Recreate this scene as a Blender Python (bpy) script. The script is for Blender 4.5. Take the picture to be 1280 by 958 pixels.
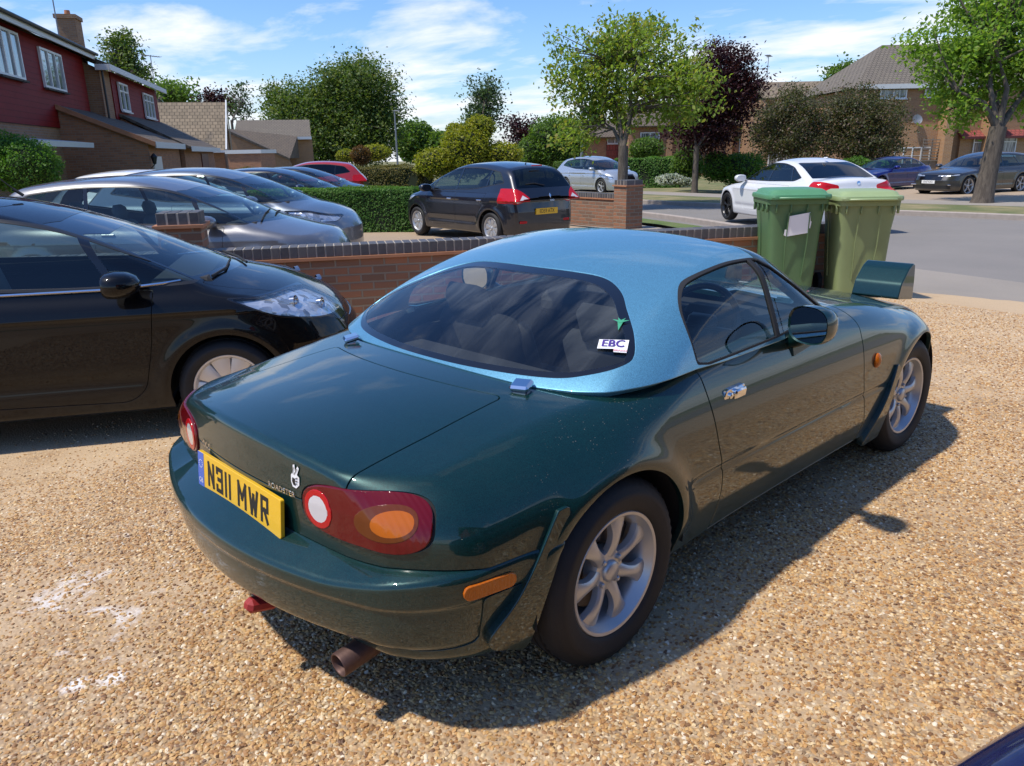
import bpy, math, random
import numpy as np
from mathutils import Matrix, Vector
R_ = math.radians
scene = bpy.context.scene
col = scene.collection
for o in list(bpy.data.objects):
    bpy.data.objects.remove(o, do_unlink=True)

# ---------------------------------------------------------------- camera
cam_d = bpy.data.cameras.new("camera"); cam = bpy.data.objects.new("camera", cam_d); col.objects.link(cam)
CAM = np.array([-1.5693, -2.0041, 1.4649]); YAW, PITCH, ROLL, FPX = 0.80328, -0.29452, -0.01979, 957.78
def cam_rot():
    fw = np.array([math.cos(YAW)*math.cos(PITCH), math.sin(YAW)*math.cos(PITCH), math.sin(PITCH)])
    r = np.array([math.sin(YAW), -math.cos(YAW), 0]); u = np.cross(r, fw)
    r2 = r*math.cos(ROLL)+u*math.sin(ROLL); u2 = -r*math.sin(ROLL)+u*math.cos(ROLL)
    return np.stack([r2, u2, -fw], 1)
_R = cam_rot(); _M = Matrix.Identity(4)
for i in range(3):
    for j in range(3): _M[i][j] = float(_R[i, j])
    _M[i][3] = float(CAM[i])
cam.matrix_world = _M
cam_d.sensor_width = 36; cam_d.lens = FPX/1280*36; cam_d.clip_start = 0.05; cam_d.clip_end = 3000
scene.camera = cam

# ---------------------------------------------------------------- light
SUN_DIR = Vector((-0.50, 0.21, 1.0)).normalized()        # towards the sun
SUN_EL = math.asin(SUN_DIR.z); SUN_AZ = math.atan2(SUN_DIR.x, SUN_DIR.y)
sd = bpy.data.lights.new("sun", 'SUN'); sd.energy = 3.9; sd.angle = R_(2.0); sd.color = (1.0, 0.94, 0.84)
sun = bpy.data.objects.new("sun", sd); col.objects.link(sun)
sun.rotation_euler = SUN_DIR.to_track_quat('Z', 'Y').to_euler(); sun.location = (0, 0, 30)

world = bpy.data.worlds.new("World"); scene.world = world; world.use_nodes = True
def build_world():
    nt = world.node_tree; N = nt.nodes; L = nt.links; N.clear()
    out = N.new('ShaderNodeOutputWorld'); bg = N.new('ShaderNodeBackground'); bg.inputs[1].default_value = 0.128
    sky = N.new('ShaderNodeTexSky'); sky.sky_type = 'NISHITA'; sky.sun_disc = False
    sky.sun_elevation = SUN_EL; sky.sun_rotation = SUN_AZ; sky.air_density = 1.0; sky.dust_density = 0.5; sky.ozone_density = 2.2
    hs = N.new('ShaderNodeHueSaturation'); hs.inputs['Saturation'].default_value = 1.12; tint = N.new('ShaderNodeMix'); tint.data_type = 'RGBA'; tint.blend_type = 'MULTIPLY'; tint.inputs[0].default_value = 1; tint.inputs[7].default_value = (.91, 1.01, 1.24, 1); L.new(sky.outputs[0], tint.inputs[6]); L.new(tint.outputs[2], hs.inputs['Color'])
    tc = N.new('ShaderNodeTexCoord'); sep = N.new('ShaderNodeSeparateXYZ'); L.new(tc.outputs['Generated'], sep.inputs[0])
    def math_(op, a, b=None, clamp=False):
        m = N.new('ShaderNodeMath'); m.operation = op; m.use_clamp = clamp
        for i, v in enumerate((a, b)):
            if v is None: continue
            if isinstance(v, (int, float)): m.inputs[i].default_value = v
            else: L.new(v, m.inputs[i])
        return m.outputs[0]
    zc = math_('MAXIMUM', sep.outputs[2], 0.0); zz = math_('ADD', zc, 0.10)
    px = math_('DIVIDE', sep.outputs[0], zz); py = math_('DIVIDE', sep.outputs[1], zz)
    cmb = N.new('ShaderNodeCombineXYZ'); L.new(px, cmb.inputs[0]); L.new(py, cmb.inputs[1])
    mp = N.new('ShaderNodeMapping'); mp.inputs['Rotation'].default_value = (0, 0, R_(-44)); mp.inputs['Scale'].default_value = (1.45, 0.95, 1)
    mp.inputs['Location'].default_value = (3.1, 1.7, 0)
    L.new(cmb.outputs[0], mp.inputs[0])
    n1 = N.new('ShaderNodeTexNoise'); n1.inputs['Scale'].default_value = 1.15; n1.inputs['Detail'].default_value = 9; n1.inputs['Roughness'].default_value = 0.58; n1.inputs['Distortion'].default_value = 0.25
    L.new(mp.outputs[0], n1.inputs['Vector'])
    n2 = N.new('ShaderNodeTexNoise'); n2.inputs['Scale'].default_value = 0.33; n2.inputs['Detail'].default_value = 3
    L.new(mp.outputs[0], n2.inputs['Vector'])
    s = math_('ADD', math_('MULTIPLY', n1.outputs[0], 0.62), math_('MULTIPLY', n2.outputs[0], 0.38))
    # a little more cloud low down
    low = math_('MULTIPLY', math_('SUBTRACT', 0.35, zc, True), 0.30)
    s = math_('ADD', s, low)
    rmp = N.new('ShaderNodeValToRGB'); rmp.color_ramp.elements[0].position = 0.545; rmp.color_ramp.elements[1].position = 0.68
    rmp.color_ramp.elements[1].color = (0.92, 0.92, 0.92, 1)
    L.new(s, rmp.inputs[0])
    mix = N.new('ShaderNodeMix'); mix.data_type = 'RGBA'; L.new(rmp.outputs[0], mix.inputs[0]); L.new(hs.outputs[0], mix.inputs[6])
    mix.inputs[7].default_value = (7.0, 7.2, 7.6, 1)
    L.new(mix.outputs[2], bg.inputs[0]); L.new(bg.outputs[0], out.inputs[0])
build_world()
vs = scene.view_settings
vs.view_transform = 'Standard'; vs.look = 'None'; vs.gamma = 1; vs.use_curve_mapping = False; vs.exposure = 0.25
scene.render.engine = 'CYCLES'
scene.cycles.max_bounces = 8; scene.cycles.transparent_max_bounces = 16; scene.cycles.glossy_bounces = 4; scene.cycles.diffuse_bounces = 3
scene.cycles.sample_clamp_indirect = 6.0; scene.cycles.caustics_reflective = False; scene.cycles.caustics_refractive = False
scene.cycles.use_denoising = True

# ---------------------------------------------------------------- splines
def cs(xs, ys):
    """natural cubic spline through the points, linear beyond the ends"""
    xs = np.array(xs, float); ys = np.array(ys, float); n = len(xs); h = np.diff(xs)
    A = np.zeros((n, n)); b = np.zeros(n); A[0, 0] = A[-1, -1] = 1
    for i in range(1, n-1):
        A[i, i-1] = h[i-1]; A[i, i] = 2*(h[i-1]+h[i]); A[i, i+1] = h[i]
        b[i] = 6*((ys[i+1]-ys[i])/h[i]-(ys[i]-ys[i-1])/h[i-1])
    m = np.linalg.solve(A, b)
    s0 = (ys[1]-ys[0])/h[0]-h[0]*(2*m[0]+m[1])/6; s1 = (ys[-1]-ys[-2])/h[-1]+h[-1]*(m[-2]+2*m[-1])/6
    def f(x):
        x = np.asarray(x, float); i = np.clip(np.searchsorted(xs, x)-1, 0, n-2)
        d0 = x-xs[i]; d1 = xs[i+1]-x; hh = h[i]
        r = (m[i]*d1**3+m[i+1]*d0**3)/(6*hh)+(ys[i]/hh-m[i]*hh/6)*d1+(ys[i+1]/hh-m[i+1]*hh/6)*d0
        r = np.where(x < xs[0], ys[0]+s0*(x-xs[0]), r); return np.where(x > xs[-1], ys[-1]+s1*(x-xs[-1]), r)
    return f
def pw(xs, ys):
    xs = np.array(xs, float); ys = np.array(ys, float)
    return lambda x: np.interp(x, xs, ys)
def smax(r, *fs):
    """maximum with a round fillet of radius r"""
    s = 0
    mx = fs[0]
    for f in fs[1:]: mx = np.maximum(mx, f)
    for f in fs: s = s+np.maximum(f+r, 0)**2
    q = np.sqrt(s)-r
    return np.where(mx > -r, q, mx)
def smin(r, a, b): return -smax(r, -a, -b)

# ---------------------------------------------------------------- implicit surfaces
class Surf:
    __slots__ = ('V', 'N', 'F', 'I')
    def __init__(s, V, N, F, I): s.V, s.N, s.F, s.I = V, N, F, I    # F flat indices, I start offsets
def nets(F, lo, hi, h):
    ax = [np.arange(lo[i], hi[i]+h, h) for i in range(3)]
    X, Y, Z = np.meshgrid(*ax, indexing='ij')
    G = F(X, Y, Z); S = G < 0
    n = np.array(G.shape)-1
    acc = np.zeros(tuple(n)+(3,), np.float32); cnt = np.zeros(tuple(n), np.float32)
    corners = [(i, j, k) for i in (0, 1) for j in (0, 1) for k in (0, 1)]
    sl = lambda c: tuple(slice(c[d], c[d]+n[d]) for d in range(3))
    for a in corners:
        for d in range(3):
            if a[d]: continue
            b = list(a); b[d] = 1
            ga, gb = G[sl(a)], G[sl(b)]; m = (ga < 0) != (gb < 0)
            t = np.where(m, ga/(ga-gb+1e-12), 0)
            for q in range(3):
                acc[..., q] += m*((t if q == d else a[q]))
            cnt += m
    act = cnt > 0; idx = -np.ones(tuple(n), int); idx[act] = np.arange(act.sum())
    I3 = np.argwhere(act); V = (I3+acc[act]/cnt[act][:, None])*h+np.array([a[0] for a in ax])
    quads = []
    for d in range(3):
        e, f = [q for q in range(3) if q != d]
        s0 = [slice(None)]*3; s1 = [slice(None)]*3; s0[d] = slice(0, -1); s1[d] = slice(1, None)
        ch = S[tuple(s0)] != S[tuple(s1)]
        P = np.argwhere(ch); ok = (P[:, e] > 0) & (P[:, f] > 0) & (P[:, e] < n[e]) & (P[:, f] < n[f]); P = P[ok]
        ins = S[tuple(P.T)]
        def cell(de, df):
            q = P.copy(); q[:, e] += de; q[:, f] += df; return idx[tuple(q.T)]
        Q = np.stack([cell(-1, -1), cell(0, -1), cell(0, 0), cell(-1, 0)], 1)
        flip = ins if d != 1 else ~ins
        Q[~flip] = Q[~flip][:, ::-1]
        quads.append(Q)
    Q = np.concatenate(quads); Q = Q[(Q >= 0).all(1)]
    def grad(V, e=4e-4):
        g = np.zeros_like(V)
        for q in range(3):
            d = np.zeros(3); d[q] = e; a = V+d; b = V-d
            g[:, q] = (F(a[:, 0], a[:, 1], a[:, 2])-F(b[:, 0], b[:, 1], b[:, 2]))/(2*e)
        return g
    for _ in range(4):
        g = grad(V); f = F(V[:, 0], V[:, 1], V[:, 2])
        st = (f/np.maximum((g*g).sum(1), 1e-3))[:, None]*g
        L = np.linalg.norm(st, axis=1, keepdims=True); st *= np.minimum(1, h*.8/np.maximum(L, 1e-9))
        V = V-st
    g = grad(V, 2e-3); Nn = g/np.maximum(np.linalg.norm(g, axis=1, keepdims=True), 1e-9)
    return Surf(V, Nn, Q.ravel().copy(), np.arange(0, Q.size, 4))
def compact(S):
    u, inv = np.unique(S.F, return_inverse=True)
    return Surf(S.V[u], S.N[u], inv.ravel(), S.I)
def _clip(S, g):
    """keep g<0"""
    if len(S.I) == 0: return S
    gf = g[S.F]; mn = np.minimum.reduceat(gf, S.I); mx = np.maximum.reduceat(gf, S.I)
    ln = np.diff(np.append(S.I, len(S.F)))
    keep = mx < 0; mixed = (mn < 0) & ~keep
    V = [S.V]; N = [S.N]; nv = len(S.V); newV = []; newN = []; cache = {}
    rep = np.repeat(keep, ln); Fk = S.F[rep]; lk = ln[keep]
    extraF = []; extraL = []
    for i in np.nonzero(mixed)[0]:
        f = S.F[S.I[i]:S.I[i]+ln[i]]; o = []
        m = len(f)
        for a in range(m):
            p, q = int(f[a]), int(f[(a+1) % m]); gp, gq = g[p], g[q]
            if gp < 0: o.append(p)
            if (gp < 0) != (gq < 0):
                k = (p, q) if p < q else (q, p)
                if k not in cache:
                    t = g[k[0]]/(g[k[0]]-g[k[1]])
                    cache[k] = nv+len(newV); newV.append(S.V[k[0]]*(1-t)+S.V[k[1]]*t)
                    nn = S.N[k[0]]*(1-t)+S.N[k[1]]*t; newN.append(nn/np.linalg.norm(nn))
                o.append(cache[k])
        if len(o) >= 3: extraF += o; extraL.append(len(o))
    V = np.concatenate([S.V, np.array(newV).reshape(-1, 3)]); N = np.concatenate([S.N, np.array(newN).reshape(-1, 3)])
    F = np.concatenate([Fk, np.array(extraF, int)]); L = np.concatenate([lk, np.array(extraL, int)]).astype(int)
    I = np.concatenate([[0], np.cumsum(L)[:-1]]).astype(int) if len(L) else np.zeros(0, int)
    return compact(Surf(V, N, F.astype(int), I)) if len(L) else Surf(V[:0], N[:0], F[:0].astype(int), I)
def split(S, g, gap=0.0):
    """g: callable on the (n,3) vertices; returns inside, outside"""
    gv = g(S.V)
    return _clip(S, gv+gap), _clip(S, gap-gv)
def offset(S, d): return Surf(S.V+S.N*d, S.N, S.F, S.I)
def sdpoly(P):
    P = np.array(P, float)
    def f(q):
        x, y = q[:, 0], q[:, 1]; d = np.full(len(x), 1e9); ins = np.zeros(len(x), bool)
        for i in range(len(P)):
            a, b = P[i], P[(i+1) % len(P)]; e = b-a; wx, wy = x-a[0], y-a[1]
            t = np.clip((wx*e[0]+wy*e[1])/max(e@e, 1e-12), 0, 1)
            d = np.minimum(d, (wx-e[0]*t)**2+(wy-e[1]*t)**2)
            c = ((a[1] > y) != (b[1] > y)); 
            with np.errstate(divide='ignore', invalid='ignore'):
                xx = (b[0]-a[0])*(y-a[1])/(b[1]-a[1] if b[1] != a[1] else 1e-9)+a[0]
            ins ^= c & (x < xx)
        d = np.sqrt(d); return np.where(ins, -d, d)
    return f
def rpoly(P, r, n=6):
    """polygon with rounded corners; r one radius or one per corner"""
    P = [np.array(p, float) for p in P]; out = []
    for i, p in enumerate(P):
        a, b = P[i-1]-p, P[(i+1) % len(P)]-p; ri = r[i] if hasattr(r, '__len__') else r
        la, lb = np.linalg.norm(a), np.linalg.norm(b); ri = min(ri, la*.49, lb*.49)
        if ri <= 1e-5: out.append(p); continue
        A, B = p+a/la*ri, p+b/lb*ri
        for k in range(n+1):
            t = k/n; out.append((1-t)**2*A+2*t*(1-t)*p+t*t*B)
    return out
def curve2(P, n=10, closed=False):
    """Catmull-Rom polyline through points"""
    P = [np.array(p, float) for p in P]; out = []; m = len(P)
    for i in range(m if closed else m-1):
        g = (lambda k: P[k % m]) if closed else (lambda k: P[max(0, min(m-1, k))])
        p0, p1, p2, p3 = g(i-1), g(i), g(i+1), g(i+2)
        for k in range(n):
            t = k/n
            out.append(.5*((2*p1)+(-p0+p2)*t+(2*p0-5*p1+4*p2-p3)*t*t+(-p0+3*p1-3*p2+p3)*t**3))
    if not closed: out.append(P[-1])
    return out
XZ = lambda P, side=None: (lambda V, f=sdpoly(P): (f(V[:, [0, 2]]) if side is None else np.maximum(f(V[:, [0, 2]]), 0.25-side*V[:, 1])))
XY = lambda P, zmin=-9: (lambda V, f=sdpoly(P): np.maximum(f(V[:, [0, 1]]), zmin-V[:, 2]))
YZ = lambda P, xr=(-9, 9): (lambda V, f=sdpoly(P): np.maximum(np.maximum(f(V[:, [1, 2]]), xr[0]-V[:, 0]), V[:, 0]-xr[1]))

# ---------------------------------------------------------------- objects
def setp(o, label=None, cat=None, group=None, kind=None):
    if label: o['label'] = label
    if cat: o['category'] = cat
    if group: o['group'] = group
    if kind: o['kind'] = kind
    return o
def thing(name, label, cat, loc=(0, 0, 0), rotz=0, group=None):
    o = bpy.data.objects.new(name, None); col.objects.link(o); o.location = loc; o.rotation_euler = (0, 0, rotz)
    o.empty_display_size = .2
    return setp(o, label, cat, group)
def link(name, me, mat, parent=None, label=None):
    o = bpy.data.objects.new(name, me); col.objects.link(o)
    if mat is not None: me.materials.append(mat)
    if parent is not None: o.parent = parent
    if label: o['label'] = label
    return o
def surf_obj(name, S, mat, parent=None, skirt=0.012, bev=0.0015, label=None, thick=0.0):
    """smooth panel with a small turned-in edge"""
    if len(S.I) == 0: return None
    V, N, F, I = S.V, S.N, S.F, S.I; ln = np.diff(np.append(I, len(F)))
    nxt = np.arange(1, len(F)+1); nxt[I+ln-1] = I
    A, B = F, F[nxt]
    Vs, Ns, Fs, Is = [V], [N], [F], [I]
    if skirt > 0:
        key = A.astype(np.int64)*len(V)+B; rk = B.astype(np.int64)*len(V)+A
        bd = ~np.isin(key, rk); a, b = A[bd], B[bd]
        if len(a):
            e = V[b]-V[a]; e /= np.maximum(np.linalg.norm(e, axis=1, keepdims=True), 1e-9)
            T = np.zeros_like(V)
            ta = np.cross(e, N[a]); tb = np.cross(e, N[b]); np.add.at(T, a, ta); np.add.at(T, b, tb)
            u = np.unique(np.concatenate([a, b])); T = T[u]; T /= np.maximum(np.linalg.norm(T, axis=1, keepdims=True), 1e-9)
            mp = -np.ones(len(V), int); mp[u] = np.arange(len(u)); n0 = len(V); m = len(u)
            r1 = V[u]+T*bev*.7-N[u]*bev*.5; r2 = V[u]+T*bev-N[u]*bev*1.6; r3 = V[u]+T*bev-N[u]*skirt
            Vs += [r1, r2, r3]; nn = T+N[u]; nn /= np.linalg.norm(nn, axis=1, keepdims=True)
            Ns += [nn, T, T]
            rings = [None, n0, n0+m, n0+2*m]
            q = []
            for k in range(3):
                pa = a if k == 0 else rings[k]+mp[a]; pb = b if k == 0 else rings[k]+mp[b]
                qa = rings[k+1]+mp[a]; qb = rings[k+1]+mp[b]
                q.append(np.stack([pb, pa, qa, qb], 1))
            q = np.concatenate(q)
            Is.append(len(F)+np.arange(0, q.size, 4)); Fs.append(q.ravel())
    V = np.concatenate(Vs); N = np.concatenate(Ns); F = np.concatenate(Fs); I = np.concatenate(Is)
    me = bpy.data.meshes.new(name); me.vertices.add(len(V)); me.vertices.foreach_set('co', V.astype(np.float32).ravel())
    me.loops.add(len(F)); me.loops.foreach_set('vertex_index', F.astype(np.int32))
    me.polygons.add(len(I)); me.polygons.foreach_set('loop_start', I.astype(np.int32))
    me.update(calc_edges=True); me.validate(); me.shade_smooth()
    if len(me.vertices) == len(V):
        me.normals_split_custom_set_from_vertices(N.astype(np.float32).tolist())
    return link(name, me, mat, parent, label)

class MB:
    def __init__(s): s.v = []; s.f = []
    def add(s, vs, fs, M=None):
        n = len(s.v)
        if M is not None: vs = [tuple(M @ Vector(v)) for v in vs]
        s.v += [tuple(map(float, v)) for v in vs]; s.f += [tuple(n+i for i in f) for f in fs]; return s
    def box(s, c, d, M=None, rz=0, bev=0):
        if bev > 0: return s.rbox(c, d, bev, M, rz)
        x, y, z = [q/2 for q in d]
        vs = [(i*x, j*y, k*z) for i in (-1, 1) for j in (-1, 1) for k in (-1, 1)]
        fs = [(0, 1, 3, 2), (4, 6, 7, 5), (0, 4, 5, 1), (2, 3, 7, 6), (0, 2, 6, 4), (1, 5, 7, 3)]
        T = Matrix.Translation(c) @ Matrix.Rotation(rz, 4, 'Z')
        return s.add(vs, fs, (M @ T) if M is not None else T)
    def rbox(s, c, d, b, M=None, rz=0):
        X, Y, Z = [q/2 for q in d]; b = min(b, X*.98, Y*.98, Z*.98)
        vs = []; idx = {}
        for i in (-1, 1):
            for j in (-1, 1):
                for k in (-1, 1):
                    for a, p in enumerate([(i*X, j*(Y-b), k*(Z-b)), (i*(X-b), j*Y, k*(Z-b)), (i*(X-b), j*(Y-b), k*Z)]):
                        idx[(i, j, k, a)] = len(vs); vs.append(p)
        fs = []
        def q(l, out):
            p = [Vector(vs[i]) for i in l]; n = (p[1]-p[0]).cross(p[2]-p[1])
            if n.dot(out) < 0: l = l[::-1]
            fs.append(tuple(l))
        for a in range(3):
            o = [w for w in range(3) if w != a]
            for sgn in (-1, 1):
                l = []
                for u, v in ((-1, -1), (1, -1), (1, 1), (-1, 1)):
                    k = [0, 0, 0]; k[a] = sgn; k[o[0]] = u; k[o[1]] = v; l.append(idx[tuple(k)+(a,)])
                e = Vector([0, 0, 0]); e[a] = sgn; q(l, e)
            for u in (-1, 1):
                for v in (-1, 1):
                    l = []; e = Vector([0, 0, 0]); e[o[0]] = u; e[o[1]] = v
                    for w in (-1, 1):
                        k = [0, 0, 0]; k[a] = w; k[o[0]] = u; k[o[1]] = v
                        pr = [idx[tuple(k)+(o[0],)], idx[tuple(k)+(o[1],)]]
                        l += pr if w < 0 else pr[::-1]
                    q(l, e)
        for i in (-1, 1):
            for j in (-1, 1):
                for k in (-1, 1): q([idx[(i, j, k, a)] for a in range(3)], Vector((i, j, k)))
        T = Matrix.Translation(c) @ Matrix.Rotation(rz, 4, 'Z')
        return s.add(vs, fs, (M @ T) if M is not None else T)
    def lathe(s, prof, M=None, n=48, a0=0, a1=2*math.pi):
        """profile (r, h) about local z"""
        full = abs(a1-a0-2*math.pi) < 1e-6; m = n if full else n+1; vs = []; fs = []; k = len(prof)
        for i in range(m):
            a = a0+(a1-a0)*i/n
            for r, h in prof: vs.append((r*math.cos(a), r*math.sin(a), h))
        for i in range(n):
            i2 = (i+1) % m
            for j in range(k-1):
                q = [i*k+j, i2*k+j, i2*k+j+1, i*k+j+1]
                if prof[j][0] < 1e-7: q = [i*k+j, i2*k+j+1, i*k+j+1]
                elif prof[j+1][0] < 1e-7: q = [i*k+j, i2*k+j, i*k+j+1]
                fs.append(tuple(q))
        return s.add(vs, fs, M)
    def tube(s, pts, r, n=8, M=None, caps=True, taper=None):
        pts = [Vector(p) for p in pts]; vs = []; fs = []; m = len(pts); up = None
        for i, p in enumerate(pts):
            t = (pts[min(i+1, m-1)]-pts[max(i-1, 0)]).normalized()
            if up is None: up = Vector((0, 0, 1)) if abs(t.z) < .9 else Vector((1, 0, 0))
            a = t.cross(up).normalized(); b = a.cross(t).normalized(); up = b
            rr = r[i] if hasattr(r, '__len__') else r
            for k in range(n):
                w = 2*math.pi*k/n; vs.append(tuple(p+a*math.cos(w)*rr+b*math.sin(w)*rr))
        for i in range(m-1):
            for k in range(n):
                k2 = (k+1) % n; fs.append((i*n+k, i*n+k2, (i+1)*n+k2, (i+1)*n+k))
        if caps: fs.append(tuple(range(n))[::-1]); fs.append(tuple((m-1)*n+k for k in range(n)))
        return s.add(vs, fs, M)
    def prism(s, poly, h0, h1, M=None, bev=0):
        """poly in local xy extruded h0..h1 along z"""
        P = [tuple(map(float, p)) for p in poly]
        ar = sum(P[i][0]*P[(i+1) % len(P)][1]-P[(i+1) % len(P)][0]*P[i][1] for i in range(len(P)))
        if ar < 0: P = P[::-1]
        n = len(P); rings = [(P, h0), (P, h1)]
        if bev > 0:
            c = inset(P, bev); rings = [(P, h0), (P, h1-bev), (c, h1)]
        vs = [(x, y, h) for Q, h in rings for x, y in Q]; fs = [tuple(range(n))[::-1], tuple((len(rings)-1)*n+k for k in range(n))]
        for r in range(len(rings)-1):
            for k in range(n):
                k2 = (k+1) % n; fs.append((r*n+k, r*n+k2, (r+1)*n+k2, (r+1)*n+k))
        return s.add(vs, fs, M)
    def grid(s, fn, nu, nv, M=None):
        vs = [fn(i/nu, j/nv) for i in range(nu+1) for j in range(nv+1)]
        fs = [(i*(nv+1)+j, (i+1)*(nv+1)+j, (i+1)*(nv+1)+j+1, i*(nv+1)+j+1) for i in range(nu) for j in range(nv)]
        return s.add(vs, fs, M)
    def build(s, name, mat, parent=None, label=None, smooth=35, M=None):
        me = bpy.data.meshes.new(name)
        vs = s.v if M is None else [tuple(M @ Vector(v)) for v in s.v]
        me.from_pydata(vs, [], s.f); me.validate(); me.update()
        if smooth: me.shade_smooth(); me.set_sharp_from_angle(angle=R_(smooth))
        return link(name, me, mat, parent, label)
def inset(P, d):
    n = len(P); out = []
    for i in range(n):
        p, a, b = Vector(P[i]), Vector(P[i-1]), Vector(P[(i+1) % n])
        e1 = (p-a); e2 = (b-p)
        if e1.length < 1e-9 or e2.length < 1e-9: out.append(tuple(p)); continue
        e1.normalize(); e2.normalize(); n1 = Vector((-e1.y, e1.x)); n2 = Vector((-e2.y, e2.x)); m = n1+n2
        if m.length < 1e-6: m = n1
        m = m/max(m.dot(n1), .5); out.append(tuple(p+m*d))
    return out
def frame(o, x, y, z=None):
    """matrix with origin o and axes x, y"""
    x = Vector(x).normalized(); y = Vector(y); z = x.cross(y).normalized(); y = z.cross(x)
    M = Matrix((x, y, z)).transposed().to_4x4(); M.translation = Vector(o); return M

FONT5 = None
def text_mesh(txt, size, depth=0.0, sx=1.0):
    """mesh of a text lying in local xy, centred"""
    c = bpy.data.curves.new('t', 'FONT'); c.body = txt; c.size = size; c.extrude = depth; c.align_x = 'CENTER'; c.align_y = 'CENTER'; c.resolution_u = 3
    o = bpy.data.objects.new('t', c); col.objects.link(o)
    dg = bpy.context.evaluated_depsgraph_get(); dg.update()
    me = bpy.data.meshes.new_from_object(o.evaluated_get(dg)); bpy.data.objects.remove(o, do_unlink=True); bpy.data.curves.remove(c)
    for v in me.vertices: v.co.x *= sx
    return me
def mesh_of(me, M):
    b = MB(); b.add([v.co[:] for v in me.vertices], [tuple(p.vertices) for p in me.polygons], M); return b
# ---------------------------------------------------------------- materials
class NT:
    def __init__(s, name):
        s.m = bpy.data.materials.new(name); s.m.use_nodes = True; s.t = s.m.node_tree; s.N = s.t.nodes; s.L = s.t.links
        s.p = s.N['Principled BSDF']; s.out = s.N['Material Output']
    def n(s, typ, **kw):
        o = s.N.new('ShaderNode'+typ)
        for k, v in kw.items(): setattr(o, k, v)
        return o
    def set(s, node, key, v):
        i = node.inputs[key]
        if hasattr(v, 'links') or isinstance(v, bpy.types.NodeSocket): s.L.new(v, i)
        else: i.default_value = v
        return s
    def co(s, kind='Object', scale=(1, 1, 1), rot=(0, 0, 0), loc=(0, 0, 0)):
        if kind == 'World': c = s.n('NewGeometry').outputs['Position']
        else: c = s.n('TexCoord').outputs[kind]
        m = s.n('Mapping'); s.L.new(c, m.inputs[0]); m.inputs['Scale'].default_value = scale; m.inputs['Rotation'].default_value = rot; m.inputs['Location'].default_value = loc
        return m.outputs[0]
    def noise(s, vec, scale, detail=4, rough=.5, dist=0, out=0):
        o = s.n('TexNoise'); s.L.new(vec, o.inputs['Vector']); o.inputs['Scale'].default_value = scale; o.inputs['Detail'].default_value = detail
        o.inputs['Roughness'].default_value = rough; o.inputs['Distortion'].default_value = dist; return o.outputs[out]
    def ramp(s, f, stops, interp='LINEAR'):
        o = s.n('ValToRGB'); s.L.new(f, o.inputs[0]); cr = o.color_ramp; cr.interpolation = interp
        while len(cr.elements) < len(stops): cr.elements.new(.5)
        for e, (p, c) in zip(cr.elements, stops):
            e.position = p; e.color = (c, c, c, 1) if isinstance(c, (int, float)) else (*c, 1)
        return o.outputs[0]
    def mix(s, f, a, b, mode='MIX'):
        o = s.n('Mix', data_type='RGBA', blend_type=mode)
        for k, v in ((0, f), (6, a), (7, b)):
            if isinstance(v, bpy.types.NodeSocket): s.L.new(v, o.inputs[k])
            elif isinstance(v, (int, float)): o.inputs[k].default_value = v if k == 0 else (v, v, v, 1)
            else: o.inputs[k].default_value = (*v, 1)
        return o.outputs[2]
    def math(s, op, a, b=0.0, clamp=False):
        o = s.n('Math', operation=op, use_clamp=clamp)
        for i, v in enumerate((a, b)):
            if isinstance(v, bpy.types.NodeSocket): s.L.new(v, o.inputs[i])
            else: o.inputs[i].default_value = v
        return o.outputs[0]
    def bump(s, h, dist, strength=1.0, normal=None):
        o = s.n('Bump'); s.L.new(h, o.inputs['Height']); o.inputs['Distance'].default_value = dist; o.inputs['Strength'].default_value = strength
        if normal is not None: s.L.new(normal, o.inputs['Normal'])
        s.L.new(o.outputs[0], s.p.inputs['Normal']); return o.outputs[0]
    def base(s, c): s.set(s.p, 'Base Color', c if isinstance(c, bpy.types.NodeSocket) else (*c, 1)); return s
    def P(s, **kw):
        for k, v in kw.items(): s.set(s.p, k.replace('_', ' '), v)
        return s
def mat(name, c, rough=.6, metal=0.0, spec=.5, var=0.0, vscale=8, bump=0.0, bscale=60, coat=0.0, emis=None):
    t = NT(name); v = t.co()
    if var > 0:
        n = t.noise(v, vscale, 5, .6); t.base(t.mix(n, tuple(q*(1-var) for q in c), tuple(min(1, q*(1+var)) for q in c)))
    else: t.base(c)
    t.P(Roughness=rough, Metallic=metal); t.p.inputs['Specular IOR Level'].default_value = spec
    if coat: t.P(Coat_Weight=coat, Coat_Roughness=.04)
    if bump > 0: t.bump(t.noise(v, bscale, 4), bump)
    if emis: t.set(t.p, 'Emission Color', (*emis[0], 1)); t.set(t.p, 'Emission Strength', emis[1])
    return t.m
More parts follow.
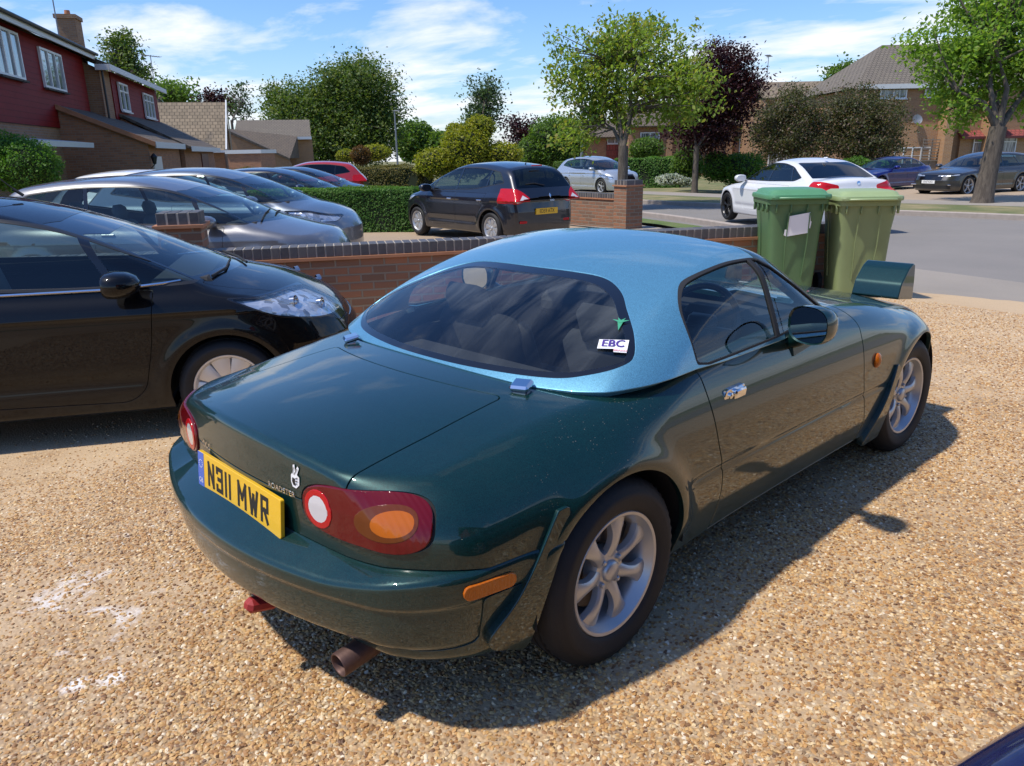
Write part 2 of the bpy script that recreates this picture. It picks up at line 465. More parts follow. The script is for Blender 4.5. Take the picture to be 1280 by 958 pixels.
def paint(name, c, metallic=.35, rough=.32, dust=.35, flake=0.25, spots=False, dustc=(.30, .25, .19), spec=.5, cior=1.5):
    t = NT(name); v = t.co(); t.p.inputs['Coat IOR'].default_value = cior; t.p.inputs['Specular IOR Level'].default_value = spec
    wn = t.n('TexWhiteNoise'); q = t.n('VectorMath', operation='SNAP'); t.L.new(v, q.inputs[0]); q.inputs[1].default_value = (.0012,)*3; t.L.new(q.outputs[0], wn.inputs[0])
    c1 = t.mix(wn.outputs[0], tuple(x*(1-flake) for x in c), tuple(x*(1+flake) for x in c))
    sep = t.n('SeparateXYZ'); t.L.new(t.n('TexCoord').outputs['Object'], sep.inputs[0])
    low = t.math('MULTIPLY', t.math('SUBTRACT', .52, sep.outputs[2], True), 2.2, True)
    dn = t.noise(v, 3.0, 8, .65); dn2 = t.noise(t.co(scale=(1, 1, 3)), 26, 6, .7)
    d = t.math('MULTIPLY', t.math('MULTIPLY', t.ramp(t.math('MULTIPLY', dn, dn2), [(.12, 0.15), (.42, 1)]), t.math('ADD', low, .10)), dust, True)
    if spots:   # dried splashes behind the rear wheel and over the haunch
        vo = t.n('TexVoronoi'); vo.inputs['Scale'].default_value = 120; t.L.new(v, vo.inputs['Vector'])
        rnd = t.n('SeparateColor'); t.L.new(vo.outputs['Color'], rnd.inputs[0])
        dot = t.math('MULTIPLY', t.math('LESS_THAN', vo.outputs['Distance'], .17), t.math('GREATER_THAN', rnd.outputs[0], .60))
        # mask: a ball over the haunch
        vm = t.n('VectorMath', operation='DISTANCE'); t.L.new(v, vm.inputs[0]); vm.inputs[1].default_value = (-.02, -.80, .66)
        mk = t.ramp(vm.outputs['Value'], [(.10, .75), (.36, 0.0)])
        mk = t.math('MULTIPLY', mk, t.ramp(t.noise(v, 7, 3), [(.42, 0), (.6, 1)]))
        d = t.math('MAXIMUM', d, t.math('MULTIPLY', dot, mk))
    t.base(t.mix(d, c1, dustc))
    t.P(Metallic=t.math('MULTIPLY', t.math('SUBTRACT', 1, d, True), metallic), Roughness=t.math('ADD', t.math('MULTIPLY', d, .5), rough, True))
    t.set(t.p, 'Coat Weight', t.math('SUBTRACT', 1, t.math('MULTIPLY', d, .9), True))
    t.set(t.p, 'Coat Roughness', t.ramp(t.noise(v, 5, 6, .7), [(.3, .008), (.75, .045)]))
    b = t.n('Bump'); b.inputs['Distance'].default_value = .0004; b.inputs['Strength'].default_value = .35; t.L.new(t.noise(v, 9, 3), b.inputs['Height']); t.L.new(b.outputs[0], t.p.inputs['Coat Normal'])
    return t.m
def glass(name, tint=(.80, .86, .84), refl=1.0, dirty=0.0, rough=.01):
    t = NT(name); t.N.remove(t.p)
    tr = t.n('BsdfTransparent'); gl = t.n('BsdfGlossy'); gl.inputs['Roughness'].default_value = rough; tr.inputs[0].default_value = (*tint, 1)
    gl.inputs[0].default_value = (refl, refl, refl, 1)
    fr = t.n('Fresnel'); fr.inputs[0].default_value = 1.62
    geo = t.n('NewGeometry'); t.L.new(t.math('SUBTRACT', 1.55, t.math('MULTIPLY', geo.outputs['Backfacing'], 1.55-1/1.55)), fr.inputs[0]); f = fr.outputs[0]
    m = t.n('MixShader'); t.L.new(f, m.inputs[0]); t.L.new(tr.outputs[0], m.inputs[1]); t.L.new(gl.outputs[0], m.inputs[2]); o = m.outputs[0]
    if dirty > 0:   # dried drips and wiped film on the glass
        v = t.co(scale=(2.2, 9, 2), rot=(0, 0, .5)); nn = t.noise(v, 1.1, 7, .6, .8); n2 = t.noise(t.co(), 2.3, 3)
        k = t.math('MULTIPLY', t.math('MULTIPLY', t.ramp(nn, [(.42, 0), (.72, 1)]), t.ramp(n2, [(.42, .1), (.62, 1)])), dirty)
        df = t.n('BsdfDiffuse'); df.inputs[0].default_value = (.42, .45, .45, 1); m2 = t.n('MixShader'); t.L.new(k, m2.inputs[0]); t.L.new(o, m2.inputs[1]); t.L.new(df.outputs[0], m2.inputs[2]); o = m2.outputs[0]
    t.L.new(o, t.out.inputs[0]); return t.m
def lens(name, c, trans=.55, rough=.08, cells=90):
    """coloured lamp plastic with its fine ribbed optics"""
    t = NT(name); v = t.co(); t.base(c); t.P(Roughness=rough, Coat_Weight=.35, Coat_Roughness=.03, Transmission_Weight=trans); t.p.inputs['Specular IOR Level'].default_value = .3
    w = t.n('TexWave'); w.inputs['Scale'].default_value = cells*.3; t.L.new(v, w.inputs[0]); t.bump(w.outputs[1], .0012, .5); return t.m

M = {}
M['rubber'] = mat('rubber', (.012, .012, .013), .75, bump=.0006, bscale=180)
def _tyre():
    t = NT('tyre_rubber'); v = t.co(); n = t.noise(v, 7, 6, .6)
    t.base(t.mix(t.ramp(n, [(.4, 0), (.8, .25)]), (.009, .009, .010), (.035, .032, .028))); t.P(Roughness=.72); t.bump(t.noise(v, 140, 3), .0006); return t.m
M['tyre'] = _tyre()
M['black_plastic'] = mat('black_plastic', (.016, .016, .017), .42, bump=.0003, bscale=300)
M['black_gloss'] = mat('black_gloss', (.006, .006, .007), .12, coat=.6)
M['dark_gap'] = mat('dark_gap', (.006, .006, .007), .8)
M['interior'] = mat('interior_cloth', (.022, .022, .024), .9, var=.3)
M['interior_grey'] = mat('interior_grey', (.13, .135, .14), .85, var=.2)
M['lining'] = mat('head_lining', (.16, .16, .15), .95)
M['chrome'] = mat('chrome', (.75, .76, .78), .08, metal=1.0, var=.03)
M['alloy'] = mat('alloy_paint', (.46, .47, .48), .36, metal=.55, var=.12, vscale=14, coat=.3)
M['alloy_bright'] = mat('alloy_bright', (.62, .62, .62), .35, metal=.5, var=.08, coat=.3)
M['alloy_black'] = mat('alloy_black', (.02, .02, .022), .3, metal=.5, coat=.4)
M['brake'] = mat('brake_disc', (.16, .14, .12), .5, metal=.8, var=.4, vscale=20)
M['glass'] = glass('tinted_glass')
M['glass_far'] = glass('car_window_glass', (.66, .78, .76))
M['glass_dark'] = glass('privacy_glass', (.06, .07, .07))
M['glass_rear'] = glass('streaked_rear_glass', (.86, .90, .88), dirty=.14, rough=.015)
M['lamp_clear'] = glass('clear_lamp_cover', (.93, .94, .95), rough=.0)
M['lamp_bowl'] = mat('lamp_reflector', (.80, .81, .82), .25, metal=.35, var=.15, vscale=18)
def _bowl():
    t = NT('faceted_reflector'); v = t.co(); vo = t.n('TexVoronoi'); vo.inputs['Scale'].default_value = 14; vo.distance = 'CHEBYCHEV'; t.L.new(v, vo.inputs['Vector'])
    s = t.n('SeparateColor'); t.L.new(vo.outputs['Color'], s.inputs[0]); t.base(t.ramp(s.outputs[0], [(0, (.30, .32, .34)), (.4, (.70, .72, .75)), (1, (.92, .93, .95))])); t.P(Roughness=.14, Metallic=.6); t.bump(vo.outputs['Distance'], .014, .7); return t.m
M['lamp_facets'] = _bowl()
M['lamp_red'] = lens('red_lamp_lens', (.50, .006, .010), .05)
M['lamp_dark_red'] = lens('dark_red_lamp_lens', (.115, .0015, .004), .0, .05)
M['lamp_amber'] = lens('amber_lamp_lens', (.50, .12, .006), .1)
M['lamp_amber_shaded'] = lens('shaded_amber_lens', (.13, .030, .004), .0)  # amber lens with the shade inside the lamp painted into its colour
M['lamp_white'] = mat('white_lamp_lens', (.62, .60, .60), .2, var=.1, coat=1)
M['plate_yellow'] = mat('yellow_plate', (.80, .47, .01), .35, coat=.6)
M['plate_white'] = mat('white_plate', (.78, .78, .76), .35, coat=.6)
M['plate_blue'] = mat('blue_plate_band', (.012, .11, .55), .35, coat=.6)
M['plate_black'] = mat('plate_lettering', (.008, .008, .008), .5)
M['white_sticker'] = mat('white_sticker', (.78, .78, .78), .5)
M['purple_ink'] = mat('purple_ink', (.055, .015, .22), .5)
M['pink_ink'] = mat('pink_ink', (.72, .38, .40), .5)
M['green_ink'] = mat('green_ink', (.04, .30, .16), .5)
M['rust'] = mat('rusty_exhaust', (.10, .055, .045), .55, metal=.5, var=.5, vscale=30, bump=.0006)
M['green_paint'] = paint('dark_green_paint', (.0018, .027, .026), .30, .36, .16, .5, spots=True, spec=.15)
M['blue_top'] = paint('sky_blue_paint', (.11, .31, .43), .5, .36, .12, .35)
# ---------------------------------------------------------------- the dark green roadster: shape
h_W = cs([-.75, -.45, -.2, 0, .25, .5, 1.1, 1.7, 2.1, 2.35, 2.7, 2.95, 3.1], [.735, .778, .808, .822, .815, .805, .805, .818, .828, .825, .775, .69, .62])
h_H = cs([-.80, -.65, -.5, -.3, -.1, .1, .5, 1.0, 1.45, 1.8, 2.2, 2.6, 2.85, 3.1], [.722, .748, .765, .782, .795, .80, .815, .84, .853, .833, .778, .705, .64, .54])
h_cr = pw([-.8, -.4, 0, .4, .8, 1.5, 2.0, 3.1], [.085, .07, .035, .0, -.01, .03, .04, .07])
h_rt = pw([-.8, -.45, -.1, .25, .45, 1.3, 1.7, 2.2, 3.0], [.10, .15, .15, .08, .05, .05, .09, .13, .14])
def sm(x, a, b):
    t = np.clip((x-a)/(b-a), 0, 1); return t*t*(3-2*t)
def hero_side(x, y, z):
    w = h_W(x); up = np.maximum(z-.56, 0); dn = np.maximum(.50-z, 0)
    w = w-up**2*(1.05)-dn**2*.5
    for cx, k in ((0, .016), (2.265, .014)):          # rolled arch lips
        rho = np.sqrt((x-cx)**2+(z-.29)**2); w = w+k*np.exp(-((rho-.335)/.045)**2)*sm(z, .2, .35)
    w = w-.006*np.exp(-((z-.455+.012*(x-.4))/.010)**2)*sm(x, .32, .4)*sm(-x, -1.95, -1.9)   # pressed line along the door
    return (y-w)*.93
def hero_body(x, y, z):
    y = np.abs(y)
    top = z-(h_H(x)-h_cr(x)*(y/.7)**2)
    side = hero_side(x, y, z)
    rear = -(x-(-.728+.20*y**2+.10*np.maximum(z-.62, 0)))
    front = x-(3.03-.30*(y/.7)**2-1.6*np.maximum(z-.42, 0)**2)
    plan = smax(.15, side, rear); plan = smax(.25, plan, front)
    rt = h_rt(x); rt = np.where(x < -.35, .030+(rt-.030)*sm(y, .25, .62), rt)*sm(-x, -.9, .0)*0+np.where(x < -.35, .020+(rt-.020)*np.maximum(sm(y, .42, .66), sm(x, -.55, -.36)), rt); b = smax(rt, plan, top)
    zz = .185+.05*sm(-x, .3, .6)
    return smax(.035, b, zz-z)
def hero_bumper(x, y, z):
    y = np.abs(y)
    dz = z-.43
    rear = -(x-(-.838+.34*y**2+1.5*np.maximum(-dz-.02, 0)**2))
    side = hero_side(x, y, z)-.004
    plan = smax(.13, side, rear)+.010*(1-sm(z, .410, .430))
    top = (z-(.462+.035*sm(y, .45, .76)-.42*(plan)))*.92
    return smax(.028, smax(.014, plan, top), (.268+.02*sm(-x, .4, .75)-z))
t_shift = lambda y: .30*y**2+1.1*np.maximum(y-.58, 0)**2
t_side_w = cs([.70, .80, .9, 1.06, 1.2], [.785, .762, .722, .640, .53])
def hero_top(x, y, z):
    y = np.abs(y)
    xs = x-t_shift(y)
    rear = (z-(.785+.70*(xs+.07)-.20*np.maximum(xs+.07, 0)**2))*.82
    roof = z-(1.187-.12*(x-.82)**2-.060*(y/.6)**2)
    xf = x+.22*y**2
    front = (z-(1.172-.66*(xf-1.06)))*.83
    side = (y-t_side_w(z))*.86
    r = smax(.28, rear, roof); r = smax(.05, r, front)
    return smax(.085, r, side)
# ---------------------------------------------------------------- wheels
def wheel_meshes(R, rim, w, style, nsp, alloy, key):
    """meshes about local z = outward axis, origin at the wheel centre"""
    t = MB(); n = 108; h = w/2; rb = rim+.004
    prof = [(rb, -h+.012), (rb+.012, -h+.002), ((R+rim)/2, -h-.006), (R-.018, -h+.010), (R-.006, -h+.022),
            (R-.001, -.034), (R-.008, -.032), (R-.008, -.026), (R, -.024), (R, -.005), (R-.008, -.003), (R-.008, .003), (R, .005), (R, .024), (R-.008, .026), (R-.008, .032), (R-.001, .034),
            (R-.006, h-.022), (R-.018, h-.010), (R-.024, h-.003), ((R+rim)/2+.012, h+.004), ((R+rim)/2+.009, h+.0065), ((R+rim)/2-.004, h+.0065), (rb+.018, h+.002), (rb+.006, h-.003), (rb, h-.012)]
    k = len(prof)
    for i in range(n):
        a = 2*math.pi*i/n
        for j, (r, z) in enumerate(prof):
            if i % 2 and (3 <= j <= 5 or 16 <= j <= 19): r -= .0045
            t.v.append((r*math.cos(a), r*math.sin(a), z))
    for i in range(n):
        i2 = (i+1) % n
        for j in range(k-1): t.f.append((i*k+j, i2*k+j, i2*k+j+1, i*k+j+1))
    t2 = t.build('tyre', M['tyre'], None, smooth=50); tm = t2.data; bpy.data.objects.remove(t2)
    r = MB(); f = rim; o = h-.010
    r.lathe([(f-.026, -h+.02), (f-.03, o-.040), (f-.020, o-.022), (f-.012, o-.008), (f-.006, o+.002), (f+.003, o+.004), (f+.006, o), (f+.002, o-.010), (f-.002, -h+.02)], n=72)
    zc = o-.030 if style != 'deep' else o-.045          # height of the hub face
    ze = o-.022
    for s in range(nsp):
        a = 2*math.pi*s/nsp+.3
        subs = [(0, 1.0)] if style != 'twin' else [(-.10, .62), (.10, .62)]
        for da, sc in subs:
            vs = []; fs = []
            rr = np.linspace(.040, f-.014, 10)
            for q, x in enumerate(rr):
                u = (x-rr[0])/(rr[-1]-rr[0])
                if style == 'seven': hw = .0240-.007*math.sin(math.pi*min(u*1.3, 1))+.016*max(0, u-.62)**1.5/.24; 
                elif style == 'fan': hw = (.015+.022*u)
                elif style == 'cover': hw = (.020+.040*u)
                else: hw = .014+.006*u
                hw *= sc if u > .2 else 1
                z0 = zc+(ze-zc)*u+.012*math.sin(math.pi*u)*(1 if style != 'cover' else .4)
                y0 = x*math.sin(da*u) if da else 0
                for yy, zz in ((-hw*1.15, -.022), (-hw, -.004), (-hw*.62, 0.001), (0, .0032), (hw*.62, .001), (hw, -.004), (hw*1.15, -.022)): vs.append((x, yy+y0, z0+zz))
            for q in range(9):
                for j in range(6): fs.append((q*7+j, (q+1)*7+j, (q+1)*7+j+1, q*7+j+1))
            r.add(vs, fs, Matrix.Rotation(a, 4, 'Z'))
    r.lathe([(.066, zc-.05), (.066, zc-.012), (.060, zc+.001), (.034, zc+.004), (.032, zc+.013), (.026, zc+.018), (0, zc+.019)], n=40)
    nl = 4 if style != 'twin' else 5
    for s in range(nl):
        a = 2*math.pi*s/nl+.5
        r.lathe([(.0085, zc-.005), (.0085, zc+.011), (.005, zc+.014), (0, zc+.014)], Matrix.Translation((.049*math.cos(a), .049*math.sin(a), 0)), n=6)
    r2 = r.build('rim', alloy, None, smooth=40); rm = r2.data; bpy.data.objects.remove(r2)
    b = MB(); b.lathe([(0, -.01), (f*.72, -.01), (f*.72, 0), (.07, 0), (.07, .012), (0, .012)], n=40)
    b.box((f*.58, 0, .004), (.075, .13, .05), M=Matrix.Rotation(.9, 4, 'Z'), bev=.008)
    b2 = b.build('b', M['brake'], None); bm = b2.data; bpy.data.objects.remove(b2)
    return tm, rm, bm
def put_wheel(root, ms, x, y, side, R, steer=0.0, spin=0.0):
    w = link('wheel', ms[2], None, root); w.location = (x, y*side, R)
    w.rotation_euler = (Matrix.Rotation(steer, 4, 'Z') @ Matrix.Rotation(R_(90 if side < 0 else -90), 4, 'X') @ Matrix.Rotation(spin, 4, 'Z')).to_euler()
    link('tyre', ms[0], None, w); link('rim', ms[1], None, w)
    return w
def arch_poly(cx, cz, r, z0, n=40, a0=-12):
    P = [(cx+r*math.cos(R_(a)), cz+r*math.sin(R_(a))) for a in np.linspace(a0, 180-a0, n)]
    return P+[(cx-r*.99, z0-.3), (cx+r*.99, z0-.3)]
def well(root, x, y0, y1, r, mat_):
    b = MB()
    for s in (-1, 1):
        T = Matrix.Translation((x, s*y0, .29)) @ Matrix.Rotation(R_(-90)*s, 4, 'X')
        b.lathe([(0, 0), (r, 0), (r, abs(y1-y0))], T, n=24, a0=R_(175 if s > 0 else -5), a1=R_(365 if s > 0 else 185))
        b.build('wheel_well', mat_, root, smooth=60); b = MB()
def patch(fn, u0, u1, v0, v1, h, flip=False):
    us = np.arange(u0, u1+h, h); vsn = np.arange(v0, v1+h, h); U, Vv = np.meshgrid(us, vsn, indexing='ij')
    P = fn(U, Vv); e = 1e-3; du = (fn(U+e, Vv)-fn(U-e, Vv)); dv = (fn(U, Vv+e)-fn(U, Vv-e))
    N = np.cross(du, dv); N /= np.linalg.norm(N, axis=-1, keepdims=True); a, b = U.shape
    idx = np.arange(a*b).reshape(a, b); Q = np.stack([idx[:-1, :-1], idx[1:, :-1], idx[1:, 1:], idx[:-1, 1:]], -1).reshape(-1, 4)
    if flip: Q = Q[:, ::-1]; N = -N
    return Surf(P.reshape(-1, 3), N.reshape(-1, 3), Q.ravel().copy(), np.arange(0, Q.size, 4))
def project_x(F, y, z, x0, x1):
    """first x from x0 towards x1 where F<0"""
    t = np.linspace(x0, x1, 1500); f = F(t, y+0*t, z+0*t); i = int(np.argmax(f < 0)); return float(t[i])
def drape(me, Mx, F, off, axis=0, frm=-2.0):
    """move the vertices of a flat mesh along x on to the surface F"""
    b = mesh_of(me, Mx); out = []
    for v in b.v:
        x = project_x(F, v[1], v[2], frm, frm+2.2) if frm < 0 else v[0]
        out.append((x-off, v[1], v[2]))
    b.v = out; return b

# ---------------------------------------------------------------- the dark green roadster
def build_hero():
    root = thing('sports_car', 'dark green two seat sports car with a sky blue hard top on the gravel', 'sports car', (0, 0, 0))
    G = M['green_paint']
    S = nets(hero_body, (-.80, -.92, .12), (3.2, .92, .95), .0125)
    # wheel arches and cabin opening
    for cx in (0, 2.265):
        _, S = split(S, XZ(arch_poly(cx, .292, .318, .1)))
    cab = rpoly([(.02, -.40), (.10, -.60), (.45, -.71), (1.30, -.69), (1.40, -.40), (1.44, 0), (1.40, .40), (1.30, .69), (.45, .71), (.10, .60), (.02, .40), (-.03, 0)], .05)
    _, S = split(S, XY(cab, .66))
    # lamps at the back: rounded ovals wrapping the corners
    def lampf(V, cq=.557, cz=.614, hq=.240, hz=.071, e=3.2, k=.025):
        q = np.abs(V[:, 1])+.80*np.maximum(V[:, 0]+.69, 0); zz = V[:, 2]-cz-k*(q-cq)
        r = (np.abs((q-cq)/hq)**e+np.abs(zz/hz)**e)**(1/e); return np.maximum((r-1)*hz, V[:, 0]+.42)
    TL, S = split(S, lambda V: lampf(V), 0.0)
    for s in (-1, 1):
        T = _clip(TL, .1-s*TL.V[:, 1])
        seal, T = split(T, lambda V: -(lampf(V)+.0045), 0)
        lampb = surf_obj('tail_lamp', offset(T, .0065), M['lamp_dark_red'], root, skirt=.02, bev=.004)
        surf_obj('lamp_surround', offset(seal, -.003), M['dark_gap'], lampb, skirt=.01)
        rv = lambda V: np.hypot(np.abs(V[:, 1])+.8*np.maximum(V[:, 0]+.69, 0)-.392, V[:, 2]-.608)
        ring, _ = split(T, lambda V: np.maximum(rv(V)-.050, .036-rv(V)))
        surf_obj('lamp_ring', offset(ring, .009), M['lamp_red'], lampb, skirt=.003)
        wl, _ = split(T, lambda V: rv(V)-.035); surf_obj('reversing_lens', offset(wl, .0085), M['lamp_white'], lampb, skirt=.003)
        am, _ = split(T, lambda V: lampf(V, .638, .618, .105, .040, 2.3, .08))
        ami, am = split(am, lambda V: lampf(V, .662, .620, .070, .028, 2.2, .08))
        surf_obj('indicator_lens_shade', offset(am, .0078), M['lamp_amber_shaded'], lampb, skirt=.003); surf_obj('indicator_lens', offset(ami, .0078), M['lamp_amber'], lampb, skirt=.003)  # one amber lens: outer part painted dark as lamp shade, inner part bright
    # boot lid
    def lid(V):
        y = np.abs(V[:, 1]); x = V[:, 0]; z = V[:, 2]
        hw = .452+.032*np.clip((-x-.1)/.55, 0, 1)
        f = smax(.03, y-hw, x-(-.178+.36*y**2), x-.0)
        return np.maximum(f, .612-z)
    L, S = split(S, lid, .0030)
    surf_obj('boot_lid', L, G, root)
    # bonnet
    bon = curve2([(1.47, -.60), (1.9, -.585), (2.4, -.53), (2.8, -.46)], 8)+curve2([(2.93, -.30), (2.97, 0), (2.93, .30)], 6)+curve2([(2.8, .46), (2.4, .53), (1.9, .585), (1.47, .60)], 8)+curve2([(1.53, .3), (1.55, 0), (1.53, -.3)], 6)
    pods = []
    for s in (-1, 1):
        P_ = rpoly([(2.47, s*.37), (2.80, s*.39), (2.77, s*.625), (2.50, s*.61)], .03)
        _, S = split(S, XY(P_, .45), .002)
    B, S = split(S, XY(bon, .35), .0022)
    for s in (-1, 1):
        P_ = rpoly([(2.47, s*.37), (2.80, s*.39), (2.77, s*.625), (2.50, s*.61)], .03)
        _, B = split(B, XY(P_, .45), .002)
    surf_obj('bonnet', B, G, root)
    # doors
    door = curve2([(.448, .90), (.452, .80), (.468, .70), (.500, .58), (.545, .46), (.565, .36), (.56, .27)], 6)+rpoly([(.545, .215), (1.70, .215)], 0)+curve2([(1.735, .30), (1.66, .44), (1.620, .58), (1.612, .69), (1.60, .78), (1.52, .88)], 6)
    doors = []
    for s in (-1, 1):
        D, S = split(S, XZ(door, s), .0034)
        D, _ = split(D, lambda V: .63-np.abs(V[:, 1]), 0)
        d = surf_obj('door', D, G, root); doors.append(d)
        hx, hz = .62, .688; y0 = s*(float(h_W(hx))-(hz-.56)**2*1.05)
        M0 = frame((hx, y0, hz), (s, 0, 0), (0, 0, 1)) if s > 0 else frame((hx, y0, hz), (1, 0, 0), (0, 0, 1))
        M0 = Matrix.Translation((hx, y0, hz)) @ Matrix.Rotation(R_(90), 4, 'X') if s < 0 else Matrix.Translation((hx, y0, hz)) @ Matrix.Rotation(R_(-90), 4, 'X')
        M0 = M0 @ Matrix.Rotation(.13*s*-1, 4, 'X')
        h = MB(); h.prism(rpoly([(-.063, -.024), (.063, -.024), (.063, .024), (-.063, .024)], .022, 6), -.01, .004, M0, .002)
        h.prism(rpoly([(-.012, -.017), (.055, -.017), (.055, .017), (-.012, .017)], .010, 5), .004, .016, M0, .005)
        h.lathe([(.010, .004), (.010, .010), (.007, .012), (0, .012)], M0 @ Matrix.Translation((-.030, 0, 0)), n=20)
        h.build('handle', M['chrome'], d)
    _, S = split(S, lambda V: np.where((V[:, 2] < .535) & (V[:, 0] < -.45), np.abs(np.abs(V[:, 1])+.8*np.maximum(V[:, 0]+.69, 0)-.565)-.0014, 1.0))
    _, S = split(S, lambda V: np.where((V[:, 0] < -.2) & (V[:, 2] > .2), hero_bumper(V[:, 0], V[:, 1], V[:, 2])-.004, 1.0))
    surf_obj('body', S, G, root, skirt=.02)
    # side repeaters
    for s in (-1, 1):
        x, z = 1.742, .578; y0 = s*(float(h_W(x))-.0005)
        T = Matrix.Translation((x, y0, z)) @ Matrix.Rotation(R_(-90)*s, 4, 'X')
        b = MB(); b.lathe([(.028, -.01), (.028, .006), (.022, .013), (.010, .017), (0, .018)], T @ Matrix.Diagonal((.85, 1.15, 1, 1)), n=28); b.build('side_repeater', M['lamp_amber'], root)
    # rear bumper
    Bm = nets(hero_bumper, (-.92, -.92, .2), (-.12, .92, .60), .009)
    _, Bm = split(Bm, XZ(arch_poly(0, .292, .318, .1))); _, Bm = split(Bm, lambda V: -.215-V[:, 0]-.35*(.5-V[:, 2]))
    Bm, _ = split(Bm, lambda V: .60-np.abs(V[:, 1])-np.where(V[:, 0] < -.35, .7, 0), 0)
    bump = surf_obj('rear_bumper', Bm, G, root, skirt=.02)
    # moulded line round the bumper
    for s in (-1, 1):
        mk = XZ(rpoly([(-.545, .437), (-.400, .430), (-.400, .464), (-.545, .471)], .017, 6), s)
        A, _ = split(Bm, mk); surf_obj('side_marker', offset(A, .008), M['lamp_amber'], bump, skirt=.012, bev=.003)
    # mud flaps
    sidep = lambda s, off: (lambda X, Z: np.stack([X, s*(np.array(h_W(X))-np.maximum(Z-.56, 0)**2*1.05-np.maximum(.50-Z, 0)**2*.5+off+.012*sm(-Z, -.60, -.3)), Z], -1))
    fl1 = curve2([(-.225, .590), (-.232, .545), (-.275, .44), (-.312, .34), (-.335, .235), (-.352, .205)], 5)+curve2([(-.46, .255), (-.475, .30), (-.40, .38), (-.33, .48), (-.262, .585)], 5)
    fl2 = curve2([(1.985, .50), (1.945, .40), (1.925, .30), (1.93, .17)], 5)+curve2([(1.77, .165), (1.80, .24), (1.87, .36), (1.955, .52)], 5)
    for s in (-1, 1):
        for fl, x0, x1 in ((fl1, -.5, -.15), (fl2, 1.7, 2.05)):
            Sp = patch(sidep(s, .012), x0, x1, .14, .64, .012, flip=s > 0)
            A, _ = split(Sp, lambda V, f=sdpoly(fl): f(V[:, [0, 2]])); surf_obj('mud_flap', A, G, root, skirt=.03, bev=.003)
    # lower front valance and underside
    u = MB(); u.box((1.1, 0, .21), (3.1, 1.2, .06), bev=.02); u.box((-.45, 0, .30), (.5, 1.1, .10), bev=.04); u.build('underside', M['dark_gap'], root)
    # filler for the gaps: dark liner just beneath the skin
    S2 = nets(lambda x, y, z: hero_body(x, y, z)+.018, (-.80, -.92, .12), (3.2, .92, .95), .03)
    for cx in (0, 2.265): _, S2 = split(S2, XZ(arch_poly(cx, .292, .335, .1)))
    _, S2 = split(S2, XY(cab, .5)); surf_obj('inner_shell', S2, M['dark_gap'], root, skirt=0)
    well(root, 0, .50, .80, .335, M['dark_gap']); well(root, 2.265, .50, .79, .335, M['dark_gap'])
    # wheels
    ms = wheel_meshes(.289, .184, .186, 'seven', 7, M['alloy'], 'h')
    put_wheel(root, ms, 0, .715, -1, .289, spin=.2); put_wheel(root, ms, 0, .715, 1, .289)
    put_wheel(root, ms, 2.265, .705, -1, .289, steer=-.049, spin=.75); put_wheel(root, ms, 2.265, .705, 1, .289, steer=-.049)
    # ---- hard top, glass
    T = nets(hero_top, (-.15, -.82, .70), (1.75, .82, 1.25), .0125)
    gb = lambda V: -hero_body(V[:, 0], V[:, 1], V[:, 2])
    zed = pw([-.06, .04, .15, .28, .43, .6], [.786, .789, .799, .805, .807, .80])
    _, T = split(T, lambda V: hero_body(V[:, 0], V[:, 1], V[:, 2])-.005); _, T = split(T, lambda V: V[:, 2]-zed(V[:, 0])+np.where(V[:, 0] > 1.05, 1, 0))
    scr = [(.0, .0)]
    def front(V):   # windscreen and pillars in front of the hard top
        x = V[:, 0]+.22*V[:, 1]**2; return -(x-1.075-.0*(V[:, 2]))
    def pill(V):
        y = np.abs(V[:, 1]); x = V[:, 0]; z = V[:, 2]
        a = 1.062-x-.10*y**2
        return a
    W, T = split(T, pill, .003)
    glassYZ = [(0, 1.135), (.30, 1.125), (.45, 1.105), (.47, 1.085), (.545, .94), (.585, .865), (.55, .848), (.3, .835), (0, .832)]
    gp = rpoly([(-y, z) for y, z in glassYZ[::-1]][:-1]+glassYZ[0:-1] if False else glassYZ+[(-y, z) for y, z in glassYZ[::-1][1:-1]], .02)
    def wsf(V, f=sdpoly(gp)):
        xf = V[:, 0]+.22*V[:, 1]**2; pl = (V[:, 2]-(1.172-.66*(xf-1.06)))*.83
        return np.maximum(f(V[:, [1, 2]]), np.abs(pl)-.012)
    side = curve2([(.436, .818), (.442, .90), (.482, .968), (.572, 1.022), (.68, 1.050), (.85, 1.072), (.985, 1.075), (1.03, 1.070), (1.045, 1.058)], 6)+curve2([(1.20, .962), (1.335, .872), (1.352, .852)], 4)+curve2([(1.30, .838), (1.0, .815), (.7, .808), (.50, .806)], 5)
    ws, W = split(W, wsf, 0)
    surf_obj('windscreen', offset(ws, -.003), M['glass'], root, skirt=0)
    sd = sdpoly(side)
    for s in (-1, 1):
        rest = []
        msk = lambda V: np.maximum(sd(V[:, [0, 2]]), .42-s*V[:, 1])
        A1, T = split(T, msk); A2, W = split(W, msk)
        for A, nm in ((A1, 'a'), (A2, 'b')):
            gl, sl = split(A, lambda V: msk(V)+.005)
            d1 = lambda V: .011-np.abs(V[:, 0]-.985-.12*(V[:, 2]-1.06))     # upright between window and quarter light
            sl2, gl = split(gl, lambda V: -d1(V))
            p = doors[0 if s < 0 else 1]
            if len(sl.I): surf_obj('window_seal', offset(sl, .001), M['rubber'], p, skirt=.01)
            if len(sl2.I): surf_obj('window_divider', offset(sl2, .001), M['rubber'], p, skirt=.01)
            if len(gl.I): surf_obj('side_window', offset(gl, -.005), M['glass'], p, skirt=0)
    surf_obj('windscreen_frame', W, G, root, skirt=.025)
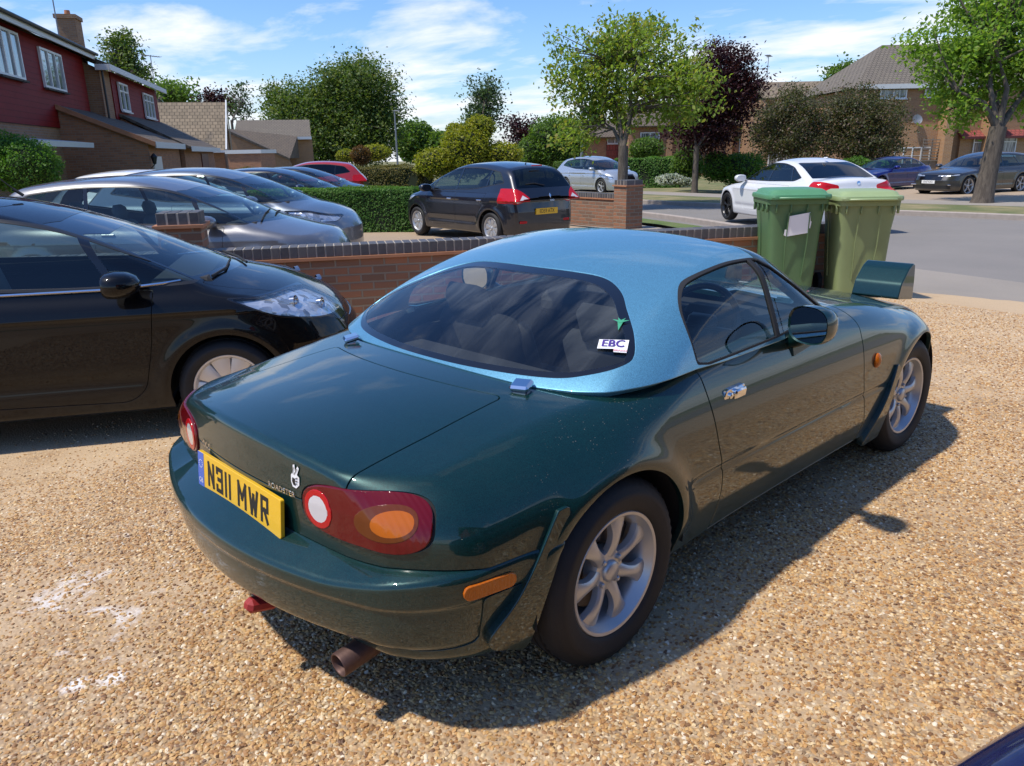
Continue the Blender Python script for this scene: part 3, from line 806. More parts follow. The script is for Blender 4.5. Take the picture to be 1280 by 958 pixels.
    rg = curve2([(0, 1.052), (.18, 1.050), (.33, 1.040), (.44, 1.012), (.52, .975), (.615, .922), (.668, .872), (.662, .848), (.60, .826), (.50, .810), (.25, .806), (0, .806)], 5)
    rgp = rg+[(-p[0], p[1]) for p in rg[::-1][1:-1]]
    rf = sdpoly(rgp); rmsk = lambda V: np.maximum(rf(V[:, [1, 2]]), V[:, 0]-.56-.05*(np.abs(V[:, 1]) > 2))
    Gq, T = split(T, rmsk)
    gl, bord = split(Gq, lambda V: rmsk(V)+.015)
    rw = surf_obj('rear_window', offset(gl, -.004), M['glass_rear'], root, skirt=0)
    surf_obj('window_seal', offset(bord, -.003), M['black_gloss'], rw, skirt=.006)
    ht = surf_obj('hard_top', T, M['blue_top'], root, skirt=.022, bev=.003)
    li = Surf(T.V-T.N*.02, -T.N, T.F.copy(), T.I)
    ln = np.diff(np.append(li.I, len(li.F))); F2 = li.F.copy()
    for a, l in zip(li.I, ln): F2[a:a+l] = li.F[a:a+l][::-1]
    li.F = F2; surf_obj('roof_lining', li, M['lining'], ht, skirt=0)
    # stickers on the rear glass, lying on its outside
    def tang(F, p, up=(0, 0, 1)):
        p = np.array(p, float); e = 1e-3
        for _ in range(6):
            g = np.array([(F(*(p+d))-F(*(p-d)))/(2*e) for d in np.eye(3)*e]); p = p-g*F(*p)/(g@g)
        n = g/np.linalg.norm(g); x = np.cross(np.array(up, float), n); x /= np.linalg.norm(x); y = np.cross(n, x); return p, x, y, n
    def on_surf(F, fr, px, py, off):
        p0, x, y, n = fr; q = p0+x*px+y*py+n*.04
        t = np.linspace(0, .10, 400); Q_ = q-t[:, None]*n; f = F(Q_[:, 0], Q_[:, 1], Q_[:, 2]); k = int(np.argmax(f < 0)); return tuple(Q_[k]+n*off)
    def sticker(nm, poly, mt, fr, off, parent, rot=0, F=hero_top):
        q = MB(); c, s_ = math.cos(rot), math.sin(rot)
        q.add([on_surf(F, fr, px*c-py*s_, px*s_+py*c, off) for px, py in poly], [tuple(range(len(poly)))]); return q.build(nm, mt, parent, smooth=0)
    def text_on(nm, txt, size, mt, fr, off, parent, F, dx=0, dy=0, rot=0, sx=1.0, bold=0):
        me = text_mesh(txt, size, 0, sx); q = MB(); c, s_ = math.cos(rot), math.sin(rot)
        for ox in ((0,) if not bold else (-bold, 0, bold)):
            V3 = []
            for v in me.vertices:
                a, b2 = v.co.x+dx+ox, v.co.y+dy; V3.append(on_surf(F, fr, a*c-b2*s_, a*s_+b2*c, off+ox*.1))
            q.add(V3, [tuple(p.vertices) for p in me.polygons])
        return q.build(nm, mt, parent, smooth=0)
    f1 = tang(hero_top, (.232, -.588, .878)); ro = .06
    st = sticker('sticker', [(-.046, -.020), (.006, -.020), (.006, -.034), (.046, -.034), (.046, .022), (-.046, .022)], M['white_sticker'], f1, .003, rw, ro)
    text_on('sticker_lettering', 'EBC', .043, M['purple_ink'], f1, .0045, st, hero_top, 0, .002, ro, .95, .0010)
    text_on('sticker_strip', 'BRAKES', .012, M['pink_ink'], f1, .0045, st, hero_top, .026, -.027, ro, 1.0, .0006)
    f2 = tang(hero_top, (.315, -.548, .930))
    def tri(cx, cy, a, L, w): return [(cx+L*math.cos(a), cy+L*math.sin(a)), (cx+w*math.cos(a+2), cy+w*math.sin(a+2)), (cx+w*math.cos(a-2), cy+w*math.sin(a-2))]
    g0 = sticker('window_decal', tri(0, 0, -1.5, .040, .010), M['green_ink'], f2, .003, rw)
    for a, L in ((.35, .030), (2.8, .030), (1.0, .024), (2.1, .024)): sticker('decal_stroke', tri(0, .004, a, L, .007), M['green_ink'], f2, .0036, g0)
    # chrome latches at the foot of the hard top
    for s in (-1, 1):
        x, y = -.028, s*.452; z = float(h_H(x)-.07*(y/.7)**2)
        T0 = Matrix.Translation((x, y, z)) @ Matrix.Rotation(R_(-24)*s, 4, 'Z') @ Matrix.Rotation(R_(-12), 4, 'Y')
        b = MB(); b.rbox((-.004, 0, .030), (.060, .062, .020), .007, T0); b.rbox((-.010, 0, .015), (.036, .048, .024), .004, T0); b.rbox((-.05, 0, .003), (.045, .05, .004), .0015, T0)
        for k in (-1, 1): b.lathe([(.005, 0), (.005, .006), (0, .007)], T0 @ Matrix.Translation((-.055, .014*k, .003)), n=10)
        b.build('roof_latch', M['chrome'], root)
    b = MB(); b.lathe([(.011, -.004), (.011, .003), (.007, .005), (0, .005)], Matrix.Translation((-.135, -.535, float(h_H(-.135)-.06*(.535/.7)**2)-.006)), n=20); b.build('filler_cap', M['green_paint'], root)
    # number plate
    px = project_x(hero_body, 0, .545, -1.2, 0)-.012
    T0 = frame((px, 0, .545), (0, -1, 0), (.10, 0, 1))
    b = MB(); b.prism(rpoly([(-.26, -.0555), (.26, -.0555), (.26, .0555), (-.26, .0555)], .008), -.008, .003, T0, .001); pl = b.build('number_plate', M['plate_yellow'], root)
    b = MB(); b.prism([(-.2585, -.054), (-.218, -.054), (-.218, .054), (-.2585, .054)], .003, .0038, T0); b.build('plate_band', M['plate_blue'], pl)
    b = mesh_of(text_mesh('★', .02), T0 @ Matrix.Translation((-.238, .02, .0045))) if False else MB()
    for k in range(12):
        a = k*math.pi/6; b.lathe([(.0018, 0), (.0018, .0006), (0, .0006)], T0 @ Matrix.Translation((-.238+.012*math.cos(a), .018+.012*math.sin(a), .0038)), n=5)
    me = text_mesh('GB', .022); b2 = mesh_of(me, T0 @ Matrix.Translation((-.238, -.035, .0045))); b.add(b2.v, b2.f); b.build('plate_emblem', M['white_sticker'], pl, smooth=0)
    # lettering built from strokes
    G_ = {'N': [[(0, 0), (0, 1)], [(0, 1), (1, 0)], [(1, 0), (1, 1)]], '3': [[(0, 1), (1, 1), (1, .52), (.25, .52)], [(1, .52), (1, 0), (0, 0), (0, .18)], [(0, 1), (0, .84)]],
          '1': [[(.5, 0), (.5, 1)]], 'M': [[(0, 0), (0, 1), (.5, .35), (1, 1), (1, 0)]], 'W': [[(0, 1), (.25, 0), (.5, .8), (.75, 0), (1, 1)]],
          'R': [[(0, 0), (0, 1), (1, 1), (1, .48), (0, .48)], [(.45, .48), (1, 0)]]}
    b = MB(); x = -.190; hgt = .079; sw = .0135; zoff = .0034
    def strokes(b, path, x, w, z, T0, y0=-.0395, hh=None, sw_=None):
        hh = hh or hgt; sw_ = sw_ or sw
        pts = [Vector((x+sw_/2+p[0]*(w-sw_), y0+sw_/2+p[1]*(hh-sw_))) for p in path]
        for a, c in zip(pts[:-1], pts[1:]):
            d = (c-a).normalized(); nn = Vector((-d.y, d.x))*sw_/2; e = d*sw_*.5
            z += .00004
            b.add([(*(a-e+nn), z), (*(a-e-nn), z), (*(c+e-nn), z), (*(c+e+nn), z)], [(0, 1, 2, 3)], T0)
    for ch in 'N311 MWR':
        if ch == ' ': x += .030; continue
        w = {'1': .0135, 'M': .056, 'W': .058}.get(ch, .046)
        for k, p in enumerate(G_[ch]): strokes(b, p, x, w, zoff+.00015*k, T0)
        x += w+.0125
    b.build('plate_lettering', M['plate_black'], pl, smooth=0)
    # badges and hand sticker on the tail
    Fp = hero_body
    for (y, txt, w_) in ((.235, 'MX-5', .085), (-.235, 'ROADSTER', .10)):
        me = text_mesh(txt, .030 if len(txt) < 5 else .0215, 0, 1.15); q = MB(); V3 = []
        for v in me.vertices: 
            Y, Z = y-v.co.x, .618+v.co.y; V3.append((project_x(Fp, Y, Z, -1.2, 0)-.004, Y, Z))
        q.add(V3, [tuple(p.vertices) for p in me.polygons]); q.build('badge', M['chrome'], root, smooth=0)
    def flat(nm, poly, mt, y, z, off, parent, sc=1.0):
        q = MB(); V3 = []
        for px_, py_ in poly:
            Y, Z = y-px_*sc, z+py_*sc; V3.append((project_x(Fp, Y, Z, -1.2, 0)-off, Y, Z))
        q.add(V3, [tuple(range(len(V3)))]); return q.build(nm, mt, parent, smooth=0)
    hand = [(-.022, .004), (-.014, .014), (-.012, .040), (-.003, .043), (.000, .020), (.012, .040), (.020, .034), (.010, .010), (.022, .004), (.021, -.022), (.006, -.036), (-.012, -.034), (-.022, -.018)]
    hs_ = flat('hand_sticker', hand, M['white_sticker'], -.298, .668, .003, root, .80)
    palm = [(-.014, -.002), (.002, -.004), (.000, -.016), (.006, -.028), (-.008, -.028), (-.015, -.016)]
    flat('hand_palm', palm, M['plate_black'], -.298, .668, .0045, hs_, .75)
    for (x0, z0, x1, z1) in ((-.012, .012, -.007, .037), (-.004, .010, .014, .034), (.004, -.003, .017, .002), (.004, -.013, .017, -.009), (.004, -.022, .015, -.020)):
        d = Vector((x1-x0, z1-z0)).normalized(); nn = Vector((-d.y, d.x))*.0014
        flat('hand_line', [(x0+nn.x, z0+nn.y), (x0-nn.x, z0-nn.y), (x1-nn.x, z1-nn.y), (x1+nn.x, z1+nn.y)], M['plate_black'], -.298, .668, .0048, hs_, .75)
    # exhaust and tow eye
    b = MB(); p0 = Vector((-.735, -.475, .205)); ax = Vector((1, .03, .10)).normalized()
    Tm = frame(p0, (0, 1, 0), (0, 0, 1)); Tm = Matrix.Translation(p0) @ ax.to_track_quat('Z', 'Y').to_matrix().to_4x4()
    b.lathe([(.026, .16), (.026, .006), (.0285, 0), (.032, -.001), (.0335, .003), (.0335, .16), (.030, .40)], Tm, n=32); b.build('exhaust', M['rust'], root)
    b = MB(); b.rbox((0, 0, 0), (.095, .045, .040), .012, Matrix.Translation((-.765, -.125, .245)) @ Matrix.Rotation(.25, 4, 'Y')); b.rbox((.05, 0, .01), (.06, .03, .03), .006, Matrix.Translation((-.765, -.125, .245)))
    b.build('tow_eye', mat('red_hook_paint', (.30, .02, .02), .6, var=.4, vscale=60), root)
    # pop up lamps
    for s in (-1, 1):
        c = (2.60, s*.49, .71)
        q = MB(); vs = []
        outline = [(-.13, -.03), (-.10, .045), (-.02, .112), (.035, .135), (.060, .128), (.075, .05), (.080, -.06)]
        outl = rpoly(outline, .014, 4)
        Tp = Matrix.Translation((2.63, s*.495, .735)) @ Matrix.Rotation(R_(90), 4, 'X')
        q.prism(outl, -.118, .118, Tp, .0)
        hl = q.build('headlight_pod', G, root, smooth=40)
        bm = hl.modifiers.new('b', 'BEVEL'); bm.width = .012; bm.segments = 3; bm.limit_method = 'ANGLE'; bm.angle_limit = R_(50)
        q = MB(); q.prism(rpoly([(-.09, -.06), (.09, -.06), (.09, .035), (-.09, .035)], .02), 0, .008, frame((2.706, s*.495, .765), (0, 1, 0), (-.1, 0, 1)), .003); q.build('headlight', M['lamp_bowl'], hl)
    # door mirrors
    for s in (-1, 1):
        c = Vector((.955, s*.862, .870)); q = MB()
        Tm = Matrix.Translation(c) @ Matrix.Rotation(R_(12)*s, 4, 'Z') @ Matrix.Rotation(R_(-90), 4, 'Y')    # local z = -x (rear)
        def sup(a, rx, ry, e=2.6):
            cc, ss = math.cos(a), math.sin(a); return (rx*abs(cc)**(2/e)*(1 if cc >= 0 else -1), ry*abs(ss)**(2/e)*(1 if ss >= 0 else -1))
        rings = [(.0, .93, .93), (.006, 1.0, 1.0), (-.02, 1.02, 1.02), (-.05, .96, .95), (-.08, .78, .76), (-.098, .45, .42), (-.103, .05, .05)]
        rx, ry = .066, .080; nn = 36
        vs = [(*[v*k for v, k in zip(sup(2*math.pi*i/nn, rx, ry), (a, b_))], z) for z, a, b_ in rings for i in range(nn)]
        fs = [(r*nn+i, (r+1)*nn+i, (r+1)*nn+(i+1) % nn, r*nn+(i+1) % nn) for r in range(len(rings)-1) for i in range(nn)]+[tuple((len(rings)-1)*nn+i for i in range(nn))[::-1]]
        q.add(vs, fs, Tm)
        q.tube([c+Vector((.06, -s*.03, -.045)), c+Vector((.09, -s*.07, -.075)), c+Vector((.10, -s*.11, -.085))], [.030, .028, .036], 12)
        mm = q.build('door_mirror', G, root, smooth=60)
        q = MB(); q.add([(*sup(2*math.pi*i/nn, rx*.92, ry*.92), .001) for i in range(nn)], [tuple(range(nn))], Tm); q.build('mirror_glass', M['mirror'], mm)
    # ---- interior
    q = MB(); z0 = .34
    q.grid(lambda u, v: (-.02+1.45*u, -.68+1.36*v, z0), 6, 6)
    for s in (-1, 1): q.box((.88, s*.685, .53), (1.1, .02, .40))
    q.box((.04, 0, .50), (.02, 1.1, .34)); q.rbox((.20, 0, .70), (.30, 1.05, .03), .01); q.rbox((.62, 0, .45), (1.1, .22, .20), .04)
    q.rbox((1.32, 0, .73), (.30, 1.34, .16), .06); q.rbox((1.23, -.36, .80), (.16, .30, .07), .03); q.build('cabin', M['interior'], root)
    for s in (-1, 1):
        q = MB(); Tb = Matrix.Translation((.62, s*.36, .44)) @ Matrix.Rotation(R_(-20), 4, 'Y')
        q.rbox((.02, 0, .18), (.12, .46, .46), .05, Tb); q.rbox((.01, 0, .455), (.09, .24, .17), .04, Tb); q.rbox((.66-.0, s*.36, .47), (.50, .46, .14), .05)
        for k in (-1, 1): q.rbox((.06, k*.20, .16), (.12, .08, .38), .035, Tb)
        q.build('seat', M['interior'], root, smooth=60)
    # steering wheel (right hand drive)
    ax = Vector((-.90, 0, .42)).normalized(); Tw = Matrix.Translation((1.06, -.36, .775)) @ ax.to_track_quat('Z', 'Y').to_matrix().to_4x4()
    q = MB(); q.tube([Vector((.17*math.cos(a), .17*math.sin(a), 0)) for a in np.linspace(0, 2*math.pi, 40)], .014, 8, Tw, caps=False)
    q.rbox((0, 0, -.02), (.14, .12, .04), .02, Tw)
    for a in (0, math.pi, -math.pi/2): q.tube([(0, 0, -.01), (.17*math.cos(a), .17*math.sin(a), 0)], .012, 6, Tw)
    q.tube([(0, 0, -.03), (0, 0, -.22)], .03, 8, Tw); q.build('steering_wheel', M['black_plastic'], root, smooth=50)
    q = MB(); q.rbox((1.16, 0, 1.075), (.025, .24, .065), .02); q.tube([(1.17, 0, 1.08), (1.24, 0, 1.10)], .01, 6); q.build('interior_mirror', M['black_plastic'], root, smooth=50)
    return root
M['mirror'] = mat('mirror_glass', (.55, .57, .58), .02, metal=1.0)
# ---------------------------------------------------------------- terrain and ground sheets
FW2 = (.694, .72)
def zg(x, y):
    x = np.asarray(x, float); y = np.asarray(y, float)
    d = (x-CAM[0])*FW2[0]+(y-CAM[1])*FW2[1]
    return -.2*np.maximum(sm(y, 1.0, 2.8)*(1-.9*sm(x, 3.0, 5.0)*(1-sm(x, 5.5, 9))*(1-sm(y, 2.6, 4.5))), sm(x, 5.5, 9.0))-.012*np.clip(d-14, 0, 40)
def zgf(x, y): return float(zg(x, y))
def brick_mat(name, c1, c2, mortar=(.42, .38, .32), bw=.225, bh=.075, rough=.85, dist=.004, stain=.3, msize=.055):
    t = NT(name); tc = t.n('TexCoord'); so = t.n('SeparateXYZ'); t.L.new(tc.outputs['Object'], so.inputs[0]); sn = t.n('SeparateXYZ'); t.L.new(tc.outputs['Normal'], sn.inputs[0])
    ax = t.math('ABSOLUTE', sn.outputs[0]); ay = t.math('ABSOLUTE', sn.outputs[1]); pick = t.math('GREATER_THAN', ax, ay)
    u = t.math('ADD', t.math('MULTIPLY', so.outputs[1], pick), t.math('MULTIPLY', so.outputs[0], t.math('SUBTRACT', 1, pick)))
    cb = t.n('CombineXYZ'); t.L.new(u, cb.inputs[0]); t.L.new(so.outputs[2], cb.inputs[1])
    b = t.n('TexBrick'); t.L.new(cb.outputs[0], b.inputs['Vector']); b.inputs['Scale'].default_value = 1; b.inputs['Mortar Size'].default_value = bh*msize*2; b.inputs['Brick Width'].default_value = bw; b.inputs['Row Height'].default_value = bh
    b.inputs['Mortar Smooth'].default_value = .3; b.inputs['Bias'].default_value = -.1
    b.inputs['Color1'].default_value = (*c1, 1); b.inputs['Color2'].default_value = (*c2, 1); b.inputs['Mortar'].default_value = (*mortar, 1)
    n = t.noise(t.co(), 1.3, 6, .65); n2 = t.noise(t.co(), 45, 3, .6)
    c = t.mix(t.math('MULTIPLY', n, stain), b.outputs['Color'], (.12, .085, .06), 'MIX')
    c = t.mix(t.math('MULTIPLY', n2, .35), c, (.9, .85, .8), 'MULTIPLY')
    t.base(c); t.P(Roughness=rough)
    h = t.math('SUBTRACT', t.math('MULTIPLY', n2, .25), b.outputs['Fac']); t.bump(h, dist); return t.m
def gravel_mat():
    t = NT('gravel_stones'); v = t.co('World'); vo = t.n('TexVoronoi'); vo.inputs['Scale'].default_value = 74; t.L.new(v, vo.inputs['Vector']); vo.inputs['Randomness'].default_value = 1
    s = t.n('SeparateColor'); t.L.new(vo.outputs['Color'], s.inputs[0])
    stones = t.ramp(s.outputs[0], [(0, (.15, .08, .035)), (.20, (.38, .20, .075)), (.44, (.54, .31, .115)), (.68, (.65, .43, .20)), (.82, (.38, .26, .16)), (1, (.78, .62, .40))])
    big = t.noise(v, .55, 6, .62); sand = t.noise(v, 240, 3, .6)
    fine = t.mix(sand, (.38, .255, .145), (.70, .53, .33))
    sx = t.n('SeparateXYZ'); t.L.new(v, sx.inputs[0]); worn = t.math('MAXIMUM', t.ramp(t.math('MULTIPLY', sx.outputs[1], .25), [(.15, 0), (.75, .13)]), t.ramp(t.math('MULTIPLY', sx.outputs[0], .2), [(.45, 0), (.8, .14)]))
    comp = t.ramp(t.math('ADD', worn, t.math('ADD', t.math('MULTIPLY', big, .7), t.math('MULTIPLY', t.noise(v, 3.2, 5, .6), .3))), [(.48, 0), (.60, .95)])
    c = t.mix(comp, stones, fine)
    dk = t.ramp(vo.outputs['Distance'], [(.30, 1), (.62, .42)])
    c = t.mix(t.math('SUBTRACT', 1, t.math('MULTIPLY', comp, .7)), c, t.mix(dk, (.25, .17, .10), c), 'MIX')
    # brown dust and pale chalk in patches
    c = t.mix(t.ramp(t.noise(v, .9, 4), [(.45, 0), (.7, .45)]), c, (.40, .27, .16))
    vm = t.n('VectorMath', operation='DISTANCE'); t.L.new(v, vm.inputs[0]); vm.inputs[1].default_value = (-.95, .70, 0)
    near = t.ramp(vm.outputs['Value'], [(.30, .16), (1.0, 0)])
    ch = t.ramp(t.math('ADD', t.noise(v, 4.2, 6, .72, .6), near), [(.70, 0), (.80, .65)])
    c = t.mix(ch, c, (.74, .72, .70))
    for k, (cx, cy) in enumerate(((-1.19, .234), (-1.105, .185))):
        vm = t.n('VectorMath', operation='DISTANCE'); t.L.new(v, vm.inputs[0]); vm.inputs[1].default_value = (cx, cy, 0)
        sp = t.math('ADD', vm.outputs['Value'], t.math('MULTIPLY', t.noise(v, 30, 4, .7), .07)); c = t.mix(t.ramp(sp, [(.045, .85), (.085, 0)]), c, (.85, .84, .83))
    t.base(c); t.P(Roughness=.88)
    h = t.math('MULTIPLY', t.math('SUBTRACT', .6, vo.outputs['Distance'], True), t.math('SUBTRACT', 1, t.math('MULTIPLY', comp, .75)))
    b1 = t.bump(h, .010, .9); t.bump(sand, .0015, .6, b1); return t.m
def pebble_mat():
    t = NT('pebble_stone'); oi = t.n('ObjectInfo')
    r = t.ramp(oi.outputs['Random'], [(0, (.14, .07, .035)), (.16, (.36, .18, .065)), (.40, (.54, .30, .105)), (.62, (.66, .43, .18)), (.78, (.40, .28, .17)), (.92, (.74, .56, .31)), (1, (.82, .72, .56))])
    t.base(t.mix(t.noise(t.co(), 120, 3), r, t.mix(1, r, (.75, .72, .7), 'MULTIPLY'))); t.P(Roughness=.62); return t.m
def asphalt_mat(name='road_asphalt', c=(.185, .170, .155), warm=.0):
    t = NT(name); v = t.co('World'); n = t.noise(v, 160, 3, .7); b = t.noise(v, .35, 6, .65)
    k = t.mix(n, tuple(q*.6 for q in c), tuple(q*1.5 for q in c)); k = t.mix(t.ramp(b, [(.35, 0), (.7, .55)]), k, tuple(q*1.35+.02*i for i, q in zip((1, .6, .2), c)))
    t.base(k); t.P(Roughness=.9); t.bump(n, .004); return t.m
def grass_mat(name, a, b, dry=.4):
    t = NT(name); v = t.co('World'); n = t.noise(v, 18, 6, .7); m = t.noise(v, .8, 4, .6)
    c = t.mix(n, a, b); t.base(t.mix(t.ramp(m, [(.4, 0), (.65, dry)]), c, (.32, .25, .13))); t.P(Roughness=.9); t.bump(n, .03); return t.m
def sheet(name, poly, mt, dz, h=.5, kind='structure', thing_=None, skirt=0):
    P = np.array(poly, float); lo = P.min(0)-h; hi = P.max(0)+h
    S = patch(lambda X, Y: np.stack([X, Y, zg(X, Y)+dz], -1), lo[0], hi[0], lo[1], hi[1], h)
    A, _ = split(S, lambda V, f=sdpoly(P): f(V[:, :2]))
    o = surf_obj(name, A, mt, None, skirt=skirt, bev=.01); o['kind'] = kind; return o
M['gravel'] = gravel_mat(); M['asphalt'] = asphalt_mat(); M['paving'] = asphalt_mat('pavement_tarmac', (.25, .22, .185)); M['lawn'] = grass_mat('lawn_grass', (.05, .10, .02), (.12, .19, .04), .25)
M['verge'] = grass_mat('dry_verge_grass', (.07, .10, .03), (.17, .18, .06), .8)
M['kerb'] = mat('kerb_concrete', (.34, .29, .25), .85, var=.3, vscale=6, bump=.003)
M['drive'] = asphalt_mat('neighbour_drive', (.33, .25, .17))
M['brick_wall'] = brick_mat('garden_wall_brick', (.40, .17, .085), (.20, .115, .075), mortar=(.30, .25, .19), stain=.5, dist=.006, msize=.07)
M['brick_pale'] = brick_mat('house_brick', (.40, .21, .10), (.30, .155, .08), mortar=(.32, .26, .19), stain=.2)
M['brick_orange'] = brick_mat('orange_house_brick', (.46, .24, .10), (.38, .19, .085), stain=.1)
M['brick_dark'] = brick_mat('blue_black_brick', (.055, .055, .062), (.085, .08, .085), mortar=(.3, .27, .22), bw=.5, bh=.5, stain=.1)
M['creasing'] = mat('red_clay_tile', (.40, .18, .09), .8, var=.25, vscale=9)
M['mortar'] = mat('mortar', (.38, .34, .28), .95, var=.2)

ground = sheet('ground', [(-60, -60), (150, -60), (150, 170), (-60, 170)], M['verge'], -.05, 2.5)
WD = Vector((math.cos(R_(-31.2)), math.sin(R_(-31.2)), 0))      # along the garden wall, towards the road
WEND = Vector((7.1, 1.45, 0))
def wallpt(s, off=0): return (WEND.x-WD.x*s+WD.y*off*-1, WEND.y-WD.y*s+WD.x*off)
a_, b_ = wallpt(0), wallpt(16)
_rg = random.Random(8); _ed = [(8.3-.7*k/22+_rg.uniform(-.10, .10), -4+3.9*k/22+_rg.uniform(-.04, .04)) for k in range(23)]+[(7.6-.3*k/10+_rg.uniform(-.07, .07), -.1+1.3*k/10) for k in range(11)]
sheet('gravel_drive', [(-14, -14), (7.7, -14)]+_ed+[a_, b_, (-14, 13)], M['gravel'], .008, .12)
def road_edge(): return [(2, -16), (7.2, -6), (9.2, -1.2), (10.6, 1.8), (12.3, 4.8), (14.0, 7.6), (15.6, 10.6), (17.2, 15), (18.5, 22), (19, 40), (19, 90)]
far_edge = [(13, -30), (17, -8), (18.7, 0), (19.3, 4), (19.6, 8), (20.5, 13), (22.0, 19), (23, 26), (24.5, 40), (26, 90)]
sheet('road', curve2([(p[0]-1.6, p[1]) for p in road_edge()], 4)+curve2(far_edge, 4)[::-1], M['asphalt'], .0+.004-.03, .8)
# pavement and tarmac crossover between the gravel and the carriageway
sheet('pavement', [(7.7, -14), (8.3, -4), (7.6, -.4), (7.35, 1.2), (7.5, 2.2), (9.6, 5.0), (11.9, 8.0), (12.4, 10.8), (13.0, 16), (13.5, 30), (15.0, 30), (14.6, 16), (13.9, 11), (13.0, 8.4), (11.6, 6.2), (10.6, 4.2), (10.0, 2.6), (9.4, .4), (8.9, -1.2), (7.2, -6), (3, -14)], M['paving'], .004, .3)
sheet('near_verge', [(12.0, 5.6), (13.2, 7.3), (14.7, 10.4), (16.2, 14.8), (17.4, 22), (15.2, 30), (14.7, 16), (14.0, 11), (13.1, 8.3), (11.7, 6.1)], M['lawn'], .05, .3)
sheet('neighbour_drive', [wallpt(0, .2), wallpt(14, .2), (1.5, 17), (9.4, 13.2), (12.3, 10.9), (11.7, 8.1), (9.6, 5.2)], M['drive'], .004, .3)
sheet('neighbour_lawn', [(11.9, 11.2), (9.4, 13.4), (2, 17.5), (4, 24), (14, 30), (13.6, 18), (12.4, 11.4)], M['lawn'], .02, .4)
def ribbon(name, pts, w, h0, h1, mt, kind='structure'):
    """raised strip following the ground"""
    b = MB(); pts = [Vector(p) for p in curve2(pts, 5)]; vs = []
    for i, p in enumerate(pts):
        t = (pts[min(i+1, len(pts)-1)]-pts[max(0, i-1)]).normalized(); n = Vector((-t.y, t.x))
        for o_, z in ((-w/2, h0), (-w/2, h1-.02), (-w/2+.02, h1), (w/2-.02, h1), (w/2, h1-.02), (w/2, h0)):
            q = p+n*o_; vs.append((q.x, q.y, zgf(q.x, q.y)+z))
    fs = [(i*6+j, i*6+j+1, (i+1)*6+j+1, (i+1)*6+j) for i in range(len(pts)-1) for j in range(5)]
    b.add(vs, fs); o = b.build(name, mt, None, smooth=30)
    if kind: o['kind'] = kind
    return o
ribbon('kerb', [(11.9, 4.0), (12.5, 5.0), (14.2, 7.6), (15.8, 10.6), (17.4, 15), (18.7, 22), (19.2, 40)], .14, -.1, .09, M['kerb'])
ribbon('kerb', far_edge[:-1], .15, -.1, .10, M['kerb'])
sheet('far_verge', [(p[0]+.1, p[1]) for p in curve2(far_edge[:-1], 4)]+[(28.5, 40), (26.4, 26), (25.3, 19), (23.6, 13), (22.8, 8), (22.6, 4), (22.0, 0), (20.5, -8), (16.5, -30)], M['verge'], .07, .5)
sheet('far_pavement', [(28.5, 40), (26.4, 26), (25.3, 19), (23.6, 13), (22.8, 8), (22.6, 4), (22.0, 0), (20.5, -8), (16.5, -30), (18.5, -30), (22.4, -8), (24.0, 0), (24.6, 4), (24.8, 8), (25.6, 13), (27.2, 19), (28.2, 26), (30.3, 40)], M['paving'], .074, .5)
sheet('opposite_drive', [(24.7, 2), (24.9, 9), (40, 12), (40, -2)], M['drive'], .05, .6)

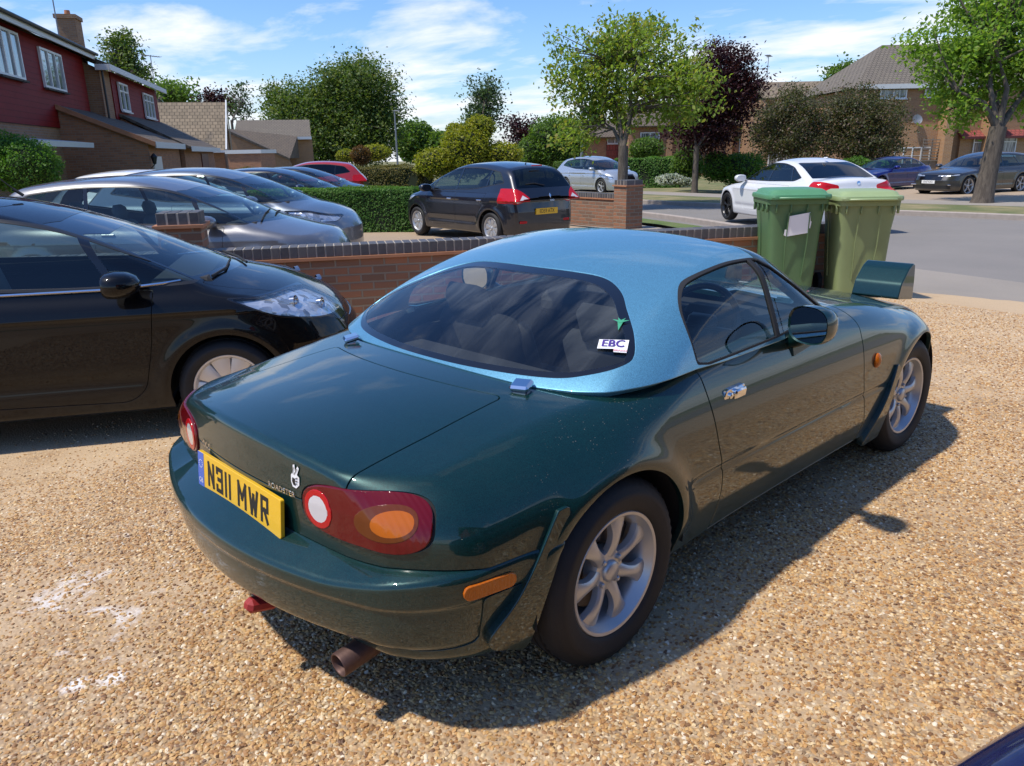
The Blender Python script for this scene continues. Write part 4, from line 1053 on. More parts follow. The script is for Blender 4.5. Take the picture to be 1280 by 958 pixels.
# real stones over the near part of the drive
def gravel_scatter():
    bpy_rocks = []
    rng = random.Random(5)
    hid = bpy.data.collections.new('gravel_stone_shapes')
    for k in range(4):
        bm = MB(); ph = (1+5**.5)/2
        V_ = [Vector(v).normalized() for v in [(-1, ph, 0), (1, ph, 0), (-1, -ph, 0), (1, -ph, 0), (0, -1, ph), (0, 1, ph), (0, -1, -ph), (0, 1, -ph), (ph, 0, -1), (ph, 0, 1), (-ph, 0, -1), (-ph, 0, 1)]]
        Fc = [(0, 11, 5), (0, 5, 1), (0, 1, 7), (0, 7, 10), (0, 10, 11), (1, 5, 9), (5, 11, 4), (11, 10, 2), (10, 7, 6), (7, 1, 8), (3, 9, 4), (3, 4, 2), (3, 2, 6), (3, 6, 8), (3, 8, 9), (4, 9, 5), (2, 4, 11), (6, 2, 10), (8, 6, 7), (9, 8, 1)]
        bm.add([tuple((v*(1+rng.uniform(-.22, .22)))[i]*s for i, s in enumerate((1, .78, .52))) for v in V_], Fc)
        me = bpy.data.meshes.new('stone'); me.from_pydata(bm.v, [], bm.f); me.update(); me.shade_smooth(); me.set_sharp_from_angle(angle=R_(38)); me.materials.append(M['pebble'])
        o = bpy.data.objects.new('gravel_stone', me); hid.objects.link(o)
    P = [(-2.1, -1.2), (-.9, -2.3), (1.2, -2.6), (3.6, -2.2), (6.2, -1.2), (6.6, .8), (4.6, 1.6), (3.2, 1.4), (3.0, 2.4), (.6, 3.2), (-2.8, 3.6)]
    S = patch(lambda X, Y: np.stack([X, Y, zg(X, Y)+.010], -1), -3, 7, -3, 3.8, .1)
    A, _ = split(S, lambda V, f=sdpoly(P): f(V[:, :2]))
    o = surf_obj('loose_gravel', A, M['gravel'], None, skirt=0); o['kind'] = 'stuff'
    ng = bpy.data.node_groups.new('scatter_stones', 'GeometryNodeTree'); ng.interface.new_socket('Geometry', in_out='INPUT', socket_type='NodeSocketGeometry'); ng.interface.new_socket('Geometry', in_out='OUTPUT', socket_type='NodeSocketGeometry')
    N = ng.nodes; L = ng.links; gi = N.new('NodeGroupInput'); go = N.new('NodeGroupOutput')
    d = N.new('GeometryNodeDistributePointsOnFaces'); L.new(gi.outputs[0], d.inputs['Mesh'])
    pos = N.new('GeometryNodeInputPosition'); nz = N.new('ShaderNodeTexNoise'); L.new(pos.outputs[0], nz.inputs['Vector']); nz.inputs['Scale'].default_value = .8; nz.inputs['Detail'].default_value = 5
    mr = N.new('ShaderNodeMapRange'); L.new(nz.outputs[0], mr.inputs[0]); mr.inputs[1].default_value = .44; mr.inputs[2].default_value = .66; mr.inputs[3].default_value = 12000; mr.inputs[4].default_value = 2500
    sp = N.new('ShaderNodeSeparateXYZ'); L.new(pos.outputs[0], sp.inputs[0]); my = N.new('ShaderNodeMapRange'); L.new(sp.outputs[1], my.inputs[0]); my.inputs[1].default_value = .6; my.inputs[2].default_value = 2.8; my.inputs[3].default_value = 1; my.inputs[4].default_value = .05
    mx_ = N.new('ShaderNodeMapRange'); L.new(sp.outputs[0], mx_.inputs[0]); mx_.inputs[1].default_value = 2.6; mx_.inputs[2].default_value = 6.0; mx_.inputs[3].default_value = 1; mx_.inputs[4].default_value = .2
    m1 = N.new('ShaderNodeMath'); m1.operation = 'MULTIPLY'; L.new(mr.outputs[0], m1.inputs[0]); L.new(my.outputs[0], m1.inputs[1]); m2 = N.new('ShaderNodeMath'); m2.operation = 'MULTIPLY'; L.new(m1.outputs[0], m2.inputs[0]); L.new(mx_.outputs[0], m2.inputs[1]); L.new(m2.outputs[0], d.inputs['Density'])
    ci = N.new('GeometryNodeCollectionInfo'); ci.inputs[0].default_value = hid; ci.inputs['Separate Children'].default_value = True; ci.inputs['Reset Children'].default_value = True
    ip = N.new('GeometryNodeInstanceOnPoints'); L.new(d.outputs['Points'], ip.inputs['Points']); L.new(ci.outputs[0], ip.inputs['Instance']); ip.inputs['Pick Instance'].default_value = True
    rr = N.new('FunctionNodeRandomValue'); rr.data_type = 'FLOAT_VECTOR'; rr.inputs[0].default_value = (-.5, -.5, 0); rr.inputs[1].default_value = (.5, .5, 6.28); L.new(rr.outputs[0], ip.inputs['Rotation'])
    rs = N.new('FunctionNodeRandomValue'); rs.data_type = 'FLOAT'; rs.inputs[2].default_value = .0036; rs.inputs[3].default_value = .0092; rs.inputs['Seed'].default_value = 4; L.new(rs.outputs[1], ip.inputs['Scale'])
    L.new(ip.outputs[0], go.inputs[0])
    jg = N.new('GeometryNodeJoinGeometry'); L.new(ip.outputs[0], jg.inputs[0]); L.new(gi.outputs[0], jg.inputs[0]); L.new(jg.outputs[0], go.inputs[0])
    md = o.modifiers.new('stones', 'NODES'); md.node_group = ng
M['pebble'] = pebble_mat()
gravel_scatter()
# ---------------------------------------------------------------- other cars
def car_shape(p):
    ro, wb, fo, hw, H = p['ro'], p['wb'], p['fo'], p['hw'], p['H']
    Hx = cs(*zip(*p['top'])); zb = p['belt']; (xr0, zr0), (xr1, zr1), (xf1, zf1), (xf0, zf0) = p['gh']
    sr = (zr1-zr0)/(xr1-xr0); sf = (zf1-zf0)/(xf1-xf0); xm = p.get('xm', (xr1+xf1)/2+.1); rc = p.get('rc', .10)
    Wx = cs([-ro, -ro+.35, 0, wb*.5, wb, wb+fo-.35, wb+fo], [hw-.13, hw-.03, hw, hw-.005, hw-.003, hw-.06, hw-.20]); tum = p.get('tum', .42)
    sh = p.get('shoulder', .70); ar = p['R']+.045
    def lower(x, y, z):
        y = np.abs(y); up = np.maximum(z-sh, 0); dn = np.maximum(.5-z, 0)
        w = Wx(x)-up**2*.9-dn**2*.35
        for cx in (0, wb):
            rho = np.hypot(x-cx, z-p['R']); w = w+.014*np.exp(-((rho-ar-.02)/.05)**2)*sm(z, .2, .35)
        w = w-.014*np.exp(-((z-.40)/.05)**2)*sm(x, .38, .5)*sm(-x, -(wb-.38), -(wb-.5))+.006*sm(z, sh-.03, sh+.0)*0
        top = (z-(Hx(x)-p.get('crown', .05)*(y/.7)**2))*.96
        rear = -(x-(-ro+.16*y**2+p.get('rlean', .16)*np.maximum(z-.60, 0)+.5*np.maximum(.42-z, 0)**2))
        front = (x-(wb+fo-.34*y**2-p.get('flean', .5)*np.maximum(z-.55, 0)-.5*np.maximum(.35-z, 0)**2))*.93
        pl = smax(.12, (y-w)*.95, rear); pl = smax(.20, pl, front); b = smax(p.get('sr', .07), pl, top)
        return smax(.04, b, .19-z)
    def upper(x, y, z):
        y = np.abs(y)
        rear = (z-(zr0+sr*(x-.10*y**2-xr0)))/math.hypot(1, sr)
        roof = z-(H-rc*(x-xm)**2-.055*(y/.6)**2)
        front = (z-(zf0+sf*(x+.38*y**2-xf0)))/math.hypot(1, sf)
        side = (y-(hw-.075-(z-zb)*tum-.10*np.maximum(z-zb-.25, 0)-.05*sm(-x, 0, ro)))*.92
        r = smax(.10, rear, roof); r = smax(.16, r, front); return np.maximum(smax(.07, r, side), zb-.16-z)
    full = lambda x, y, z: smin(p.get('ur', .03), lower(x, y, z), upper(x, y, z))
    return full, lower, upper
def make_car(name, label, p, loc, heading, col_mat, group=None, h=.025, wheels=None, both=True, ground=None):
    z = zgf(*loc) if ground is None else ground
    root = thing(name, label, p.get('cat', 'car'), (loc[0], loc[1], z), R_(heading), group)
    full, lower, upper = car_shape(p); ro, wb, fo, hw, H, R = [p[k] for k in ('ro', 'wb', 'fo', 'hw', 'H', 'R')]; G = col_mat
    (xr0, zr0), (xr1, zr1), (xf1, zf1), (xf0, zf0) = p['gh']; sf = (zf1-zf0)/(xf1-xf0); sr = (zr1-zr0)/(xr1-xr0)
    S = nets(full, (-ro-.1, -hw-.1, .1), (wb+fo+.1, hw+.1, H+.08), h)
    for cx in (0, wb): _, S = split(S, XZ(arch_poly(cx, R+.005, R+.035, .1)))
    gl_m = p.get('glass', M['glass_far'])
    # windscreen and rear glass
    plf = lambda V: (V[:, 2]-(zf0+sf*(V[:, 0]+.38*V[:, 1]**2-xf0)))/math.hypot(1, sf)
    wm = lambda V: np.maximum.reduce([np.abs(plf(V))-.03-.05*np.maximum(np.abs(V[:, 1])-.4, 0), np.abs(V[:, 1])-(hw-.17-(V[:, 2]-p['belt'])*p.get('tum', .42)), zf0+.015-V[:, 2], V[:, 2]-zf1+.035, .8-V[:, 0]])
    W, S = split(S, wm); Wg, Ws = split(W, lambda V: wm(V)+.022)
    w = surf_obj('windscreen', offset(Wg, -.003), p.get('wglass', M['glass_far']), root, skirt=0)
    if w: surf_obj('screen_border', offset(Ws, -.002), M['black_gloss'], w, skirt=.004)
    plr = lambda V: (V[:, 2]-(zr0+sr*(V[:, 0]-.10*V[:, 1]**2-xr0)))/math.hypot(1, sr)
    rm = lambda V: np.maximum.reduce([np.abs(plr(V))-.035, np.abs(V[:, 1])-(hw-.19-(V[:, 2]-p['belt'])*p.get('tum', .42)*.8), p.get('rgz', zr0+.05)-V[:, 2], V[:, 2]-zr1+.03, V[:, 0]-.9])
    W, S = split(S, rm); w = surf_obj('rear_window', offset(W, -.003), gl_m if 'rglass' not in p else p['rglass'], root, skirt=0)
    # doors, with their windows
    side = sdpoly(p['side'])
    for s in (-1, 1):
        msk = lambda V: np.maximum(side(V[:, [0, 2]]), .30-s*V[:, 1])
        A, S = split(S, msk); gl, sl = split(A, lambda V: msk(V)+.016)
        for d in p['pillars']:
            (xa, za), (xb, zb_) = d; wd = .024
            f = lambda V: (np.abs((V[:, 0]-xa)-(V[:, 2]-za)*(xb-xa)/(zb_-za))-wd)
            a2, gl = split(gl, f)
            if len(a2.I): surf_obj('window_pillar', a2, M['black_gloss'], root, skirt=0)
        surf_obj('window_frame', sl, M['black_plastic'], root, skirt=.004)
        surf_obj('side_window', offset(gl, -.004), gl_m, root, skirt=0)
        for dp in p['doors']:
            D, S = split(S, XZ(dp, s), .003)
            D, _ = split(D, lambda V: .5-np.abs(V[:, 1]))
            dr = surf_obj('door', D, G, root)
            xs = [q[0] for q in dp]; hx = min(xs)+.16; hz = p.get('hz', .80)
            yy = 0
            for yv in np.linspace(hw+.05, hw-.2, 200):
                if full(np.array(hx), np.array(yv), np.array(hz)) < 0: yy = yv; break
            b = MB(); b.rbox((hx, s*(yy+.008), hz), (.15, .022, .028), .008); b.build('handle', p.get('handle', G), dr)
    # lamps
    for key, nm, mt in (('head', 'headlight', None), ('tail', 'tail_lamp', None)):
        if key not in p: continue
        for s in (-1, 1):
            f = p[key](s); A, S = split(S, f)
            if not len(A.I): continue
            if key == 'head':
                c = surf_obj(nm, offset(A, -.022), M['lamp_facets'], root, skirt=.0)
                surf_obj('lamp_cover', offset(A, .0), M['lamp_clear'], c, skirt=.0)
                surf_obj('lamp_edge', offset(_clip(A, -(f(A.V)+.006)), .001), M['black_gloss'], c, skirt=.03)
                if p.get('bulbs'):
                    for bx, by, bz, br in p['bulbs']:
                        tt = np.linspace(hw+.1, .1, 500); by = float(tt[int(np.argmax(full(bx+0*tt, tt, bz+0*tt) < 0))])-.062; T = Matrix.Translation((bx-.02, s*by, bz)) @ Vector((1, s*.35, .15)).to_track_quat('Z', 'Y').to_matrix().to_4x4()
                        b = MB(); b.lathe([(br*1.1, .0), (br*1.1, .03), (br*.95, .03), (br*.6, .0), (0, -.02)], T, n=24); b.lathe([(br*.6, .012), (br*.42, .028), (0, .036)], T, n=20); b.build('lamp_projector', M['lamp_proj'], c)
            else:
                c = surf_obj(nm, offset(A, .006), M['lamp_red'], root, skirt=.02, bev=.004)
                if 'tailw' in p:
                    w2, _ = split(A, p['tailw'](s))
                    if len(w2.I): surf_obj('reversing_lens', offset(w2, .008), M['lamp_white'], c, skirt=0)
    # grille, lower trims
    for f, nm, mt in p.get('trim', []):
        A, S = split(S, f)
        if len(A.I): surf_obj(nm, offset(A, -.008), mt, root, skirt=0)
    for f, gp in p.get('cuts', []):
        A, S = split(S, f, gp); 
        if len(A.I): surf_obj('bonnet', A, G, root)
    surf_obj('body', S, G, root, skirt=.015)
    L2 = nets(lambda x, y, z: lower(x, y, z)+.05, (-ro-.1, -hw-.1, .1), (wb+fo+.1, hw+.1, H+.08), .06)
    for cx in (0, wb): _, L2 = split(L2, XZ(arch_poly(cx, R+.005, R+.05, .1)))
    _, L2 = split(L2, lambda V: np.maximum.reduce([np.abs(V[:, 1])-hw+.16, V[:, 0]-xf0+.05, xr0+.10-V[:, 0], .55-V[:, 2]]))
    surf_obj('inner_shell', L2, M['dark_gap'], root, skirt=0)
    for cx in (0, wb): well(root, cx, hw-.32, hw-.05, R+.055, M['dark_gap'])
    ms = wheels or wheel_meshes(R, p.get('rim', .20), .19, p.get('wstyle', 'fan'), p.get('nsp', 5), p.get('wmat', M['alloy']), name)
    for cx in (0, wb):
        for s in (-1, 1): put_wheel(root, ms, cx, hw-.105, s, R, spin=cx+s*.3)
    # cabin: seats and dash
    b = MB(); b.rbox((wb*.42, 0, .42), (wb*.8, hw*1.7, .1), .02); b.rbox((xf0-.32, 0, p['belt']-.10), (.45, hw*1.62, .22), .07); b.build('dashboard', M['interior'], root)
    for sx in p.get('seats', (.95, .05)):
        for s in (-1, 1):
            b = MB(); T = Matrix.Translation((sx, s*.36, .5)) @ Matrix.Rotation(R_(-16), 4, 'Y')
            b.rbox((0, 0, .22), (.13, .48, .58), .06, T); b.rbox((0, 0, .60), (.09, .26, .17), .045, T); b.rbox((sx+.25, s*.36, .47), (.5, .48, .16), .06); b.build('seat', M['interior_grey'], root, smooth=60)
    # mirrors, plates, aerial
    mx, mz = p.get('mirror', (xf0-.42, p['belt']+.07))
    for s in (-1, 1):
        b = MB(); b.tube([(mx+.04, s*(hw-.10), mz-.06), (mx+.02, s*(hw+.0), mz-.03)], .028, 8)
        n = 20; c = Vector((mx, s*(hw+.085), mz))
        vs = []; fs = []
        for i_, (u, k) in enumerate([(-.065, .82), (-.045, .97), (0, 1.0), (.055, .88), (.10, .58), (.118, .20)]):
            for j in range(n):
                a = 2*math.pi*j/n; vs.append((c.x+u+.02*math.cos(a)*0, c.y+.130*k*abs(math.cos(a))**.8*(1 if math.cos(a) > 0 else -1), c.z+.076*k*abs(math.sin(a))**.8*(1 if math.sin(a) > 0 else -1)))
        for i_ in range(5):
            for j in range(n): fs.append((i_*n+j, (i_+1)*n+j, (i_+1)*n+(j+1) % n, i_*n+(j+1) % n))
        fs.append(tuple(range(n))[::-1]); fs.append(tuple(5*n+j for j in range(n)))
        b.add(vs, fs); b.build('door_mirror', p.get('mirmat', G), root, smooth=50)
    for end, mt in (p.get('plates') or []):
        zpl = p.get('fpz', .42) if end == 'f' else p.get('rpz', .8)
        x0 = wb+fo+.1 if end == 'f' else -ro-.1
        t = np.linspace(x0, x0+(-.6 if end == 'f' else .6), 600); f = full(t, 0*t, 0*t+zpl); xx = float(t[int(np.argmax(f < 0))])
        b = MB(); sg = 1 if end == 'f' else -1
        T = frame((xx+.012*sg, 0, zpl), (0, sg, 0), (-.05, 0, 1)); b.prism(rpoly([(-.26, -.055), (.26, -.055), (.26, .055), (-.26, .055)], .01), -.02, .004, T); pl = b.build('number_plate', mt, root)
        mesh_of(text_mesh(p.get('reg', 'EO58 AYR'), .10, 0, .80), T @ Matrix.Translation((0, 0, .006))).build('plate_lettering', M['plate_black'], pl, smooth=0)
    if p.get('aerial'):
        ax_, az_ = p['aerial']; b = MB(); b.tube([(ax_, 0, az_-.02), (ax_-.05, 0, az_+.02)], .010, 8); b.tube([(ax_-.04, 0, az_+.015), (ax_-.28, 0, az_+.24)], [.004, .002], 6); b.build('aerial', M['rubber'], root)
    for q in p.get('extra', []): q(root, full)
    return root
M['lamp_proj'] = mat('projector_lamp', (.42, .44, .46), .08, metal=.9)
M['black_car'] = paint('black_car_paint', (.0030, .0030, .0036), .0, .4, .06, .3, spec=.05, cior=1.38)
M['charcoal_car'] = paint('charcoal_car_paint', (.012, .013, .017), .4, .3, .22, .3)
M['grey_car'] = paint('grey_car_paint', (.19, .19, .20), .6, .34, .22, .3)
M['slate_car'] = paint('slate_car_paint', (.15, .18, .22), .6, .34, .15, .3)
M['silver_car'] = paint('silver_car_paint', (.50, .53, .55), .6, .34, .1, .2)
M['white_car'] = paint('white_car_paint', (.72, .72, .72), .0, .35, .08, .03)
M['dark_blue_car'] = paint('dark_blue_car_paint', (.010, .018, .045), .4, .3, .2, .3)
M['royal_blue_car'] = paint('royal_blue_car_paint', (.006, .009, .13), .4, .3, .15, .3, spec=.2)
M['faded_blue_car'] = paint('faded_dark_blue_paint', (.004, .005, .045), .0, .6, .25, .3, spec=.1)
M['gunmetal_car'] = paint('gunmetal_car_paint', (.055, .053, .05), .6, .32, .15, .3)
M['red_car'] = paint('red_car_paint', (.38, .02, .02), .1, .3, .1, .2)
HATCH = dict(ro=.63, wb=2.49, fo=.83, hw=.86, H=1.47, R=.30, rim=.205, belt=.95, tum=.40,
    top=[(-.63, .90), (-.4, .98), (0, 1.0), (1, .98), (2.0, .97), (2.35, .965), (2.6, .935), (2.85, .875), (3.05, .79), (3.2, .70), (3.32, .60)],
    gh=[(-.62, 1.0), (-.30, 1.40), (1.50, 1.415), (2.58, .935)], rc=.085, crown=.06,
    side=rpoly([(-.28, 1.10), (-.10, 1.30), (.45, 1.375), (1.20, 1.375), (1.65, 1.285), (2.40, .970), (2.36, .940), (1.7, .940), (.6, .975)], [.04, .08, .3, .3, .3, .015, .02, .1, .1]),
    pillars=[((.62, 1.0), (.56, 1.38)), ((1.93, .95), (1.76, 1.22))],
    doors=[rpoly([(.70, .925), (.72, .60), (.80, .30), (1.92, .265), (2.02, .33), (2.09, .60), (2.13, .925)], [.01, .1, .1, .05, .08, .1, .01])],
    head=lambda s: XZ(rpoly([(2.52, .850), (2.90, .845), (3.29, .745), (3.29, .660), (3.08, .668), (2.80, .725)], [.01, .05, .03, .05, .06, .06]), s),
    mirror=(1.98, .985), seats=(.95, .05))
def hatch(**k): d = dict(HATCH); d.update(k); return d
def scaled(base, wb, ro, fo, H, hw, R=.31, zs=1.0):
    """a template stretched between the axles, behind and ahead of them, and in height"""
    b = dict(base); W0, RO, FO, H0 = b['wb'], b['ro'], b['fo'], b['H']
    def fx(x): return x*ro/RO if x < 0 else (x*wb/W0 if x < W0 else wb+(x-W0)*fo/FO)
    kz = H/H0; fz = lambda z: z*kz
    mp = lambda L: [(fx(x), fz(z)) for x, z in L]
    b.update(wb=wb, ro=ro, fo=fo, H=H, hw=hw, R=R, belt=fz(b['belt']), top=mp(b['top']), gh=mp(b['gh']), side=[np.array(q) for q in mp([tuple(v) for v in b['side']])],
             pillars=[tuple(mp(q)) for q in b['pillars']], doors=[mp([tuple(v) for v in q]) for q in b['doors']])
    b['mirror'] = (fx(b['mirror'][0]), fz(b['mirror'][1])); return b
def grille(y0, z0, z1, x0): return lambda V: np.maximum.reduce([np.abs(V[:, 1])-y0, z0-V[:, 2], V[:, 2]-z1, x0-V[:, 0]])
def wiper(root, full, pts_list):
    for pts in pts_list:
        out = []
        for x, y in pts:
            z = np.linspace(1.6, .6, 700); f = full(x+0*z, y+0*z, z); out.append((x, y, float(z[int(np.argmax(f < 0))])+.016))
        b = MB(); b.tube(out, .009, 6); b.build('wiper', M['rubber'], root)

# black hatchback beside the sports car
fi = hatch(hz=.86, plates=[('f', M['plate_white'])], wstyle='cover', nsp=9, rim=.205, wmat=M['alloy_bright'], reg='EK09 VTF', aerial=(1.30, 1.47),
    bulbs=[(2.92, .63, .775, .040), (3.08, .57, .728, .036)], sr=.06,
    trim=[(grille(.40, .24, .40, 2.6), 'lower_grille', M['black_plastic']), (grille(.30, .60, .66, 2.6), 'upper_grille', M['black_gloss'])],
    cuts=[(lambda V: np.maximum.reduce([np.abs(V[:, 1])-(.70-.16*np.clip((V[:, 0]-2.4)/.8, 0, 1)), 2.40-V[:, 0], .62-V[:, 2]]), .0025)])
def fi_extra(root, full):
    for s in (-1, 1):   # bright strip at the foot of the windows
        out = []
        for x in np.linspace(.2, 2.28, 24):
            zz = .938+.03*max(0, (.9-x))*.5+.02*max(0, x-1.9)/.3
            yv = np.linspace(.95, .6, 300); f = full(x+0*yv, yv, zz+0*yv); out.append((x, s*(float(yv[int(np.argmax(f < 0))])+.003), zz))
        b = MB(); b.tube(out, .008, 6); b.build('window_strip', M['chrome'], root)
        b = MB(); b.rbox((2.01, s*.962, .968), (.012, .13, .028), .005); b.build('mirror_indicator', M['lamp_white'], root)
    wiper(root, full, [[(2.44, -.58), (2.50, -.34), (2.50, -.06)], [(2.60, .02), (2.52, .28), (2.40, .52)]])
fi['extra'] = [fi_extra]
make_car('black_hatchback', 'black three door hatchback with white headlight, parked left of the green sports car', fi, (-1.42, 4.42), -30, M['black_car'], 'cars beside the garden wall', h=.016)
# two grey hatchbacks beyond the garden wall, a white roof and others farther on
g1 = hatch(hz=.86, plates=[], head=lambda s: XZ(rpoly([(2.75, .66), (3.25, .62), (3.25, .50), (2.95, .52)], .03), s), wstyle='fan', top=[(-.63, .90), (-.4, .98), (0, 1.0), (1, .98), (2.0, .97), (2.35, .985), (2.6, .945), (2.9, .875), (3.15, .80), (3.3, .70)],
    extra=[lambda r, f: wiper(r, f, [[(2.46, -.55), (2.40, -.2), (2.36, .1)], [(2.46, .0), (2.40, .3), (2.36, .5)]])])
make_car('grey_hatchback', 'grey hatchback directly behind the brick wall pier, nearest of the cars on the next drive', g1, (1.17, 8.36), -45, M['grey_car'], 'cars on the next drive')
g2 = scaled(HATCH, 2.60, .75, .85, 1.50, .87)
g2['bulbs'] = None
make_car('slate_hatchback', 'slate blue hatchback with pale headlight, between the grey hatchback and the clipped hedge', g2, (3.3, 11.5), -50, M['slate_car'], 'cars on the next drive')
def on_(p0, hd, lx): c, s_ = math.cos(R_(hd)), math.sin(R_(hd)); return (p0[0]-lx*c, p0[1]-lx*s_)
make_car('white_hatchback', 'white hatchback of which only the roof shows above the slate blue car', scaled(HATCH, 2.6, .75, .85, 1.47, .88), on_((4.7, 15.4), -48, 1.0), -48, M['white_car'], 'cars on the next drive', h=.04)
n1 = scaled(HATCH, 2.6, .9, .85, 1.45, .88)
make_car('navy_hatchback', 'dark blue grey hatchback behind the clipped hedge, its side window above the slate bonnet', n1, on_((8.3, 17.0), -50, 1.0), -50, M['dark_blue_car'], 'cars on the next drive', h=.04)
make_car('charcoal_hatchback', 'charcoal hatchback between the navy car and the red car, with a silver mirror', dict(n1, mirmat=M['silver_car']), on_((11.3, 20.6), -52, 1.2), -52, M['charcoal_car'], 'cars on the next drive', h=.04)

# saloons, estates and tall hatchbacks
SALOON = dict(HATCH, ro=1.0, wb=2.81, fo=.80, hw=.90, H=1.43, R=.33, rim=.235, belt=.93,
    top=[(-1.0, 1.02), (-.85, 1.055), (-.5, 1.065), (0, 1.03), (.6, .98), (2.1, .96), (2.4, .95), (2.8, .90), (3.2, .82), (3.5, .72), (3.61, .62)], gh=[(-.55, 1.02), (.28, 1.37), (1.38, 1.385), (2.42, .94)], rc=.07,
    side=rpoly([(-.22, 1.06), (.22, 1.26), (.65, 1.335), (1.2, 1.335), (1.6, 1.25), (2.22, .98), (2.18, .95), (1.0, .955), (.0, .985)], [.03, .10, .3, .3, .3, .02, .02, .1, .1]),
    pillars=[((1.05, .95), (1.0, 1.35)), ((.10, .98), (.32, 1.3))],
    doors=[rpoly([(1.08, .90), (1.08, .35), (1.98, .32), (2.10, .60), (2.12, .90)], [.02, .08, .08, .1, .02]), rpoly([(.10, .90), (.30, .62), (.45, .36), (1.05, .35), (1.05, .90)], [.02, .2, .15, .02, .02])],
    head=lambda s: XZ(rpoly([(3.12, .74), (3.58, .70), (3.58, .60), (3.2, .64)], .03), s), mirror=(2.0, 1.0), seats=(1.35, .45), rgz=1.05)
HATCH5 = dict(HATCH, doors=[rpoly([(1.12, .92), (1.12, .32), (1.92, .28), (2.05, .60), (2.12, .92)], [.02, .08, .1, .1, .02]), rpoly([(.14, .92), (.30, .65), (.44, .34), (1.09, .32), (1.09, .92)], [.02, .2, .15, .02, .02])],
    pillars=[((1.12, 1.0), (1.07, 1.38)), ((.22, 1.0), (.16, 1.36)), ((1.93, .95), (1.76, 1.22))])

cl = scaled(HATCH5, 2.575, .63, .82, 1.48, .85)
cl.update(R=.30, rim=.20, wstyle='cover', nsp=8, wmat=M['alloy'], handle=M['chrome'], plates=[('r', M['plate_yellow'])], rpz=.60, reg='ED59 ATX', rgz=1.02, glass=glass('dark_hatch_glass', (.38, .45, .43)), rglass=M['glass_dark'],
    tail=lambda s: (lambda V: np.maximum.reduce([sdpoly(rpoly([(.44, .80), (.60, .74), (.95, .78), (.95, 1.00), (.68, 1.02), (.56, .95)], .05))(np.stack([s*V[:, 1], V[:, 2]], -1)), V[:, 0]+.22+.0*V[:, 1]])),
    tailw=lambda s: (lambda V: np.maximum.reduce([sdpoly([(.46, .80), (.62, .755), (.72, .80), (.60, .90)])(np.stack([s*V[:, 1], V[:, 2]], -1)), V[:, 0]+.4])), aerial=(.0, 1.43))
def cl_extra(root, full):
    t = np.linspace(-1.2, 0, 600)
    def at_(y, z): f = full(t, y+0*t, z+0*t); return float(t[int(np.argmax(f < 0))])
    b = MB(); x = at_(0, .88); T = frame((x-.004, 0, .88), (0, -1, 0), (.3, 0, 1)); b.prism([(0, -.045), (.026, 0), (0, .045), (-.026, 0)], 0, .012, T, .003); b.build('badge', M['chrome'], root)
    b = mesh_of(text_mesh('CLIO', .045), frame((at_(0, .80)-.006, 0, .80), (0, -1, 0), (.2, 0, 1))); b.build('badge', M['chrome'], root, smooth=0)
    for s in (-1, 1): b = MB(); b.rbox((at_(s*.5, .42)-.0, s*.5, .42), (.02, .20, .05), .008); b.build('rear_reflector', M['lamp_red'], root)
    b = MB(); b.rbox((-.36, 0, 1.405), (.03, .24, .02), .006); b.build('brake_light', M['lamp_red'], root)
    b = MB(); b.tube([(at_(0, 1.06)-.02, .02, 1.06), (at_(.2, 1.10)-.015, .22, 1.10), (at_(.4, 1.10)-.015, .42, 1.09)], .009, 6); b.build('wiper', M['rubber'], root)
cl['extra'] = [cl_extra]
make_car('dark_hatchback', 'dark blue black five door hatchback with red tail lamps, beside the clipped hedge', cl, (9.05, 8.55), 84, paint('blue_black_car_paint', (.008, .010, .017), .3, .3, .2, .3), 'cars on the next drive', h=.02)
bm_ = dict(SALOON, wstyle='twin', nsp=5, wmat=M['alloy_black'], glass=M['glass_dark'], rglass=M['glass_dark'], plates=[],
    tail=lambda s: (lambda V: np.maximum.reduce([sdpoly(rpoly([(.40, .86), (.40, .93), (.70, 1.0), (1.0, .98), (1.0, .85), (.72, .80)], .03))(np.stack([s*V[:, 1], V[:, 2]], -1)), V[:, 0]+.62])))
def bm_extra(root, full):
    t = np.linspace(-1.3, 0, 600); f = full(t, 0*t, .97+0*t); x = float(t[int(np.argmax(f < 0))])
    b = MB(); b.lathe([(.038, 0), (.038, .008), (0, .010)], Matrix.Translation((x, 0, .97)) @ Matrix.Rotation(R_(-80), 4, 'Y'), n=20); b.build('badge', M['chrome'], root)
    b = MB(); b.rbox((.25, 0, 1.425), (.12, .05, .03), .012); b.build('roof_aerial', M['white_car'], root)
bm_['extra'] = [bm_extra]
make_car('white_saloon', 'white four door saloon with dark windows, on the road behind the wheelie bins', bm_, (14.3, 5.0), 56, M['white_car'], 'cars along the street', h=.022)
tu = scaled(HATCH5, 2.67, .92, .88, 1.64, .92)
tu.update(R=.35, rim=.23, wstyle='twin', nsp=5, glass=M['glass_far'], trim=[(grille(.42, .62, .86, 2.8), 'grille', M['black_gloss']), (grille(.55, .22, .36, 2.8), 'lower_grille', M['black_plastic'])])
make_car('silver_crossover', 'silver crossover parked facing the camera behind the cherry tree trunk', tu, (27.0, 22.6), -103, M['silver_car'], 'cars along the street', h=.04)
